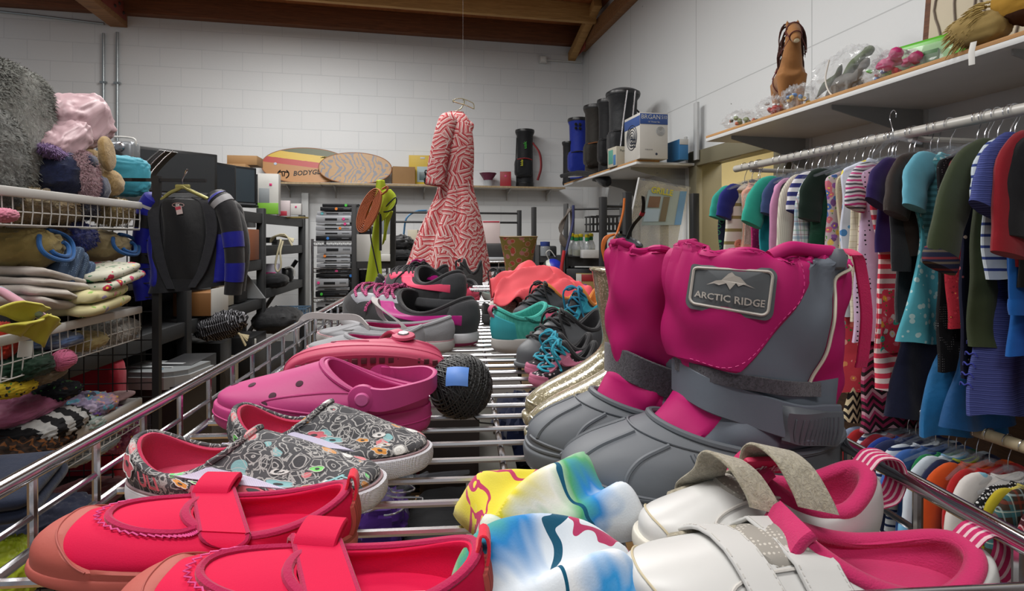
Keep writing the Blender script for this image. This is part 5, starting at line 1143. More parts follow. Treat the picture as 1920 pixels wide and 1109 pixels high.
def bagged(u, X, sz, lab, items, seed, nm='toy_bag'):
    p = SP(u, X); e = empty(nm, M=T(p, WY), label=lab, cat='bagged toys'); rn = random.Random(seed)
    cushion(sz[0], sz[1], sz[2], seed, .22, 16, 40, 22, ex=.8, ez=1, ridge=.10, rf=3.).xf(T((0, 0, sz[2]*.5))).build('clear_bag', M_cel, e)
    for (nm_, col, c, r, n) in items:
        b = MB()
        for i in range(n):
            a = V(c)+V((rn.uniform(-.3, .3)*sz[0], rn.uniform(-.3, .3)*sz[1], rn.uniform(-.12, .15)*sz[2])); q = a+V((rn.uniform(-1, 1), rn.uniform(-1, 1), rn.uniform(-.2, .5)))*r*2.2
            b.tube(smooth([a, (a+q)/2+V((0, 0, r*.5)), q], 6), [r*.6, r, r*1.1, r, r*.7, r*.3], 8)
        b.build(nm_, plain(col, .45), e)
    return e
bagged(1392, 1.86, (.20, .14, .10), 'low clear bag of orange and green toy figures at the shelf end', [('toy_figures', 'b0552a', (0, 0, .04), .010, 5), ('toy_figures', '6f8048', (0, 0, .05), .012, 7), ('toy_figures', '3a3f34', (0, 0, .035), .010, 5)], 1)
bagged(1452, 1.83, (.15, .12, .10), 'clear bag with a red toy, in front of the toy horse', [('toy_figures', '9c1f1c', (0, 0, .04), .013, 6), ('toy_figures', 'b8b8b8', (0, 0, .06), .008, 4)], 2)
bagged(1500, 1.86, (.15, .12, .12), 'clear bag with yellow and blue toys beside the toy horse', [('toy_figures', 'c09a28', (0, 0, .05), .010, 5), ('toy_figures', '3a78b8', (0, 0, .07), .009, 5)], 5)
def dinos():
    p = SP(1585, 1.88); e = empty('dinosaur_bag', M=T(p, WY+R(-100)), label='clear bag of grey and green toy dinosaurs in the middle of the toy shelf', cat='bagged toys')
    b = MB(); b.tube(smooth([(-.17, 0, .02), (-.10, 0, .05), (-.02, 0, .075), (.06, 0, .07), (.11, 0, .10), (.15, 0, .125)], 18), [.004, .008, .013, .019, .025, .03, .034, .036, .035, .032, .027, .022, .018, .016, .016, .018, .014, .006], 12)
    for x, y in ((-.02, .025), (-.02, -.025), (.06, .025), (.06, -.025)): b.tube([(x, y, .06), (x+.006, y*1.2, .03), (x, y*1.2, 0)], [.014, .011, .010], 8)
    b.build('grey_dinosaur', plain('55524c', .7, nzs=150, nzb=.4), e)
    b = MB(); b.tube(smooth([(-.10, .04, .12), (-.04, .04, .13), (.03, .03, .15), (.10, .03, .17), (.13, .03, .175)], 14), [.003, .008, .012, .018, .022, .024, .023, .02, .018, .017, .02, .018, .014, .006], 10); b.build('green_dinosaur', plain('4c5f34', .6, nzs=150, nzb=.4), e)
    b = MB(); b.tube(smooth([(-.16, -.03, .05), (-.10, -.03, .08), (-.03, -.02, .10), (.02, -.03, .14)], 12), [.002, .006, .01, .014, .018, .02, .02, .018, .014, .012, .010, .004], 10); b.build('green_dinosaur', plain('38452c', .6, nzs=150, nzb=.4), e)
    cushion(.40, .15, .20, 8, .16, 10, 46, 24, ex=.8, ridge=.08, rf=3).xf(T((-.01, .01, .10))).build('clear_bag', M_cel, e)
    MB().tube(smooth([(.02, -.08, .16), (.01, -.09, .08), (.05, -.09, .01), (.1, -.08, .0)], 16), .003, 6).build('white_cord', plain('c8c4bc', .7), e)
dinos()
bagged(1660, 1.86, (.14, .14, .09), 'clear bag of lime green and blue bits next to the dinosaurs', [('toy_figures', '4fb02a', (0, 0, .05), .007, 9), ('toy_figures', '2a5fa8', (0, 0, .03), .010, 4), ('toy_figures', 'b02a5a', (0, 0, .04), .008, 4)], 11)
p = SP(1712, 1.87); e = empty('toy_case', M=T(p, WY+R(-75), 0, 0), label='lime green toy case standing on edge beside the pink toy', cat='toy')
MB().box((.03, .03, .07), (.26, .05, .13), rot=Matrix.Rotation(R(-8), 3, 'X'), bev=.02, seg=4).build('case', plain('4fa81f', .35), e); MB().box((.03, -.002, .07), (.2, .006, .08), rot=Matrix.Rotation(R(-8), 3, 'X'), bev=.002).build('window', M_cel, e); MB().box((.06, .0, .06), (.05, .01, .05), bev=.004).build('insert', plain('2a5f2a', .5), e)
bagged(1690, 1.84, (.20, .12, .10), 'clear bag with a bright pink toy in front of the lime case', [('toy_figures', 'b8206a', (0, 0, .05), .022, 6), ('toy_figures', 'c82a4a', (0, 0, .03), .012, 3)], 14)
# framed picture and plush at the near end
p = SP(1830, 1.97); e = empty('picture_frame', M=T(p, WY+R(-82), R(-6)), label='tall wooden framed picture of branches leaning on the side wall', cat='picture')
MB().box((0, .02, .22), (.40, .02, .44), bev=.003).build('frame', timber('frame_wood', '4a2a18', '6f4428'), e); MB().box((0, .008, .22), (.35, .004, .39)).build('print', plain('b5aa92', .6), e)
b = MB()
for i in range(7): b.tube(smooth([(-.15+.05*i, .005, .03), (-.13+.05*i, .004, .15), (-.16+.05*i+.02*(i % 3), .004, .27), (-.12+.04*i, .005, .40)], 12), .004, 5)
b.build('branches', plain('6f6358', .7), e)
def plush():
    p = SP(1893, 1.80); e = empty('plush_toy', M=T(p, WY+R(-70)), label='golden brown plush toy with a shaggy tan tail beside the framed picture', cat='plush toy')
    cushion(.24, .16, .17, 3, .05, 6, ex=1).xf(T((.08, 0, .115))).build('body', stripes('plush_bands', ['3f2414', 'a07a2c', '3f2414'], .19, 2, [0, .33, .95]), e)
    f = MB(); rn = random.Random(9)
    for i in range(260):
        a = rn.uniform(0, 2*pi); q = rn.random(); c = V((-.04-.09*q, .0+.045*math.cos(a)*(1-.4*q), .05+.045*math.sin(a)*(1-.4*q)+.04*(1-q))); dr = V((-.03, .012*math.cos(a), -.01+.02*math.sin(a)))
        f.tube([c, c+dr*.6, c+dr*1.1+V((0, 0, -.008))], [.003, .002, .0005], 4)
    f.build('shaggy_tail', plain('a08a50', .9), e); cushion(.15, .10, .10, 5, .05).xf(T((-.07, 0, .055))).build('tail_core', fab('8f7a48'), e)
    MB().ribbon([(-.06, -.075, .0), (-.062, -.085, -.03), (-.06, -.088, -.07)], V((.008, 0, 0)), .001).build('paper_tag', plain('c4c4c0', .6), e)
plush()
# ================================================================ wire baskets of bedding and toys
LY = math.atan(120/F)
def LA(X0, d, z): return V((X0-120/F*d, d, z))
def LP(u, v, X0): d = -X0*F/(840-u); return P(u, v, d)
M_wh = plain('b9b8b4', .45, nzs=20, nzb=.05); M_bk = plain('151517', .5)
BX = -1.13; BD = 2.11; ZB = (1.531, 1.150, .815)
def basket(z, d0, lab, h=.092, dep=.34):
    e = empty('wire_basket', M=T(LA(BX, d0, 0)+V((0, 0, z)), LY), label=lab, cat='wire basket'); Ln = (BD-d0)/math.cos(LY)
    e.matrix_world = T(LA(BX, d0, z), LY)
    MB().box((0, Ln/2, -.006), (.018, Ln+.01, .026), bev=.005).build('front_lip', M_wh, e); MB().box((-dep, Ln/2, -.006), (.012, Ln, .02), bev=.003).build('back_lip', M_wh, e)
    MB().box((-dep/2, Ln, -.006), (dep, .010, .022), bev=.003).build('end_lip', M_wh, e)
    n = int(Ln/.0365); b = MB()
    for i in range(n+1):
        y = Ln-i*.0365; b.tube([(.0, y, -.012), (.002, y, -h*.6), (-.002, y, -h), (-.02, y, -h), (-.06, y, -h)], .0017, 6)
    for zz in (-h*.62, -h): b.tube([(.0, 0, zz), (0, Ln/2, zz), (0, Ln, zz)], .0019, 6)
    b.build('front_panel', M_wh, e); b = MB()
    for i in range(8): x = -i*dep/7.; b.tube([(x, Ln, -.012), (x, Ln, -h)], .0017, 6)
    b.tube([(0, Ln, -h*.62), (-dep, Ln, -h*.62)], .0017, 6); b.tube([(0, Ln, -h), (-dep, Ln, -h)], .0017, 6); b.build('end_panel', M_wh, e)
    b = MB()
    for i in range(7): x = -.03-i*dep/7.; b.tube([(x, 0, -h), (x, Ln, -h)], .0017, 6)
    for i in range(6): y = Ln*i/5.; b.tube([(0, y, -h-.003), (-dep, y, -h-.003)], .002, 6)
    b.build('floor_wires', M_wh, e)
basket(ZB[0], .9, 'topmost white wire basket, full of pillows and plush toys'); basket(ZB[1], .9, 'middle white wire basket, heaped with baby blankets', h=.11); basket(ZB[2], .9, 'lowest white wire basket, full of printed fleece')
def gridwall():
    e = empty('grid_panel', M=T(LA(BX-.02, BD+.05, 0), LY), label='black wire grid panel closing the end of the basket rack', cat='wire panel')
    for (x, s) in ((.055, .012), (-.45, .010)): MB().box((x, 0, .83), (s*2, s*2, 1.62 if x > 0 else 1.2)).build('upright', M_bk, e)
    b = MB()
    for i in range(11): b.tube([(.05-i*.05, 0, .05), (.05-i*.05, 0, 1.5)], .0022, 5)
    for i in range(28): b.tube([(.06, .002, .06+i*.0535), (-.45, .002, .06+i*.0535)], .0022, 5)
    b.build('wire_grid', M_bk, e)
    MB().box((.10, 0, 1.625), (.26, .014, .012)).box((-.03, 0, 1.625), (.10, .014, .012)).build('arm', M_bk, e)
    MB().box((.05, 0, .02), (.04, .5, .03)).build('foot', M_bk, e)
    # rear uprights of the basket rack
    for y in (-.2, -.95): MB().box((-.36, y, .85), (.02, .02, 1.7)).build('rack_upright', M_bk, e)
gridwall()
def soft(name, u, v, X0, size, mat, label, cat, seed=1, rz=0, rx=0, ry=0, amp=.1, fr=8., ridge=0., rf=4., ex=.7, ez=.9, nu=72, nv=44, rd=(0, 1, .3), parts=None, group=None, hair=None):
    mb = cushion(*size, seed=seed, amp=amp, fr=fr, nu=nu, nv=nv, ex=ex, ez=ez, ridge=ridge, rd=rd, rf=rf)
    if hair: mb.tufts(hair[0], hair[1], hair[2] if len(hair) > 2 else .0013, seed)
    e = mb.build(name, mat, sharp=0)
    e.matrix_world = T(LP(u, v, X0), LY+rz, rx, ry); return tag(e, label, cat, group)
def fold_(name, u, v, X0, size, layers, mat, label, cat, seed=1, rz=0, rx=0, ry=0, amp=.004):
    e = folded(*size, layers=layers, seed=seed, amp=amp, z0=-size[2]/2).build(name, mat); e.matrix_world = T(LP(u, v, X0), LY+rz, rx, ry); return tag(e, label, cat)
# --- top basket
soft('fur_pillow', 18, 245, -1.28, (.12, .30, .37), fur('grey_plush', '5f605a', '8e9088', 55, 1., .014), 'big grey shaggy fur pillow standing in the top basket', 'pillow', 2, rz=R(8), ex=.42, ez=.45, amp=.08, fr=9, hair=(9000, .014, .0016))
soft('fur_pillow', -25, 300, -1.20, (.12, .2, .28), fur('dark_grey_plush', '4f504c', '7d7f79', 55, 1., .014), 'darker grey fur pillow at the frame edge, in front of the big grey one', 'pillow', 5, amp=.08, hair=(4000, .013, .0016))
soft('satin_pillow', 128, 232, -1.30, (.20, .25, .17), fab('a98c92', 1500, .25, .45, .06, wr=10), 'dusty pink satin pillow folded over the navy plush', 'pillow', 7, rx=R(28), ex=.42, ez=.5, amp=.10, fr=3.2)
soft('satin_pillow', 108, 268, -1.24, (.13, .22, .10), fab('a98c92', 1500, .25, .45, .06, wr=10), 'dusty pink satin pillow end with a stitched sleepy eye', 'pillow', 8, rx=R(32), ex=.5, ez=.6, amp=.09, fr=4)
e = empty('plush_toy', M=T(LP(118, 330, -1.22), LY), label='navy blue plush toy with a round nose under the pink pillow', cat='plush toy')
nv_ = fur('navy_plush', '10162e', '1c2444', 90, .5, .004)
cushion(.17, .19, .16, 3, .06, 9, ex=.9).build('body', nv_, e); cushion(.055, .055, .05, 4, .02).xf(T((.075, -.01, .045))).build('nose', nv_, e); cushion(.09, .08, .10, 4, .05).xf(T((.03, .10, -.03))).build('arm', nv_, e)
soft('fluffy_scarf', 118, 297, -1.20, (.05, .20, .035), fur('lilac_plush', '6f4f88', '9a7cb0', 90, 1., .008), 'lilac fluffy trim peeping out under the pink satin pillow', 'scarf', 4, rx=R(-14), amp=.12, hair=(1500, .01))
e = empty('plush_toy', M=T(LP(190, 335, -1.2), LY), label='tan plush dog muzzle at the far end of the top basket', cat='plush toy')
tn = fur('tan_plush', '8f7548', 'b79c6c', 90, .7, .006); cushion(.10, .13, .09, 6, .04, ex=1).xf(T((0, .03, -.01), rx=R(-18))).build('muzzle', tn, e); cushion(.10, .12, .14, 8, .05, ex=1).xf(T((-.03, -.03, .03))).build('head', tn, e); cushion(.03, .07, .12, 9, .05).xf(T((.04, -.04, .08), rx=R(20))).build('ear', tn, e)
soft('plush_bear', 160, 330, -1.15, (.06, .075, .15), fur('dusty_pink_plush', '8f6f76', 'b39299', 90, .8, .008), 'dusty pink shaggy plush toy hanging over the basket lip', 'plush toy', 3, rx=R(14), amp=.08, hair=(2500, .012))
soft('velvet_cushion', 222, 330, -1.32, (.10, .22, .16), fab('2f8294', 900, .3, .6, .08, hex2='3a93a6'), 'turquoise velvet cushion at the far end of the top basket', 'cushion', 12, rz=R(-38), ex=.45, ez=.5, amp=.06, fr=8)
for i, (u, v, c, sz, lab, X) in enumerate(((60, 388, ('8a7450', 'ab9468'), (.2, .30, .11), 'brown shaggy plush squashed in the top basket, seen through its wires', -1.27), (15, 385, ('8d7c5c', 'a8966f'), (.2, .22, .11), 'fawn plush at the frame edge of the top basket', -1.25), (120, 390, ('10162e', '1b2240'), (.16, .18, .08), 'navy fabric low in the top basket', -1.25), (208, 395, ('a08a5c', 'c0ab7c'), (.12, .14, .09), 'straw coloured plush in the far corner of the top basket', -1.21))):
    soft('plush_toy', u, v, X, sz, fur('plush_fill%d' % i, c[0], c[1], 70, .9, .01), lab, 'plush toy', 20+i, amp=.1, fr=12, hair=(1800, .012))
soft('plush_bunny', 5, 404, -1.10, (.05, .07, .035), fab('b86f84'), 'small pink plush toy resting on the top basket wires', 'plush toy', 3)
# --- middle basket
trim = fab('1c4f86', 900, .3); tanfl = fab('93835e', 300, .5, hex2='a5956f')
def rolled(name, u, v, X0, size, mat, tm, label, seed, rz=0, rx=0):
    e = empty(name, M=T(LP(u, v, X0), LY+rz, rx), label=label, cat='blanket'); sx, sy, sz = size
    cushion(sx, sy, sz, seed, .07, 9, ex=.75).build('blanket_roll', mat, e)
    q = [V((sx*.5*(1-.25*math.cos(t))*1.0, sy*(.02+.40*math.sin(t))*(1+.15*math.sin(2*t)), sz*(.05+.34*math.cos(t)))) for t in [2*pi*i/30*.86 for i in range(31)]]
    MB().tube(q, .0065, 8).build('piping', tm, e); MB().tube([p*.55+V((sx*.27, .0, -.005)) for p in q[4:26]], .0065, 8).build('piping', tm, e); return e
rolled('fleece_blanket', 180, 462, -1.26, (.20, .20, .11), tanfl, trim, 'tan fleece blanket with blue piping at the far end of the middle basket', 2)
rolled('fleece_blanket', 35, 465, -1.24, (.20, .18, .13), fab('8a7a48', 300, .5), trim, 'olive tan fleece blanket with blue piping in loops', 4)
soft('plush_blanket', 108, 445, -1.28, (.2, .18, .11), fur('royal_plush', '101c5a', '1c2f8a', 70, .8, .008), 'royal blue plush blanket wedged under the top basket', 'blanket', 6, amp=.1, hair=(2500, .01))
soft('plush_blanket', 66, 440, -1.30, (.2, .16, .11), fur('umber_plush', '3a2a1a', '5c452c', 70, .8, .008), 'dark brown plush blanket between the olive and the royal blue ones', 'blanket', 9, amp=.1, hair=(2000, .01))
fold_('knit_blanket', 92, 515, -1.22, (.20, .14, .12), 3, dots('blue_knit', '3f5068', '6a7f98', 170, .3, .2), 'dull blue waffle knit blanket folded upright', 'blanket', 3, rx=R(62), amp=.01)
fold_('quilted_blanket', 172, 519, -1.17, (.22, .25, .06), 2, floral('rose_vine', 'b9b8a8', ['a83048', 'b84a6a', '2a6a48', 'c0bfb0'], 26, leaf='3f7050', thr=.34), 'white quilted blanket with red and pink flowers and green binding', 'blanket', 5, rx=R(9), amp=.01)
b = MB()
for s_ in (0, 1): b.tube(smooth([LP(248, 494+30*s_*.0, -1.05)+V((0, 0, 0)), LP(246, 500, -1.05), LP(215, 508, -1.05), LP(180, 516, -1.05), LP(150, 540, -1.05)], 16), .0045, 6)
fold_('baby_blanket', 150, 563, -1.16, (.20, .24, .07), 2, floral('duck_print', 'bdb68c', ['c08a86', '8f86a4', 'c9b45a', 'bdb68c', 'bdb68c'], 17, leaf='88a85a', thr=.3), 'pale yellow baby blanket printed with ducks', 'blanket', 8, rx=R(5), amp=.012)
fold_('crib_quilt', 35, 545, -1.24, (.26, .24, .10), 4, fab('b3aca4', 900, .4), 'off white crib quilt with a pink and blue block, under the yellow bindings', 'quilt', 4, rx=R(-12), amp=.01)
fold_('patch_square', 45, 573, -1.12, (.12, .16, .02), 1, dots('pink_blocks', '8fa0ae', 'b88a98', 9, .5, 0), 'pink and light blue patchwork square', 'quilt', 7, rx=R(-25), ry=R(35))
ysat = fab('b0a83a', 1200, .3, .45, .08)
def drape_y():
    e = empty('satin_binding', M=T((0, 0, 0)), label='yellow satin bound blanket hanging over the lip of the middle basket', cat='blanket')
    for i, pts in enumerate((((0, 590), (45, 615), (92, 577), (60, 620)), ((0, 618), (38, 632), (90, 588), (0, 0)))): pass
    def quad(a, b, c, d_, X0, nm):
        A, B, C_, D = [LP(u, v, X0+k*.02) for k, (u, v) in enumerate((a, b, c, d_))]
        MB().grid(lambda p, q: (A.lerp(B, p)).lerp(D.lerp(C_, p), q)+V((.010*math.sin(pi*p)+.004*math.sin(9*p+4*q), 0, .006*math.sin(pi*q))), 14, 8).build(nm, ysat, e, solid=.006)
    quad((-20, 585), (52, 612), (94, 578), (48, 566), -1.10, 'upper_fold'); quad((-20, 618), (36, 632), (96, 590), (50, 610), -1.095, 'middle_fold'); quad((36, 628), (80, 652), (113, 606), (92, 590), -1.085, 'hanging_corner')
drape_y()
o = MB().add([LP(u, v, -1.08) for u, v in ((36, 640), (62, 639), (59, 669), (32, 671))], [[0, 1, 2, 3]]).build('price_card', plain('c4c8c6', .5), solid=.001); tag(o, 'blank white price card hooked on the middle basket', 'price card')
soft('crib_bumper', 210, 620, -1.19, (.12, .20, .085), fur('white_sherpa', '8f8f8a', 'b9b9b4', 80, 1., .006), 'white sherpa throw inside the far end of the middle basket', 'blanket', 14, amp=.06, ex=.5, hair=(2500, .008))
def yarn():
    e = empty('yarn_skein', M=T(LP(117, 676, -1.12), LY), label='skein of bubblegum pink yarn caught in the middle basket wires', cat='yarn'); m = fab('b85f80', 300, .6)
    cushion(.06, .075, .055, 2, .04, ex=1).build('core', m, e); b = MB(); rn = random.Random(2)
    for i in range(26):
        a = rn.uniform(0, pi); ax = V((math.cos(a)*.4, rn.uniform(-.3, .3), 1)).normalized() if i % 2 else V((1, rn.uniform(-.6, .6), rn.uniform(-.4, .4))).normalized(); u = ax.orthogonal().normalized(); w = ax.cross(u)
        b.tube([V(((u*math.cos(t)+w*math.sin(t))).to_tuple()).cross(V((0, 0, 0)))+V(((u*math.cos(t)+w*math.sin(t)).x*.032, (u*math.cos(t)+w*math.sin(t)).y*.040, (u*math.cos(t)+w*math.sin(t)).z*.030)) for t in [2*pi*j/20 for j in range(20)]], .0018, 5, True)
    b.build('strands', m, e)
yarn()
for u, v, m, sz, lab in ((95, 640, plaid('blue_check', '7f8a98', [('4f6a9a', .3, 0)], .03), (.14, .16, .05), 'light blue checked cloth low in the middle basket'), (85, 675, fab('8e1f3c'), (.12, .10, .06), 'crimson cloth beside the pink yarn'), (150, 640, fab('a39668'), (.14, .14, .06), 'straw yellow cloth under the duck blanket'),
    (30, 688, fab('12301f'), (.16, .16, .08), 'bottle green cloth in the middle basket'), (60, 702, fab('6a5f4c'), (.14, .16, .06), 'khaki cloth low in the middle basket'), (12, 728, floral('sunny_print', 'b8a02c', ['2a2a30', 'c8b84a', '2a2a30'], 40), (.12, .12, .05), 'yellow and black printed cloth at the frame edge'), (3, 640, fab('a82c1c'), (.06, .08, .10), 'orange red cloth at the frame edge over the basket lip')):
    soft('folded_cloth', u, v, -1.19, sz, m, lab, 'cloth', int(u), amp=.1)
# --- lowest basket
soft('satin_roll', 35, 765, -1.25, (.18, .28, .075), fab('8f4a6a', 1200, .3, .4, hex2='a05a7c'), 'mauve pink satin roll in the lowest basket', 'blanket', 5, rx=R(2), ex=.7, amp=.07)
geo = floral('geometric_fleece', '8a7f9a', ['5f9ab0', '7a5aa0', 'b88a8a', '4a4a58', 'a89ab0'], 30, thr=.5, leaf='a0a060', warp=1.4)
for i, (u, v, m, sz, lab) in enumerate(((150, 762, geo, (.2, .16, .08), 'lilac and aqua geometric fleece in the lowest basket'), (175, 790, geo, (.2, .2, .08), 'second geometric fleece piled before the first, with a peach edge'), (120, 800, plaid('mint_quilt', '8a9490', [('b0b0a8', .3, 0), ('5f8a80', .1, .5)], .04), (.2, .22, .08), 'grey mint printed quilt bunched in the lowest basket'),
    (215, 745, fab('b08f90'), (.10, .16, .02), 'peach fabric corner on the geometric fleece'), (90, 735, floral('dark_jungle', '14161c', ['5a3a2c', '3c5a3a', '2a2f4a'], 30), (.16, .14, .06), 'dark jungle print cloth under the red bag'), (225, 790, floral('magenta_swirl', '8a4a8f', ['a8608a', '5a3a9a', 'c08aa8'], 40, thr=.45, leaf='3f2a7a'), (.10, .12, .12), 'purple and pink swirl print bunch at the far basket end'),
    (225, 820, floral('rose_swirl', 'a0607a', ['a84a6a', 'c08aa0', '7a3a5a'], 36, thr=.45, leaf='6a3050'), (.10, .14, .10), 'rose pink print cloth bulging through the lowest basket'), (60, 800, stripes('zebra_bands', ['1a1a1c', 'a8a8a6'], .07, 1), (.24, .26, .09), 'black and white banded throw in the lowest basket'), (30, 845, stripes('amber_bands', ['1c120c', '5a3414', '1c120c', '2a1a10'], .025, 1, wob=.05), (.24, .24, .13), 'dark brown and amber striped plush throw'), (150, 845, fab('8f9698'), (.16, .3, .05), 'pale grey cloth in the bottom of the lowest basket'))):
    soft('printed_fleece' if i < 2 else 'folded_cloth', u, v, -1.22, sz, m, lab, 'cloth', 30+i, amp=.13, fr=9, ridge=.03, rf=5)
den = fab('10182c', 300, .4, .8, hex2='182238')
fold_('folded_jeans', 5, 915, -1.06, (.20, .22, .07), 2, den, 'dark navy jeans folded over the lowest basket lip', 'jeans', 3, rx=R(12), rz=R(10))
soft('lime_bag', 28, 1065, -1.02, (.12, .10, .14), plain('9aa822', .5), 'lime green bag on the floor shelf at the frame corner', 'bag', 3, amp=.1)
soft('dark_bundle', 60, 985, -1.12, (.24, .3, .10), fab('141a30'), 'dark navy bundle below the lowest basket', 'bundle', 9, amp=.12)
soft('red_bundle', 120, 955, -1.30, (.26, .5, .07), fab('4a0c12'), 'dark red cloth bundle on the lowest level behind the rail', 'bundle', 12, amp=.12)
# red bag beyond the baskets
o = cushion(.34, .12, .62, 5, .04, 8, ex=.4, ez=.35, nu=48, nv=40, ridge=.01, rf=12).build('quilted_bag', fab('8c0f28', 500, .4, .7, wr=14)); o.matrix_world = T(P(152, 800, 2.45), LY); tag(o, 'tall crimson quilted bag behind the wire grid', 'bag')
# --- moto jacket on a hanger
def moto():
    c = P(352, 338, 2.2); M = T((c.x, c.y, c.z), LY*.3); e = empty('riding_jacket', M=M, label='black and blue riding jacket hanging open on the grid arm', cat='jacket')
    bk = fab('17181c', 600, .4, .6); bl = fab('0f1480', 700, .35, .5); s = .00204; w = lambda u, v, y=0: V(((u-352)*s, y, -(v-338)*s))
    def nf(p, a, k): return V((.006*math.sin(p.z*26+a*9), .007*math.sin(p.x*34+p.z*10), 0))
    U = Shell([(w(318, 0).x, w(386, 0).x, .030, -.075, -.075, -.075), (w(296, 0).x, w(406, 0).x, .045, -.095, -.085, -.095), (w(288, 0).x, w(420, 0).x, .055, -.15, -.15, -.15), (w(288, 0).x, w(425, 0).x, .055, -.25, -.25, -.25), (w(290, 0).x, w(428, 0).x, .055, -.36, -.36, -.36), (w(284, 0).x, w(425, 0).x, .058, -.43, -.42, -.40)], sq=.7, nzf=nf)
    U.mesh(na=48, nk=30).build('body', bk, e)
    # turned-back front edges round an open chest showing the lining
    lin = fab('101114', 900, .3, .5); U.patch(lambda p, q: (.75+lerp(-.13, .13, p)*(1-.45*q), lerp(.0, 4.2, q)), 20, 24, .003, .003).build('lining', lin, e)
    for s_ in (-1, 1):
        pts = smooth([U.at(.75+s_*.13, 0, .008), U.at(.75+s_*.145, 1.2, .013), U.at(.75+s_*.13, 2.5, .014), U.at(.75+s_*.09, 3.7, .012), U.at(.75+s_*.05, 4.8, .01)], 30)
        MB().ribbon(pts, [V((.026-.012*i/29, 0, 0)) for i in range(30)], .006).build('lapel', fab('222328', 600, .4, .5), e)
        U.patch(lambda p, q: (.75+s_*lerp(.16, .25, p), lerp(.5, 1.5, q)), 8, 8, .008, .008).build('shoulder_panel', bl, e); U.patch(lambda p, q: (.75+s_*lerp(.14, .25, p), lerp(2.6, 4.6, q)), 8, 12, .006, .006).build('side_panel', bl, e)
    mp = mapper(U, .75, 1.3, .0042)
    MB().tube([mp(x, .008*s2*(1-x*x/.0004)**.5 if abs(x) < .02 else 0) for s2 in (1, -1) for x in [(-.02+.002*i)*s2 for i in range(21)]], .0009, 4, True).build('inner_logo', plain('b08a86', .6), e)
    text_on('SK', .014, mapper(U, .75, 1.3, .0044), bold=.0004).build('inner_logo', plain('b0a8a4', .6), e)
    MB().box(U.at(.755, 1.62, .010), (.022, .0015, .030), rot=Matrix.Rotation(R(-12), 3, 'Y')).build('price_tag', plain('b9a8a6', .6), e); MB().box(U.at(.753, 1.52, .0112), (.020, .0012, .012), rot=Matrix.Rotation(R(-12), 3, 'Y')).build('tag_band', plain('a83a4a', .6), e)
    for s_, k in ((-1, [(300, 366), (283, 392), (274, 440), (268, 500), (275, 562)]), (1, [(402, 366), (424, 392), (436, 440), (440, 500), (436, 552)])):
        pts = smooth([w(u, v, -.005) for u, v in k], 26); rr = [.022, .040, .050]+[.05-.0006*i for i in range(23)]
        so = MB().tube(pts, rr, 20, flat=.8).build('sleeve', bl if s_ < 0 else bk, e)
        def band(a, b, m, nm, g=1.03):
            MB().tube(pts[a:b], [r_*g for r_ in rr[a:b]], 20, caps=False, flat=.82).build(nm, m, so)
        if s_ < 0: band(5, 7, plain('9a9a9c', .5), 'reflective_band'); band(8, 12, bk, 'elbow_panel'); band(16, 19, bk, 'forearm_panel')
        else: band(1, 3, bl, 'upper_panel'); band(3, 6, plain('8f8f92', .5), 'reflective_band'); band(6, 7, bl, 'upper_panel'); band(12, 16, bl, 'elbow_panel'); band(18, 23, bl, 'forearm_panel')
    h = empty('wide_hanger', M=M, label='wide pearly brown hanger holding the riding jacket', cat='clothes hanger'); gp = plain('8f8a52', .25, .3)
    MB().tube(smooth([w(310, 378, -.03), w(328, 364, -.035), w(345, 356, -.035), w(352, 351, -.035), w(360, 356, -.035), w(376, 364, -.035), w(396, 374, -.03)], 24), [.007]*24, 10, flat=1.).build('arms', gp, h)
    MB().box(w(352, 352, -.035), (.055, .012, .018), bev=.005).build('neck', gp, h)
    MB().tube(smooth([w(352, 350, -.035), w(352, 338, -.035), w(356, 322, -.02), w(350, 318, 0), w(346, 326, .004)], 14), .0022, 6).build('hook', M_chr, h)
moto()
e = empty('rain_jacket', M=T(P(368, 345, 2.42)), label='black jacket hanging behind the riding jacket, one sleeve showing', cat='jacket'); rj = fab('1f2022', 300, .4, .45); I_ = e.matrix_world.inverted()
Shell([(-.10, .10, .03, -.04, -.04, -.04), (-.19, .19, .05, -.10, -.08, -.10), (-.20, .20, .06, -.25, -.25, -.25), (-.20, .20, .06, -.42, -.42, -.42)], sq=.7).mesh(na=40, cap0=True).build('body', rj, e)
pts = smooth([I_ @ q for q in (P(405, 368, 2.42), P(437, 410, 2.39), P(450, 470, 2.37), P(441, 545, 2.35))], 20); MB().tube(pts, [.05-.0006*i for i in range(20)], 16, flat=.8).build('sleeve', rj, e); MB().tube(pts[17:], [.042]*3, 16, caps=False, flat=.85).build('cuff', fab('141416'), e)
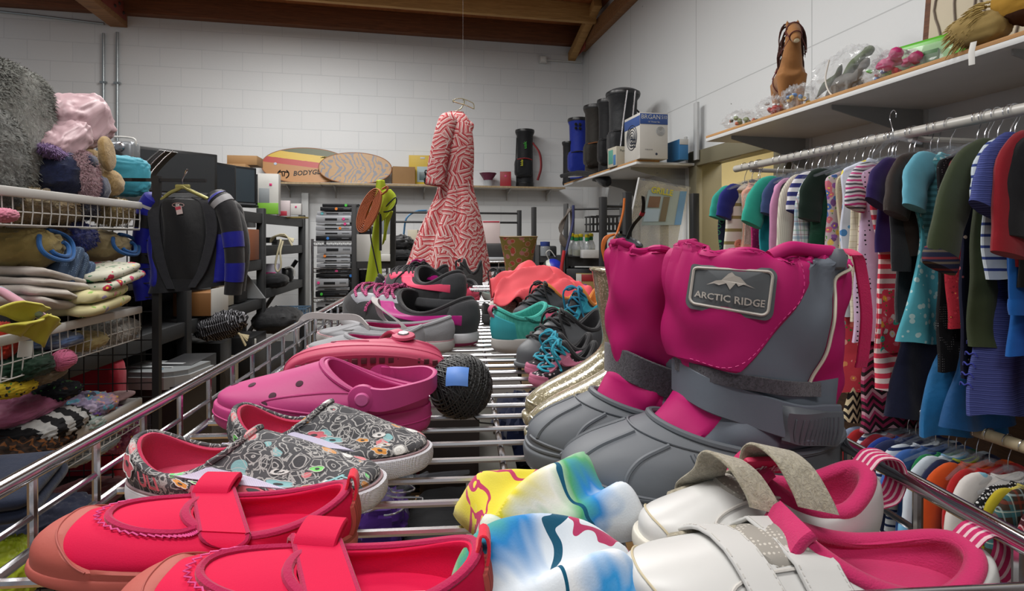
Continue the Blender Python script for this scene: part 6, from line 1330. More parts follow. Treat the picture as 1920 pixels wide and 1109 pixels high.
# ================================================================ metal shelving along the far side and what stands on it
M_gm = plain('242628', .55, nzs=40, nzb=.15, var=.2); UX = -1.42
def UL(u, z, X=UX): d = -X*F/(840-u); return LA(X, d, z)
def box3(name, size, p, rz, mat, lab, cat, parts=(), text=(), bev=.002, group=None, rx=0): return boxthing(name, size, T(p, rz, rx), mat, lab, cat, group, text, bev, parts)
def unit():
    e = empty('steel_shelving', M=T(LA(UX, 3.1, 0), LY), label='heavy dark steel shelving with electronics, running beside the wire baskets', cat='shelving'); cs = 1/math.cos(LY)
    ys = [0, (4.38-3.1)*cs, (5.6-3.1)*cs]
    for y in [-1.25]+ys:
        for x in (0, -.55): MB().box((x, y, .82), (.055, .06, 1.64), bev=.004).build('post', M_gm, e)
    def deck(z, y0, y1, h=.075):
        b = MB().box((.0, (y0+y1)/2, z-h/2), (.035, y1-y0, h), bev=.003).box((-.55, (y0+y1)/2, z-h/2), (.035, y1-y0, h)).box((-.275, (y0+y1)/2, z-.012), (.53, y1-y0, .02)); b.build('deck', M_gm, e)
    deck(1.60, -1.25, ys[2]); deck(1.25, 0, ys[1]); deck(1.35, ys[1], ys[2]); deck(.96, -1.25, ys[1]); deck(1.02, ys[1], ys[2]); deck(.42, -1.25, ys[2]); deck(1.25, -1.25, 0)
    MB().box((-.572, (ys[1]-1.25)/2, .83), (.012, ys[1]+1.25, .82)).build('dark_backing', plain('1c1a19', .8), e)  # dark sheet added so the space behind the near bays reads darker
    for a, b_ in (((-.56, ys[1]+.1, .6), (-.56, ys[2], 1.3)), ((-.56, ys[0]-1.2, .5), (-.56, ys[0], 1.2)), ((-.5, ys[2], .5), (-.05, ys[2], 1.2))): MB().tube([a, V(a).lerp(V(b_), .5), b_], .02, 6).build('brace', M_gm, e)
unit()
lcd = plain('25282b', .25); bez = plain('17181a', .35); car = plain('8a6a44', .8, var=.15); whp = plain('b4b4b0', .5)
def monitor(u0, u1, v0, v1, d0, d1, lab, frame=bez, scr=lcd, tilt=0, base=True):
    a, b = P(u0, v1, d0), P(u1, v1, d1); b.z = a.z; w = (b-a).length; h = (v1-v0)*d0/F; e = empty('computer_monitor', M=T((a+b)/2, math.atan2((b-a).y, (b-a).x)), label=lab, cat='monitor')
    MB().box((0, .022, h/2), (w, .045, h), bev=.006).build('casing', frame, e); MB().box((0, -.002, h/2+.004), (w-.04, .004, h-.045)).build('screen', scr, e); MB().box((0, -.001, .012), (w-.02, .004, .012)).build('lower_bezel', plain('5f6266', .35, .4), e)
    MB().box((0, .045, -.0), (.16, .12, .014), bev=.004).build('stand', frame, e); return e
monitor(252, 408, 272, 364, 3.25, 3.62, 'largest flat computer monitor with a silver lower edge, first in the row'); monitor(372, 443, 298, 374, 3.85, 4.2, 'medium computer monitor partly behind the largest one')
monitor(400, 481, 306, 382, 4.25, 4.55, 'bluish glass computer monitor with rounded black frame', scr=plain('2c353c', .2)); monitor(452, 495, 323, 386, 4.55, 4.75, 'thin black monitor seen past the bluish one')
blu = plain('2a4f8f', .5)
box3('boxed_shaver', (.30, .12, .33), UL(305, 1.62, -2.0)+V((0, .6, .06)), R(8), blu, 'blue printed TRAVELER box standing behind the largest monitor', 'box', parts=[('picture', (-.02, -.061, .14), (.10, .004, .22), plain('2c2f36', .5)), ('white_banner', (0, -.061, .295), (.30, .004, .06), whp), ('pink_sticker', (.03, -.063, .26), (.022, .004, .022), plain('c42a6a', .5))], text=[('Traveler', .06, '-y', (-.02, .13), plain('15161a', .5), 1.)])
tag(bpy.data.objects['boxed_shaver'], 'blue box lettered Traveler standing behind the largest monitor')
# curved black rack leaning next to the monitors
e = empty('folded_luggage_rack', M=T(P(272, 375, 2.9), R(10)), label='black curved rack with silver edge tubes leaning on the largest monitor', cat='rack')
def arc(o): return smooth([(-.03+o, -.05, 0), (.0+o, 0, .12), (.045+o, .03, .20), (.09+o, .05, .255)], 16)
MB().ribbon(arc(0), V((.03, .04, 0)), .01).build('panel', bez, e)
for o in (-.035, -.005, .028): MB().tube([p+V((0, -.02, 0)) for p in arc(o)], .003, 6).build('edge_tube', M_chr, e)
box3('shoe_box', (.2, .15, .165), (P(222, 303, 2.75).x, 2.75, 1.605), LY, plain('3a3430', .6), 'dark shoe box under the portable stereo', 'box')
e = empty('portable_stereo', M=T(P(222, 303, 2.75), R(6)), label='small silver portable stereo with round dials above the turquoise cushion', cat='stereo')
MB().box((0, 0, .045), (.17, .08, .10), bev=.02, seg=3).build('body', plain('7f8387', .35, .5), e)
for x in (-.05, .03): MB().lathe([(.020, 0), (.022, .008), (.016, .012), (0, .012)], 20).xf(T((x, -.04, .065), 0, R(90))).build('dial', M_chr2, e)
MB().tube(smooth([(-.08, -.01, .06), (-.07, -.01, .11), (.07, -.01, .11), (.08, -.01, .06)], 16), .005, 8).build('handle', plain('a8a8a4', .4), e); MB().lathe([(.04, 0), (.043, .006), (.03, .01), (0, .006)], 24).xf(T((0, -.04, .02), 0, R(90))).build('speaker_cone', bez, e)
box3('carton', (.26, .2, .10), UL(440, 1.93, -1.8)+V((-.02, 0, 0)), R(10), car, 'tan carton lying on top of the row of monitors', 'box'); bpy.data.objects['carton'].location = P(405, 296, 4.6)
box3('carton', (.24, .2, .08), P(460, 312, 5.0), R(10), car, 'flatter tan carton behind the bluish monitor', 'box')
e = box3('boxed_router', (.16, .10, .33), P(505, 402, 4.75), R(12), whp, 'tall white box with a lime green foot band at the end of the monitors', 'box', parts=[('green_band', (0, -.051, .045), (.158, .003, .09), plain('6aa02a', .5)), ('grey_picture', (-.03, -.051, .15), (.08, .003, .12), plain('7f8588', .5)), ('pink_sticker', (.02, -.052, .24), (.02, .003, .02), plain('c42a6a', .5))])
box3('blister_pack', (.11, .03, .13), P(532, 405, 4.95), R(8), plain('b9aeb0', .5), 'white and red blister pack on the dark shelving', 'package', parts=[('red_band', (0, -.016, .02), (.06, .003, .04), plain('a02a3c', .5))])
box3('small_carton', (.09, .05, .10), P(556, 403, 5.2), R(8), plain('b8b6b4', .5), 'little white carton with pink dots beside the blister pack', 'box', parts=[('pink_dot', (0, -.026, .07), (.015, .003, .015), plain('c42a6a', .5))])
box3('boxed_game', (.16, .12, .015), P(556, 410, 5.05), R(-14), plain('8a7a4a', .5), 'thin yellow and blue flat case at the shelf edge', 'case', parts=[('blue_label', (0, 0, .016), (.08, .08, .003), plain('2a5a9a', .5))])
box3('printed_carton', (.26, .2, .22), UL(468, 1.255)+V((-.1, 0, 0)), LY, plain('7c4a30', .7), 'reddish brown printed carton on the second level', 'box', parts=[('label_panel', (0.02, -.101, .12), (.12, .003, .1), plain('a07a54', .6))])
box3('wooden_crate', (.14, .12, .12), UL(455, 1.255)+V((0, -.14, 0)), LY, plain('4f3020', .7), 'small dark brown box in front of the printed carton', 'box')
box3('audio_receiver', (.34, .3, .10), UL(462, 1.49)+V((-.16, 0, 0)), LY, bez, 'black receiver with silver knobs just under the top shelf', 'receiver', parts=[('silver_front', (.10, -.151, .05), (.10, .003, .03), M_chr2)])
box3('binder_board', (.05, .25, .27), UL(432, .965)+V((-.05, 0, 0)), LY, plain('b0ab9c', .5), 'off white upright board beside the black loudspeaker', 'board'); box3('loudspeaker', (.16, .18, .22), UL(460, .965)+V((-.10, 0, 0)), LY, bez, 'black loudspeaker on the third level', 'speaker', parts=[('grille', (.081, 0, .11), (.004, .15, .19), plain('1f2022', .8))])
e = empty('wedge_cover', M=T(UL(482, .965)+V((-.04, 0, 0)), LY), label='pale grey slanted cover leaning next to the loudspeaker', cat='cover'); MB().prism([(-.12, 0), (.10, 0), (-.06, .22)], .02, Matrix.Rotation(R(90), 4, 'X')).build('panel', plain('7f8284', .5), e)
box3('wooden_box', (.20, .26, .13), P(378, 588, 3.35), LY, plain('7a5228', .6), 'light wooden box with a white side panel low on the shelving', 'box', parts=[('white_side', (.101, 0, .075), (.004, .25, .15), whp)])
# rope and hanging loop
def rope_coil(p, lab, col, s=1., loop=0.): 
    e = empty('rope_bundle', M=T(p, LY), label=lab, cat='rope'); m = plain(col, .8, nzs=300, nzb=.4); b = MB(); rn = random.Random(5)
    for i in range(12):
        a = rn.uniform(-.5, .5); b.tube(smooth([V((-.05, .01*a, .0))*s, V((-.03+.02*a, .03*a, .03+.01*a))*s, V((.03, .04*a, .035-.02*a))*s, V((.07, .05*a, .0+.04*a))*s], 10), .004*s, 6)
    if loop:
        b.tube(smooth([(.0, -.01, .02), (.02, -.05, .01), (.0, -.06, -.08), (-.02, -.06, -loop*.8), (.0, -.06, -loop), (.025, -.06, -loop*.8), (.02, -.06, -.08), (.03, -.02, .01)], 30), .008, 8)
    b.build('strands', m, e); return e
rope_coil(UL(520, 1.38)+V((.03, -.02, 0)), 'cream cotton rope lying on the shelf with a long loop hanging down', 'b0a88c', 1.5, .24)
def rc(p, lab): e = rope_coil(p, lab, '9a8f70', 1.5); b = MB(); m = plain('9a8f70', .8)
rc(P(432, 640, 3.72), 'tan cord bundle tied in the middle on a black cabinet')
box3('cordless_phone', (.16, .07, .05), UL(548, 1.352)+V((-.1, 0, 0)), LY+R(60), whp, 'white handset lying behind the cream rope', 'handset'); box3('black_tool', (.20, .06, .05), UL(538, 1.352)+V((-.2, 0, .02)), LY+R(50), bez, 'long black tool behind the cream rope', 'tool')
box3('printed_carton', (.15, .12, .17), UL(518, 1.03)+V((-.05, 0, 0)), LY, plain('a8a6b4', .6), 'white and magenta printed carton on the far bay', 'box', parts=[('magenta_lettering_band', (-.0, -.061, .08), (.12, .003, .05), plain('b02a72', .5))])
o = cushion(.22, .20, .12, 5, .08).build('black_pouch', fab('141518')); o.matrix_world = T(UL(518, 1.07)+V((.03, -.12, 0)), LY); tag(o, 'soft black pouch in front of the magenta printed carton', 'pouch')
e = empty('coffee_pot', M=T(UL(546, 1.025)+V((-.04, 0, 0)), LY), label='black coffee pot with a white bent handle on the far bay', cat='pot'); MB().lathe([(.05, 0), (.06, .03), (.055, .09), (.04, .12), (0, .125)], 24).build('vessel', bez, e); MB().tube(smooth([(.0, -.05, .12), (.05, -.06, .13), (.08, -.06, .10), (.08, -.06, .05)], 12), .009, 8).build('handle', whp, e)
# lowest levels
for u, v, d, sz, m, lab, nm, parts in (
  (330, 744, 3.6, (.26, .2, .36), plain('1b1c1f', .4), 'black printer body on the lowest deck behind the shredder', 'printer', [('tray', (0, -.11, .12), (.2, .05, .01), plain('8f9296', .4))]),
  (375, 748, 3.55, (.24, .2, .36), bez, 'tall black appliance next to the printer body', 'appliance', [('grey_rim', (.121, 0, .15), (.004, .16, .28), plain('6f7478', .4))]),
  (398, 751, 3.5, (.16, .18, .36), bez, 'black speaker cabinet with an orange lamp', 'speaker', [('orange_lamp', (.0, -.091, .22), (.012, .004, .02), plain('d0702a', .4)), ('blue_sticker', (-.05, -.091, .2), (.02, .004, .025), plain('5aa0c8', .5))]),
  (434, 731, 3.76, (.07, .05, .22), plain('a8a494', .5), 'cream panel standing on the floor deck beside the cord bundle', 'panel', []),
  (458, 722, 3.88, (.09, .03, .23), plain('a9ac9c', .5), 'second cream panel with a lime sticker leaning by the cabinet', 'panel', [('lime_sticker', (-.01, -.016, .15), (.03, .003, .02), plain('6ab03a', .5))]),
  (450, 714, 4.0, (.26, .3, .32), plain('141517', .4), 'black glossy cabinet on the floor deck under the crumpled wrap', 'cabinet', [('open_flap', (.12, -.1, .28), (.04, .01, .05), whp)]),
  (352, 800, 2.9, (.16, .3, .34), plain('1c1d20', .45), 'black subwoofer behind the chrome rail', 'speaker', [('cone', (.081, -.02, .18), (.006, .2, .2), plain('3a3c3f', .4))])):
    box3({'panel': 'cream_board'}.get(nm, nm), sz, P(u, v, d), LY, m, lab, nm if nm in ('speaker', 'cabinet', 'printer', 'panel') else 'appliance', parts)
e = empty('round_speaker', M=T(P(388, 720, 3.38), R(60)), label='round black speaker ring with a white back plate', cat='speaker'); MB().lathe([(.0, -.01), (.05, -.012), (.10, -.03), (.11, -.02), (.112, .01), (.0, .012)], 30).xf(T((0, 0, 0), 0, R(90))).build('ring', plain('232427', .4), e); MB().box((0, .03, 0), (.2, .02, .24), bev=.01).build('back_plate', whp, e)
o = cushion(.26, .18, .14, 5, .14, 12, ridge=.06, rf=6).build('woven_hat', stripes('pinstripe', ['16161a', '7f7f84'], .012, 0, [0, .7], wob=.01)); o.matrix_world = T(P(415, 610, 3.3), LY, 0, R(-15)); tag(o, 'crumpled black cap with white pinstripes on the lowest deck', 'cap')
o = cushion(.34, .4, .20, 8, .08, 6, ex=.5).build('laptop_bag', fab('131417', 300, .5, .6)); o.matrix_world = T(P(522, 600, 4.5), LY); tag(o, 'bulky black laptop bag with a blue tag on the lowest deck', 'bag')
MB().box((.16, -.12, -.05), (.005, .03, .09)).build('blue_tag', plain('2a7ac0', .5), o)
e = empty('plastic_basket', M=T(P(548, 606, 4.9), LY), label='slate blue slotted plastic basket behind the laptop bag', cat='basket'); b = MB()
for i in range(14):
    for s_ in (-1, 1): b.box((-.13+.02*i, s_*.09, .07), (.008, .006, .12))
for z in (.01, .07, .13): b.box((0, -.09, z), (.28, .008, .014)).box((0, .09, z), (.28, .008, .014)).box((.14, 0, z), (.008, .18, .014)).box((-.14, 0, z), (.008, .18, .014))
b.build('slotted_wall', plain('4f6880', .5), e)
# shredder
def shredder():
    e = empty('paper_shredder', M=T((P(304, 700, 2.75).x, 2.75, 0), R(-2)), label='large paper shredder with a silver top and dark bin beside the grid panel', cat='shredder'); W, D, z1 = .335, .26, .80
    MB().prism([(-W/2+.01, -D/2), (W/2-.01, -D/2), (W/2, D/2), (-W/2, D/2)], z1-.09, T((0, 0, .02))).build('bin', plain('211d1b', .5), e)
    sil = plain('a4a7a9', .35, .2); b = MB()
    o = [(-W/2-.005, -D/2+.02), (-W*.3, -D/2-.012), (W*.3, -D/2-.012), (W/2-.03, -D/2+.01), (W/2+.012, -D/2+.06), (W/2+.012, D/2), (-W/2-.012, D/2)]
    b.prism(o, .055, T((0, 0, z1-.08))); b.build('head', sil, e)
    MB().prism([(x*.93, y*.93) for x, y in o], .022, T((0, 0, z1-.025))).build('top_plate', plain('85898b', .4, .2), e)
    MB().box((-.02, .045, z1-.001), (.2, .03, .004)).build('paper_slot', plain('9fa2a4', .4), e); MB().box((-.03, -.03, z1-.001), (.2, .015, .004)).build('disc_slot', plain('b9bcbe', .4), e); MB().box((.03, -.075, z1-.001), (.04, .02, .003)).build('controls', plain('5f88a0', .4), e)
    MB().box((-.02, -D/2-.002, .56), (.11, .006, .09), bev=.02).build('bin_window', plain('3a3d44', .2), e)
shredder()
# ---------------------------------------------------------------- chrome rack with disc players
def players():
    d0 = 4.75; x0 = (588-CU)/F*d0; x1 = x0+.60; yaw = R(4); M0 = T((x0, d0, 0), yaw)
    e = empty('chrome_rack', M=M0, label='chrome wire rack stacked with disc and tape players', cat='wire rack'); zs = [zat(v, d0) for v in (453, 503, 559, 600)]+[.25]
    for x in (-.01, .60):
        for y in (0, .42): MB().tube([(x, y, 0), (x, y, .8), (x, y, zs[0]+.02)], .011, 10).build('post', M_chr2, e)
    for z in zs:
        b = MB()
        for zz in (z-.004, z-.035): b.tube([(-.01, 0, zz), (.3, 0, zz), (.60, 0, zz)], .0035, 6)
        b.tube([( -.01+.61*i/36., -.001, z-.004-.031*(i % 2)) for i in range(37)], .0022, 5)
        for i in range(8): b.tube([(-.01, .06*i, z-.006), (.3, .06*i, z-.006), (.6, .06*i, z-.006)], .0025, 5)
        b.build('shelf', M_chr2, e)
    sl, bk_ = plain('9a9da2', .35, .3), plain('131417', .35); dots_ = {'g': '3fae3a', 'o': 'd0762a', 'b': '2f6fb8', 'p': 'c83a7a', 't': '5aa8b0'}
    L_ = [  # v_top, v_bottom, u0, u1, silver?, sticker, label
     (382, 388, 600, 667, 0, ('g', .68), 'thin black disc player with a green dot, topmost of the stack'), (388, 396, 597, 657, 0, ('o', .5), 'slim black player with an orange dot, second from the top of the stack'),
     (397, 404, 590, 656, 1, ('t', .1), 'slim silver player over the pink stickered one'), (404, 418, 589, 655, 1, ('p', .82), 'silver tape player with a pink sticker'), (418, 423, 590, 653, 1, ('p', .9), 'very thin silver player under the pink stickered one'),
     (424, 433, 588, 655, 1, ('o', .7), 'silver player with an orange sticker near the middle of the top stack'), (433, 442, 588, 655, 1, None, 'silver player without a sticker in the top stack'), (442, 453, 589, 656, 0, ('b', .32), 'black recorder with a blue dot at the foot of the top stack'),
     (459, 477, 591, 657, 1, None, 'old silver stereo component with dark windows'), (478, 484, 590, 653, 1, ('o', .22), 'white topped player with an orange sticker'), (485, 493, 590, 653, 1, None, 'silver player with a scratched corner'), (495, 502, 590, 653, 1, None, 'flat silver player resting on the second wire shelf'),
     (506, 513, 589, 652, 0, ('p', .62), 'black player with a pink strip'), (514, 522, 589, 652, 0, None, 'plain black player under the pink stripped one'), (523, 539, 588, 650, 1, ('p', .05), 'silver tape deck with a dark display'), (540, 546, 588, 652, 1, None, 'thin silver player under the tape deck'), (547, 558, 588, 650, 0, ('g', .15), 'black player with a green dot on the third shelf'),
     (567, 577, 589, 655, 1, None, 'light silver player on the fourth shelf'), (578, 584, 589, 655, 0, None, 'thin black player under the light silver one'), (586, 599, 589, 655, 0, None, 'thick black player on the fourth shelf'),
     (393, 414, 663, 692, 0, None, 'black component beside the top of the disc player stack'), (416, 422, 661, 692, 1, None, 'silver edged component between two black ones'), (424, 440, 659, 694, 0, None, 'black component with a light sticker'), (441, 452, 660, 694, 1, None, 'grey component at the foot of its short stack'),
     (459, 470, 659, 694, 0, ('t', .25), 'black component with a light blue dot'), (471, 483, 657, 694, 0, ('b', .05), 'black component with a blue dot at its edge'), (485, 494, 655, 692, 0, ('t', .7), 'black component with a pale dot low down'), (495, 502, 655, 692, 0, None, 'dark component on the second wire shelf'),
     (508, 528, 653, 694, 0, ('b', .0), 'black amplifier with a blue dot on the third shelf'), (529, 545, 652, 694, 0, ('g', .55), 'black amplifier with a green dot on the third shelf'), (546, 558, 653, 694, 0, None, 'dark component under the green dotted amplifier'), (566, 599, 658, 694, 0, None, 'deep black component on the fourth shelf')]
    k = F/d0
    for i, (va, vb, ua, ub, s, st, lab) in enumerate(L_):
        w = (ub-ua)/k*.985; h = (vb-va)/k; z = zat(vb, d0)+.001; x = x0+((ua+ub)/2-588)/k; rn = random.Random(i)
        e = empty('disc_player', M=T((x, d0+.16+rn.uniform(-.01, .01), z), yaw+R(rn.uniform(-1, 1))), label=lab, cat='disc player', group='players on the chrome rack')
        MB().box((0, 0, h/2), (w, .28, h*.94), bev=.002).build('casing', sl if s else bk_, e); f = -.1415
        MB().box((-.02, f, h*.45), (w*.34, .003, h*.28)).build('display', bk_ if s else plain('26282c', .2), e); MB().box((w*.33, f, h*.5), (w*.2, .003, h*.14)).build('tray_slot', plain('5f6266', .4), e)
        if st: MB().lathe([(0, .002), (.011, .002), (.012, 0)], 14).xf(T(((st[1]-.5)*w*.9, f-.001, h*.5), 0, R(90))).build('dot_sticker', plain(dots_[st[0]], .5), e)
players()
# ---------------------------------------------------------------- back wall shelf
def BS(u, off=.14): return BW(u, 2.005, off)
def back_shelf():
    a, b = BW(497, 2.0, 0), BW(1046, 2.0, 0); ln = (b-a).length; m = (a+b)/2; e = empty('long_shelf', M=T((m.x, m.y, 1.98), WY), label='long narrow shelf on the block wall carrying two wooden boards', cat='wall shelf')
    for i, (x0, x1) in enumerate(((-ln/2, -ln*.32), (-ln*.315, ln*.06), (ln*.065, ln/2))): MB().box(((x0+x1)/2, -.15, .009+.003*(i % 2)), (x1-x0, .30, .018), bev=.001).build('board', plain('bfbdb8', .5), e)
    MB().box((0, -.303, .008), (ln, .008, .02)).build('front_edge', timber('shelf_edge', '8f7a5a', 'a8977a', (8, 1, 1)), e)
    for i in range(7):
        x = -ln/2+.25+i*(ln-.4)/6.; MB().prism([(0, 0), (-.24, 0), (-.2, -.02), (-.06, -.05), (-.02, -.12), (0, -.12)], .012, Matrix.Translation((x, 0, 0)) @ Matrix.Rotation(R(90), 4, 'Z') @ Matrix.Rotation(R(90), 4, 'X')).build('bracket', plain('a5a5a2', .5), e)
back_shelf()
def skim(u0, u1, h, mat, lab, lean, off, up=0.):
    a, b = BW(u0, 0, off), BW(u1, 0, off); w = (b-a).length; m = (a+b)/2; e = empty('skimboard', M=T((m.x, m.y, 2.0+h/2*math.cos(lean)+up), WY, lean), label=lab, cat='skimboard')
    o = [(w/2*math.cos(t)*(1+.0*math.cos(t)), h/2*sgp(math.sin(t), .92)) for t in [2*pi*i/64 for i in range(64)]]
    MB().prism(o, .012, Matrix.Rotation(R(90), 4, 'X')).build('deck', mat, e); MB().tube([(x, -.006, z) for x, z in o], .007, 6, True).build('edge', plain('8a5a34', .6), e); return e, w
def rasta():
    t = NT('rasta_deck'); s = t.sep(t.co(rot=(0, R(-6.5), 0))); z = t.m_('ADD', s[2], t.m_('MULTIPLY', t.noise(t.co(), 25, 3).outputs[0], .008)); wd = t.noise(t.co(scale=(2, 1, 30)), 6, 4).outputs[0]
    c = t.ramp(t.m_('ADD', t.m_('MULTIPLY', z, 2.), .5), [(0, h2('a8743a')), (.47, h2('a8743a')), (.475, h2('a81c20')), (.60, h2('a81c20')), (.605, h2('c9a820')), (.76, h2('c9a820')), (.765, h2('36461e')), (1, h2('36461e'))], True)
    return t.fin(t.mix(t.m_('MULTIPLY', wd, .25), c, h2('6a4a20')), .4)
e, w = skim(491, 655, .40, rasta(), 'green, yellow and red banded skimboard lettered BODYGLOVE', R(-14), .10)
k_ = plain('14120f', .6); fm = face_map((0, -.0135, 0), (1, 0, 0), (0, 0, 1), .0005)
text_on('BODYGLOVE', .075, lambda x, y: fm(x+.08, y-.075+x*.1), bold=.0015, sx=.92, shear=.1).build('lettering', k_, e)
b = MB()
for s_ in (-1, 1):
    b.tube([fm(-.225+s_*.055*math.cos(t), -.105+.05*math.sin(t)) for t in [R(-60+12*i) for i in range(11)]], .006, 4)
b.tube([fm(-.27, -.085), fm(-.225, -.075), fm(-.18, -.085)], .006, 4); b.tube([fm(-.24, -.08), fm(-.232, -.13)], .005, 4); b.tube([fm(-.21, -.08), fm(-.218, -.13)], .005, 4); b.build('emblem', k_, e)
b = MB(); rn = random.Random(2)
for i in range(7): a = R(20+22*i); b.tube([fm(.2, .085), fm(.2+.03*math.cos(a), .085+.02*math.sin(a)), fm(.2+.06*math.cos(a), .08+.025*math.sin(a))], .003, 4)
b.build('palm_print', plain('4a4a1c', .6), e)
MB().lathe([(0, .003), (.014, .003), (.016, 0)], 16).xf(T((-.31, -.0135, .01), 0, R(90))).build('round_sticker', plain('a8b4c8', .5), e)
def tiki():
    t = NT('tiki_deck'); co = t.co(); s = t.sep(co); n = t.noise(co, 7, 2, .5, .8).outputs[0]; ay = t.m_('ABSOLUTE', s[2]); r = t.m_('ADD', t.m_('MULTIPLY', t.m_('SINE', t.m_('ADD', t.m_('MULTIPLY', s[0], 22), t.m_('MULTIPLY', ay, 14))), .5), t.m_('MULTIPLY', n, 1.6))
    ln = t.m_('LESS_THAN', t.m_('FRACT', t.m_('MULTIPLY', r, 2.2)), .38); wd = t.noise(t.co(scale=(1, 1, 20)), 8, 4).outputs[0]
    c = t.mix(wd, h2('8f6c40'), h2('b08a58')); return t.fin(t.mix(t.m_('MULTIPLY', ln, .9), c, h2('646a76')), .4)
skim(598, 734, .345, tiki(), 'wooden skimboard with a faded slate blue carved face pattern', R(-10), .17)
box3('carton', (.24, .2, .19), BW(756, 2.003, .15), WY+R(4), car, 'worn brown carton beside the yellow appliance box', 'box')
box3('appliance_box', (.30, .14, .33), BW(793, 2.003, .10), WY+R(-6), plain('b89a1c', .5), 'yellow box picturing a small white appliance', 'box', parts=[('appliance_picture', (.02, -.071, .12), (.16, .003, .17), plain('8fa0a4', .5)), ('door_picture', (.02, -.073, .10), (.11, .003, .09), plain('4a5a5c', .4)), ('white_label', (.0, -.071, .30), (.05, .003, .02), whp)])
o = MB()
for i in range(8): rn = random.Random(i); o.tube(smooth([(rn.uniform(-.06, .06), rn.uniform(-.05, .03), rn.uniform(.0, .15)) for _ in range(5)], 16), .007, 6)
o = o.build('coiled_lead', bez); o.matrix_world = T(BW(806, 2.01, .22), WY); tag(o, 'tangled black lead in front of the yellow box', 'cable')
e = empty('purple_funnel', M=T(BW(915, 2.003, .15), WY), label='maroon flared funnel on a clear cup, on the block wall shelf', cat='funnel'); MB().lathe([(.05, .07), (.055, .085), (.10, .15), (.098, .152), (.05, .09)], 8).build('flared_bowl', plain('5a1c38', .5), e); MB().lathe([(.05, 0), (.052, .07), (.0, .07)], 20).build('clear_cup', glass_mat('cup_plastic', 'b8bcc0', .1, .5), e)
box3('red_carton', (.125, .10, .17), BW(948, 2.003, .14), WY+R(-12), plain('8c1420', .5), 'small bright red carton with a pink dot', 'box', parts=[('pink_dot', (.0, -.051, .12), (.02, .003, .02), plain('c83a7a', .5))])
def golf(p, yaw, H, r, m, m2, lab, lean=0., name='golf_bag', pocket=True, strap=None, r2=None):
    e = empty(name, M=T(p, yaw, 0, lean), label=lab, cat='golf bag'); r2 = r2 or r*1.12
    MB().lathe([(0, 0), (r, 0), (r*1.04, .03), (r*.98, H*.3), (r*.96, H*.7), (r*1.0, H*.9), (r2, H*.94), (r2, H), (r*.9, H), (r*.86, H*.9), (0, H*.88)], 24).build('tube', m, e)
    MB().lathe([(r2*1.02, H*.95), (r2*1.05, H*.975), (r2*1.02, H)], 24).build('top_cuff', bez, e); MB().lathe([(r*1.0, .0), (r*1.08, .01), (r*1.08, .08*H), (r*1., .09*H)], 24).build('base_cup', bez, e)
    if pocket:
        cushion(r*2.1, r*1.2, H*.34, 3, .05, 8, ex=.5, ez=.5).xf(T((-r*.35, -r*.75, H*.33))).build('pocket', m, e); MB().tube(smooth([(-r*1.2, -r*1.2, H*.46), (-r*.3, -r*1.42, H*.48), (r*.6, -r*1.2, H*.46)], 12), .006, 6).build('pocket_zip', m2, e)
    MB().ribbon(smooth([(r*.9, -r*.3, H*.78), (r*1.7, -r*.5, H*.6), (r*1.9, -r*.5, H*.35), (r*1.5, -r*.4, H*.12)], 16), V((.012, .014, 0)), .012).build('strap', strap or m2, e)
    return e
e = golf(BW(984, 2.003, .15), WY, .655, .095, fab('15171a', 300, .4, .6), plain('8c1820', .6), 'black and red junior golf bag standing alone on the block wall shelf')
text_on('usk', .06, lambda x, y: V((-.02-y*.9, -.099, .47+x*1.)), bold=.001).build('lettering', plain('3fa03a', .5), e); text_on('kids', .045, lambda x, y: V((-.07-y*.9, -.155, .26+x)), bold=.001).build('lettering', plain('b0b02a', .5), e)
MB().tube([(-.10, -.03, .02), (-.11, -.03, .3), (-.10, -.03, .56)], .006, 6).build('stand_leg', bez, e)
# side shelf: golf bags, boxes
SZ2 = 1.4+.55+.032
def S2(u, X): return WA(X, F*X/(u-740), SZ2)
bkf = fab('17181b', 300, .4, .6)
e = golf(S2(1085, 1.95), WY, .70, .10, fab('152a8a', 400, .4, .6), bkf, 'royal blue golf bag with a black cuff, standing in front of the others', strap=fab('3a332e'))
for i in range(2):
    for x in (-.045, .0): MB().lathe([(.014, 0), (.017, .004), (.010, .006)], 12).xf(T((x-.02, -.104, .62-.04*i), 0, R(90))).build('grommet', bez, e)
golf(S2(1066, 1.85), WY, .46, .06, bkf, bkf, 'slim black bag beside the royal blue golf bag', pocket=False)
golf(S2(1118, 1.98), WY, .73, .11, fab('26231f', 300, .4, .6), plain('7a4a24', .7), 'dark brown golf bag with tan leather trim', strap=plain('7a4a24', .7))
golf(S2(1140, 2.02), WY, .74, .09, bkf, bkf, 'plain black golf bag squeezed between the brown one and the club bag')
e = golf(S2(1168, 1.93), WY, .66, .12, fab('1d1f22', 300, .4, .5), bkf, 'large black golf bag with a grey hood and steel shafts', r2=.14)
MB().grid(lambda a, q: V((.145*math.cos(2*pi*a)*math.cos(q*pi/2), .145*math.sin(2*pi*a)*math.cos(q*pi/2), .64+.06*math.sin(q*pi/2))), 24, 8, cu=True).build('hood', fab('34363a'), e)
for x0, x1 in ((-.03, -.11), (.04, -.02)): MB().tube([(x0, -.165, .64), ((x0+x1)/2, -.17, .38), (x1, -.18, .05)], .006, 8).build('club_shaft', M_chr2, e)
navy = plain('26447f', .5); dk_ = plain('1c2436', .5); gy = plain('8f9498', .5)
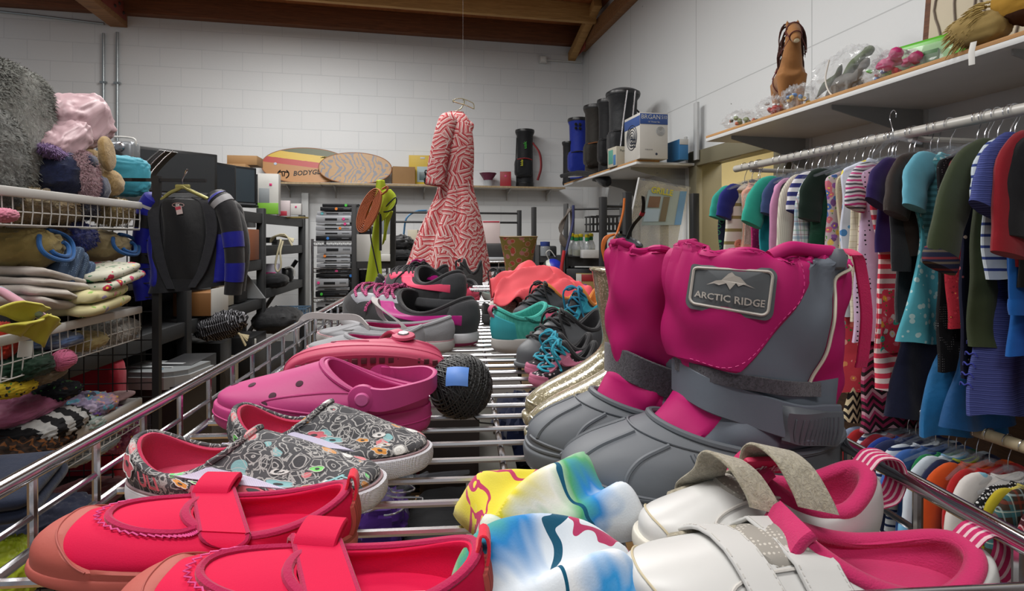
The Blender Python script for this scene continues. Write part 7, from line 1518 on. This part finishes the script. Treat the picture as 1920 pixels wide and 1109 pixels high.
def organ():
    e = box3('fan_carton', (.215, .28, .33), WA(1.86, 4.27, SZ2), WY, plain('b4b2ac', .5), 'white and navy fan carton lettered BRGAN 510', 'box', parts=[('navy_band', (0, -.1408, .285), (.213, .003, .075), navy), ('side_band', (-.1083, 0, .275), (.003, .278, .07), navy)],
      text=[('BRGAN', .045, '-y', (-.025, .135), whp, 1.), ('510', .036, '-y', (.078, .135), whp, .8), ('16" Power fan', .016, '-y', (0, .10), whp, 1.), ('0 000 00 00', .012, '-y', (-.04, -.10), dk_, 1.)])
    f = face_map((.05, -.1415, .20), (1, 0, 0), (0, 0, 1), .001); b = MB()
    for r in (.008, .016, .024, .032): b.tube([f(r*math.cos(t), r*math.sin(t)) for t in [2*pi*i/24 for i in range(24)]], .0015, 4, True)
    b.build('printed_fan', gy, e); f = face_map((-.109, 0, .17), (0, -1, 0), (0, 0, 1), .001); b = MB()
    for r in (.01, .03, .05, .07, .09): b.tube([f(r*math.cos(t), r*math.sin(t)) for t in [2*pi*i/28 for i in range(28)]], .003, 4, True)
    b.build('printed_fan', dk_, e); b = MB()
    for j in range(3): b.box((-.06, -.1415, .13-.025*j), (.04, .003, .010))
    for j in range(4): b.lathe([(0, .002), (.008, .002), (.009, 0)], 10).xf(T((-.07+.03*j, -.1405, .035), 0, R(90)))
    b.build('printed_icons', dk_, e)
organ()
box3('filter_carton', (.17, .16, .155), WA(1.82, 4.62, SZ2), WY+R(4), plain('a9a596', .5), 'small cream and green carton in front of the golf bags', 'box', parts=[('green_panel', (-.0858, .02, .08), (.003, .08, .11), plain('4a8a7a', .5)), ('blue_corner', (-.0862, -.05, .05), (.003, .04, .08), plain('3a6a9a', .5))], text=[('Pure-Flow', .026, '-y', (0, .045), plain('3f4a44', .5), 1.)])
box3('blue_carton', (.07, .2, .15), WA(2.10, 4.28, SZ2), WY, plain('2f6a9a', .5), 'narrow blue and white carton against the side wall', 'box', parts=[('white_top', (0, -.101, .13), (.068, .003, .04), whp)])
box3('leaning_board', (.02, .05, .42), WA(2.2, 4.20, SZ2), WY, plain('b0b3b4', .5), 'narrow white upright strip on the side wall behind the fan carton', 'wall strip')
e = empty('tripod_bag', M=T(WA(1.72, 5.35, SZ2+.01), WY+R(-72)), label='black padded pole bag sticking out over the shelf end', cat='bag'); MB().tube(smooth([(-.30, 0, .03), (-.1, 0, .035), (.1, 0, .01), (.30, .0, -.05), (.42, 0, -.10)], 20), [.02]*6+[.026]*8+[.04, .048, .052, .052, .05, .03], 12).build('sleeve', bkf, e); MB().tube([(-.25, .05, .02), (.1, .05, .0), (.35, .04, -.05)], .008, 8).build('pole', M_chr2, e)
# ---------------------------------------------------------------- dress over the second cart
def candy():
    t = NT('candy_cane_print'); co = t.co(); v = t.vor(co, 25); c = t.sep(v.outputs['Color']); s = t.sep(co); n = t.noise(co, 24, 2, .5).outputs[0]
    ang = t.m_('MULTIPLY', c[0], 6.28); x = t.m_('ADD', t.m_('MULTIPLY', s[0], t.m_('COSINE', ang)), t.m_('MULTIPLY', s[2], t.m_('SINE', ang))); x = t.m_('ADD', x, t.m_('MULTIPLY', n, .012))
    f = t.m_('FRACT', t.m_('DIVIDE', x, .017)); col = t.ramp(f, [(0, h2('d2bcb8')), (.30, h2('b04048')), (.40, h2('cda8a4')), (.56, h2('b4484e')), (.86, h2('982a32'))], True)
    t.bump(t.noise(co, 20, 3).outputs[0], .2, .005); return t.fin(col, .8, spec=.2)
def dress():
    D = 2.45; k = D/F; c = P(860, 215, D); e = empty('candy_cane_dress', M=T(c), label='red and white candy cane print dress hanging above the second cart', cat='dress'); m = candy()
    w = lambda u, v, y=0.: V(((u-860)*k, y, -(v-215)*k))
    def ring(u0, u1, v, d, dv=0): return (w(u0, v).x, w(u1, v).x, d, w(0, v+dv).z, w(0, v).z, w(0, v).z)
    def nf(p, a, q):
        g = clamp((q-3.6)/2.); return V((g*.010*math.cos(2*pi*a*9), g*(.020*math.sin(2*pi*a*9+1)), g*.006*math.sin(2*pi*a*9)))
    U = Shell([ring(842, 868, 211, .016), ring(830, 878, 222, .045), ring(824, 886, 250, .075), ring(824, 889, 290, .080), ring(822, 887, 350, .072), ring(812, 893, 385, .10), ring(788, 904, 440, .16), ring(772, 912, 485, .20), ring(756, 919, 526, .22)], sq=.9, nzf=nf)
    U.mesh(na=128, nk=80, cap0=True).build('body', m, e); U.ring(4, .0022, 0, 60).build('waist_seam', m, e); U.ring(0, .003, 0, 30).build('neckline', m, e)
    pts = smooth([w(846, 222, -.045), w(838, 250, -.075), w(830, 290, -.09), w(824, 325, -.095), w(821, 352, -.095)], 22)
    MB().tube(pts, [.022, .034, .038, .039]+[.038]*12+[.037, .037, .037, .038, .038, .038], 24, caps=False).build('sleeve', m, e, solid=.002)
    MB().tube([q+V((.06, .17, 0)) for q in pts], [.03]*22, 16, caps=False).build('sleeve', m, e, solid=.002)
    U.line([(.76, 4.2), (.765, 5), (.77, 6), (.775, 7), (.775, 8)], .0035, .001, 40).build('skirt_pleat', m, e)
    h = empty('ornate_hanger', M=T(c), label='brass coloured clip hanger seen edge on above the dress', cat='clothes hanger'); g = plain('8a8266', .3, .8)
    MB().tube(smooth([w(846, 212), w(858, 207), w(864, 204), w(868, 198), w(871, 190), w(868, 187)], 16), .0022, 6).build('hook_stem', g, h)
    MB().tube(smooth([w(850, 190), w(858, 193), w(872, 197), w(888, 204)], 12), .0045, 8, flat=.5).build('bar', g, h)
    MB().tube(smooth([w(850, 190), w(854, 186), w(866, 185), w(880, 190), w(888, 195), w(889, 205)], 18), .0018, 6).build('scroll', g, h); MB().tube(smooth([w(853, 187), w(849, 188), w(850, 193)], 8), .0018, 6).build('scroll', g, h)
    # cord up to the roof
    MB().tube([w(868, 187), w(868, -200), V((w(868, 0).x, 0, 3.80-c.z))], .0005, 4).build('nylon_line', glass_mat('nylon', 'ffffff', .1, .12), h)
dress()
# ---------------------------------------------------------------- safety vest and tape
def vest():
    D = 3.15; k = D/F; c = P(712, 338, D); w = lambda u, v, y=0.: V(((u-712)*k, y, -(v-338)*k)); ylw = plain('96a81a', .6, nzs=30, nzb=.2, var=.05); e = empty('safety_vest', M=T(c), label='lime yellow safety vest with black edging hanging from a black post', cat='vest')
    def panel(L_, R_, y, nm, nz_=.010): # left and right edges as pixel lists
        n = 30; a = smooth([w(u, v, y) for u, v in L_], n); b = smooth([w(u, v, y) for u, v in R_], n)
        MB().grid(lambda p, q: a[round(q*(n-1))].lerp(b[round(q*(n-1))], p)+V((0, nz_*math.sin(p*7+q*5)-.015*math.sin(p*pi), 0)), 16, n-1).build(nm, ylw, e, solid=.004); return a, b
    a, b = panel([(706, 338), (704, 352), (702, 400), (698, 440), (690, 500), (681, 560), (678, 580)], [(720, 338), (722, 355), (718, 400), (712, 440), (716, 500), (719, 545), (716, 575)], 0, 'front_panel')
    panel([(716, 360), (712, 380), (711, 402), (714, 420)], [(734, 356), (744, 368), (743, 385), (732, 405)], -.03, 'shoulder_fold'); panel([(718, 400), (718, 440), (716, 460)], [(735, 396), (727, 420), (722, 450)], .02, 'rear_panel')
    bb = fab('15161a')
    for pts in ([(700, 412), (715, 400), (735, 380), (745, 372), (746, 382), (738, 394), (728, 398), (718, 398)], [(697, 425), (700, 452), (708, 490), (717, 530)], [(717, 402), (717, 440), (717, 470)]):
        MB().tube(smooth([w(u, v, -.045) for u, v in pts], 24), .0036 if pts[0][0] != 717 else .007, 6).build('edging', bb, e)
    t = empty('flagging_tape', M=T(P(693, 395, 3.05), 0, 0, R(22)), label='flat roll of orange webbing hooked over the yellow vest', cat='tape roll'); om = plain('b56a48', .6)
    b = MB()
    for i in range(7):
        sx, sz = .008+.0062*i, .062+.010*i; q = [V((sx*math.cos(a), -.002*i, sz*math.sin(a)*(1+.05*math.cos(a)))) for a in [2*pi*j/40 for j in range(40)]]
        b.ribbon(q+[q[0]], V((0, .022, 0)), .0042)
    b.build('windings', om, t); MB().ribbon(smooth([(.02, 0, .09), (.045, 0, .13), (.04, 0, .155), (.02, 0, .13)], 12), V((0, .02, 0)), .003).build('loose_end', om, t)
    p = empty('vest_post', M=T(P(737, 890, 3.38)), label='black upright with a knob holding the yellow vest', cat='post'); H = 890-382
    MB().box((0, 0, H*3.35/F/2), (.028, .028, H*3.35/F)).build('upright', M_bk, p); MB().lathe([(.012, 0), (.02, .012), (.012, .03), (0, .034)], 14).xf(T((0, 0, H*3.35/F))).build('knob', M_bk, p)
vest()
# ---------------------------------------------------------------- black shelving near the back wall
M_bs = plain('1d1e20', .5, var=.2)
def rack(nm, ua, ub, da, db, ztop, decks, lab, bars=(), hd=.05, thick=.035, dp=.4):
    a, b = P(ua, 450, da), P(ub, 450, db); a.z = b.z = 0; ln = (b-a).length; yaw = math.atan2((b-a).y, (b-a).x); e = empty(nm, M=T(a, yaw), label=lab, cat='shelving')
    for x in (0, ln):
        for y in (0, dp): MB().box((x, y, ztop/2), (thick, thick, ztop), bev=.003).build('upright', M_bs, e)
    for z in decks: MB().box((ln/2, 0, z-hd/2), (ln, .02, hd)).box((ln/2, dp/2, z-.01), (ln, dp, .016)).box((ln/2, dp, z-hd/2), (ln, .02, hd)).build('deck', M_bs, e)
    for z in bars: MB().tube([(0, dp, z), (ln/2, dp, z), (ln, dp, z)], .009, 8).build('cross_bar', M_bs, e)
    return e
rack('black_shelving', 664, 1001, 4.25, 4.55, zat(388, 4.5), (1.24, 1.03, .82), 'long black shelving behind the dress and the flowered bin', bars=(1.55, 1.63), dp=.5)
rack('black_shelving', 1061, 1166, 4.5, 4.4, zat(382, 4.5), (1.27, 1.02, .75), 'black shelving carrying the capped spray bottles', bars=(1.66,), hd=.075)
rack('black_frame_rack', 1176, 1302, 3.55, 3.65, zat(362, 3.6), (.9,), 'black open frame rack with the wrapped grille leaning in it', bars=(1.63,), thick=.045)
rack('black_stand', 1008, 1056, 4.5, 4.45, 1.36, (1.275, 1.09, .75), 'small black stand between the flowered bin and the spray bottles', dp=.3)
def G_(nm, sz, u, v, d, rz, mat, lab, cat, **kw): return box3(nm, sz, P(u, v, d), rz, mat, lab, cat, **kw)
G_('blue_carton', (.115, .08, .19), 752, 488, 4.65, R(6), plain('2468a8', .5), 'bright blue carton with white panels beside the yellow vest', 'box', parts=[('white_panel', (-.02, -.041, .035), (.05, .003, .05), plain('8fb0c8', .5))])
G_('grey_laptop', (.10, .03, .42), 728, 488, 4.7, R(-5), plain('6f7276', .4), 'grey lidded gadget with two pink dots beside the vest', 'gadget', parts=[('pink_dot', (.01, -.016, .17), (.025, .003, .025), plain('c83a7a', .5))])
G_('white_console', (.27, .2, .205), 702, 490, 4.42, R(2), plain('a9a8a4', .5), 'off white console on the rack behind the yellow vest', 'console')
G_('white_switch_box', (.10, .08, .05), 727, 490, 4.3, R(2), whp, 'small white power box next to the black cap', 'power box')
o = cushion(.20, .2, .13, 4, .12, 10, ridge=.05, rf=6).build('baseball_cap', fab('121214', 300, .4, .4)); o.matrix_world = T(P(752, 458, 4.5)); tag(o, 'shiny black cap heaped beside the dress', 'cap')
o = cushion(.24, .2, .10, 6, .12, 10).build('camera_case', fab('17181a')); o.matrix_world = T(P(750, 479, 4.45)); tag(o, 'flat black case under the shiny cap', 'case')
MB_ = MB().tube(smooth([P(757, 440, 4.9), P(762, 410, 4.9), P(780, 397, 4.95), P(800, 395, 5)], 16), .008, 8).build('blue_cable', plain('3a6a8f', .5)); tag(MB_, 'blue cable arching behind the dress', 'cable')
G_('cream_speaker', (.08, .08, .24), 775, 486, 4.75, 0, plain('b0a894', .5), 'cream plastic box peeping out beside the dress', 'box')
e = G_('plastic_sign', (.15, .01, .32), 921, 485, 4.9, R(3), plain('b9aaa8', .4), 'clear document wallet with a red header, above the flowered bin', 'wallet', parts=[('red_header', (0, -.006, .312), (.14, .003, .012), plain('a02a3c', .5))])
def bin_():
    e = empty('waste_bin', M=CM @ T(on_shelf(972, 513), R(-6)) @ Matrix.Diagonal((.74, .74, .63, 1)), label='tapering waste bin printed with pink and green flowers', cat='bin')
    m = dots('retro_flowers', '80622e', 'a8483a', 22, .34, .9, cols=['a0443a', '8f5a3a', 'a86a6a', '6f7a34'], ring=('b8807a', .38, .44), bg2='6a6c34')
    MB().lathe([(.085, 0), (.098, .12), (.112, .2), (.128, .292), (.124, .292), (.10, .15), (.08, .01), (0, .01)], 32).build('bucket', m, e); MB().lathe([(.128, .285), (.131, .291), (.127, .296), (.123, .291)], 32).build('rim', plain('6f5a34', .5), e)
bin_()
rn = random.Random(8)
# bottles
ycap, gcol = plain('b8a81a', .4), plain('1f7a4a', .4)
def bottle(u, v, d, lab):
    e = empty('spray_bottle', M=T(P(u, v, d)), label=lab, cat='bottle', group='capped clear bottles on the black shelving')
    MB().lathe([(.0, 0), (.030, .0), (.034, .01), (.034, .07), (.022, .10), (.012, .115), (.012, .12), (0, .12)], 16).build('clear_body', glass_mat('bottle_plastic', 'aab0b4', .08, .45), e); MB().lathe([(.015, .112), (.017, .116), (.016, .14), (0, .14)], 12).build('green_collar', gcol, e); MB().lathe([(.018, .14), (.02, .144), (.018, .162), (0, .166)], 12).build('yellow_cap', ycap, e)
    MB().lathe([(.0, .003), (.029, .003), (.031, .045), (0, .045)], 14).build('contents', plain('8a8f70', .3), e)
for i, (u, v) in enumerate(((1073, 478), (1081, 480), (1089, 479), (1101, 480), (1108, 478))): bottle(u, v, 4.42-.03*(i % 2), 'clear bottle with a green collar and yellow cap on the black shelving')
def crate(u, v, d, lab, rz):
    e = empty('letter_tray', M=T(P(u, v, d), rz), label=lab, cat='tray'); b = MB()
    for i in range(7):
        for s_ in (-1, 1): b.box((-.09+.03*i, s_*.08, .06), (.008, .005, .11))
    for z in (.005, .06, .115): b.box((0, -.08, z), (.2, .006, .010)).box((0, .08, z), (.2, .006, .010)).box((.1, 0, z), (.006, .16, .010)).box((-.1, 0, z), (.006, .16, .010))
    b.box((0, 0, .004), (.2, .16, .004)).build('slotted_sides', M_bs, e)
crate(1127, 436, 4.3, 'black slotted tray tilted on the cross bar', R(10)); crate(1143, 434, 4.4, 'second black slotted tray behind the tilted one', R(-8))
G_('notebook', (.13, .02, .14), 1093, 444, 4.5, R(5), plain('9a9c9c', .5), 'grey spiral notebook standing behind the bottles', 'notebook')
G_('paper_bundle', (.14, .1, .06), 1108, 484, 4.25, R(5), plain('a8a8a8', .5, nzs=40, nzb=.8), 'wrapped white bundle beside the bottles', 'bundle')
e = empty('clear_jar', M=T(P(1022, 480, 4.5)), label='clear jar with a blue lid near the flowered bin', cat='jar'); MB().lathe([(0, 0), (.04, 0), (.042, .06), (.036, .075), (0, .075)], 20).build('glass', glass_mat('jar_glass', 'a8aeb4', .08, .4), e); MB().lathe([(.036, .075), (.038, .08), (.038, .11), (0, .112)], 20).build('lid', plain('283a78', .4), e)
# hanging cables, strap, pan, cord
b = MB()
for i in range(6): b.tube(smooth([P(1066+i, 392, 4.35-.01*i), P(1056-i*1.5, 425, 4.33), P(1050+i*2, 450, 4.32), P(1060+i, 462, 4.33), P(1070, 430, 4.34), P(1070+i, 392, 4.35)], 24), .006, 6)
tag(b.build('cable_hank', plain('57504a', .6)), 'hank of grey cables hanging from the black upright', 'cable')
tag(MB().tube(smooth([P(1075, 385, 4.3), P(1074, 420, 4.3), P(1062, 470, 4.28), P(1052, 520, 4.25), V((.28, 4.2, .01))], 20), .010, 8).build('walking_stick', plain('232a55', .5)), 'dark blue stick slanting in front of the cable hank', 'stick')
tag(MB().tube([P(1058, 470, 4.1), P(1053, 500, 4.1), V((.30, 4.1, .01))], .012, 8).build('red_stick', plain('a01c24', .5)), 'red and blue stick low beside the flowered bin', 'stick')
b = MB(); b.tube(smooth([P(1171, 372, 3.45), P(1168, 400, 3.45), P(1158, 435, 3.45), P(1150, 450, 3.43)], 16), .007, 8)
for i in range(4): b.tube(smooth([P(1152, 440, 3.42), P(1140-i*2, 446, 3.4), P(1132-i, 465, 3.4), P(1134, 490, 3.4)], 14), .007, 8)
tag(b.build('orange_cord', plain('b8601c', .5)), 'orange extension cord looped over the rack post', 'cord')
def pan():
    e = empty('canister_vacuum', M=T(P(1180, 452, 3.35), R(20), R(24), R(14)), label='black round lidded pan hanging by a strap from the rack', cat='pan'); g = plain('1d2026', .3)
    MB().lathe([(0, -.035), (.060, -.035), (.078, -.01), (.082, .0), (.084, .006), (.076, .008), (.07, -.005), (0, -.008)], 30).build('bowl', g, e); MB().lathe([(.083, -.012), (.086, -.008), (.086, -.002)], 30).build('rim_band', plain('4a4e58', .3, .5), e); 
    MB().ribbon(smooth([(0, .03, 0), (.01, .05, .08), (.02, .03, .16), (.0, .02, .22), (-.03, .02, .27)], 18), V((.012, 0, 0)), .003).build('strap', bez, e); MB().box((.02, .03, .17), (.03, .01, .03), bev=.003).build('buckle', plain('8a1c2c', .5), e)
pan(); bpy.data.objects['canister_vacuum'].name = 'lidded_pan'
def grille():
    A, B, C_, D = P(1196, 334, 3.7), P(1292, 352, 3.95), P(1270, 478, 3.8), P(1168, 470, 3.55); ex = (B-A).normalized(); n = ex.cross(D-A).normalized(); ey = n.cross(ex).normalized()*-1
    w, h = (B-A).length, (D-A).length; e = empty('wrapped_grille', M=T((0, 0, 0)), label='clear bag holding a wire grille, with a paper insert lettered GRILLE', cat='package')
    q = lambda a, b_, o=0.: A.lerp(B, a).lerp(D.lerp(C_, a), b_)+n*o
    if (q(.5, .5, .01)-EYE).length > (q(.5, .5)-EYE).length: n = -n
    def mesh():
        t = NT('fine_mesh'); s = t.sep(t.co()); a = t.m_('LESS_THAN', t.m_('FRACT', t.m_('MULTIPLY', t.m_('ADD', s[0], s[2]), 120)), .4); b_ = t.m_('LESS_THAN', t.m_('FRACT', t.m_('MULTIPLY', t.m_('SUBTRACT', s[0], s[2]), 120)), .4)
        return t.fin(h2('8f887a'), .5, alpha=t.m_('MAXIMUM', t.m_('MAXIMUM', a, b_), .25))
    MB().grid(lambda a, b_: q(.04+.92*a, .02+.96*b_), 8, 8).build('mesh_sheet', mesh(), e)
    MB().grid(lambda a, b_: q(a, b_, .012+.004*math.sin(a*9+b_*7)), 20, 20).build('clear_bag', glass_mat('bag_film', 'c0c4c8', .12, .22), e)
    MB().tube([q(0, 0, .01), q(0, .5, .01), q(0, 1, .01)], .006, 6).build('side_fold', glass_mat('bag_edge', 'd0d2d4', .2, .7), e)
    def card(a0, a1, b0, b1, m, nm, o): MB().grid(lambda a, b_: q(lerp(a0, a1, a), lerp(b0, b1, b_)-.10*(lerp(a0, a1, a)), o), 4, 4).build(nm, m, e)
    card(.20, .93, .17, .67, plain('8fa0a4', .5), 'paper_insert', .016); card(.24, .45, .26, .42, plain('6a4a3c', .5), 'picture', .018); card(.22, .48, .44, .62, plain('9fb4c4', .5), 'picture', .018); card(.5, .62, .26, .62, plain('5f5548', .5), 'picture', .018); card(.80, .93, .17, .67, plain('4f86b8', .5), 'blue_band', .018)
    exn = (q(1, .1)-q(0, .1)).normalized(); eyn = (q(.3, 0)-q(.3, 1)).normalized(); o = q(.45, .14, .021)
    text_on('GRILLE', .062, lambda x, y: o+exn*x+eyn*y, bold=.0015, sx=1.05).build('lettering', plain('b8b020', .5), e)
grille()
# dark odds and ends on and under the black shelving
odds = [('black_speaker', (.2, .2, .14), 925, 490, 4.55, '17181a', 'black boxy speaker beside the hem of the dress', 'speaker'), ('silver_tray', (.26, .2, .03), 915, 490, 4.42, '8f9296', 'silver tray edge beside the hem of the dress', 'tray'), ('dark_bag', (.26, .2, .17), 925, 540, 4.45, '1f242c', 'slate black bag under the silver tray', 'bag'),
 ('kitchen_radio', (.14, .1, .08), 1026, 480, 4.65, '232426', 'small black radio under the jar shelf', 'radio'), ('black_case', (.2, .2, .15), 1024, 524, 4.62, '141517', 'black case behind the striped ball', 'case'), ('drill_case', (.2, .2, .16), 1085, 541, 4.52, '15171c', 'black drill case beneath the bottles', 'case'),
 ('wood_panel', (.2, .05, .25), 850, 593, 4.4, '4a2c1c', 'dark wooden panel below the dress hem', 'panel'), ('navy_box', (.22, .2, .14), 1130, 542, 4.5, '131c3a', 'navy box beside the glitter boot shaft', 'box')]
for nm, sz, u, v, d, c, lab, cat in odds: G_(nm, sz, u, v, d, R(rn.uniform(-10, 10)), plain(c, .5), lab, cat, bev=.012)
e = G_('snack_carton', (.16, .08, .12), 1100, 543, 4.36, R(-6), plain('8f7a4c', .5), 'carton with a red band and cream side near the glitter boots', 'box', parts=[('red_band', (.02, -.041, .09), (.118, .003, .05), plain('8a1c24', .5)), ('white_side', (-.06, -.041, .06), (.04, .003, .118), whp)])
e = empty('striped_ball', M=T(P(1036, 506, 4.45)), label='blue, white and black panelled ball next to the flowered bin', cat='ball')
def ballm():
    t = NT('panel_ball'); s = t.sep(t.co(rot=(0, R(35), R(20)))); f = t.m_('ADD', t.m_('MULTIPLY', s[0], 4.), .5); return t.fin(t.ramp(f, [(0, h2('a8aca4')), (.3, h2('2a2e28')), (.5, h2('a8aca4')), (.62, h2('1a2a9a'))], True), .4)
MB().lathe([(.085*math.sin(pi*i/16), -.085*math.cos(pi*i/16)) for i in range(17)], 28).build('shell', ballm(), e)
MB().tube(smooth([(-.03, 0, .08), (-.05, -.02, .13), (-.02, -.02, .15), (.02, -.01, .1)], 12), .004, 6).build('white_cord', whp, e)
# second cart: bundled dark shoes and a teal banded one
p = CI @ P(884, 540, 1.9); q_ = CI @ EYE
def far(u, v): 
    p = on_shelf(u, v); return p
M, L = foot(905, 556, 850, 556); sneaker(M, L*1.3, 'dark grey chunky shoe bundle just below the dress hem', chc, fab('3a3c3c', 200, .6), blk, chc, blk, hh=.11, stripe=False, sole_h=.04)
M, L = foot(965, 570, 922, 566); sneaker(M @ T((0, 0, .0)), L*1.4, 'pale aqua banded shoe beside the coral shirt on the second cart', plain('8f9a94', .6), fab('7fa09a'), blk, fab('a8b0a4'), blk, hh=.09, stripe=False)
M, L = foot(738, 556, 765, 556); sneaker(M, L*2.2, 'white trainer corner behind the sneaker pile on the second cart', wsol, plain('a8a8a4', .5), gry, wsol, gry, hh=.08, stripe=False)
M, L = foot(815, 566, 780, 560); sneaker(M, L*2.0, 'brown low shoe under the dress on the second cart', plain('3a2218', .5), plain('4a2c1c', .5), blk, blk, blk, hh=.07, stripe=False)
# ---------------------------------------------------------------- lower shelf of the first cart, glimpsed through the wires
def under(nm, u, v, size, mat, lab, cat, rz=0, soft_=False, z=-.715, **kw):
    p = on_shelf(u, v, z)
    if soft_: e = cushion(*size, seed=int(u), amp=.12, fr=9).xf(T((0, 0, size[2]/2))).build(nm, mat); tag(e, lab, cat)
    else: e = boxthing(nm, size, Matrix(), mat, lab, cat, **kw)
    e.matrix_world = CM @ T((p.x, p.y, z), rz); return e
under('tall_carton', 845, 900, (.16, .24, .22), plain('2a1f1a', .6), 'dark brown carton under the shoe shelf', 'box'); under('pale_plank', 888, 900, (.045, .9, .05), plain('8f8c80', .6), 'pale narrow plank lying lengthwise under the shoe shelf', 'plank')
under('grey_carton', 925, 880, (.10, .8, .10), plain('4f4e48', .6), 'olive grey long carton beside the pale plank', 'box'); under('navy_bag', 985, 860, (.20, .3, .20), fab('101a3a'), 'navy bag under the shoe shelf', 'bag', soft_=True)
under('red_toy', 790, 900, (.12, .14, .12), dots('polka_red', '8a1420', 'b8a8a4', 28, .14, .6), 'red cloth toy with white spots under the shoe shelf', 'toy', soft_=True); under('black_tote', 700, 930, (.24, .4, .18), fab('141416'), 'black tote lying under the patterned slip-ons', 'bag', soft_=True)
under('green_cloth', 765, 880, (.10, .12, .08), fab('0f4a34'), 'green cloth beside the spotted red toy', 'cloth', soft_=True); under('violet_cloth', 715, 1020, (.12, .12, .12), fab('3f1a6a'), 'violet cloth under the shoe shelf near the fleece hats', 'cloth', soft_=True)
for i, (u, v) in enumerate(((755, 960), (770, 985), (735, 1000))):
    p = on_shelf(u, v, -.50); hanger(CM @ T((p.x, p.y, -.46), R(40*i), R(80)), 'loose clear hangers under the shoe shelf', w=.12, lab='loose clear hanger lying under the shoe shelf')
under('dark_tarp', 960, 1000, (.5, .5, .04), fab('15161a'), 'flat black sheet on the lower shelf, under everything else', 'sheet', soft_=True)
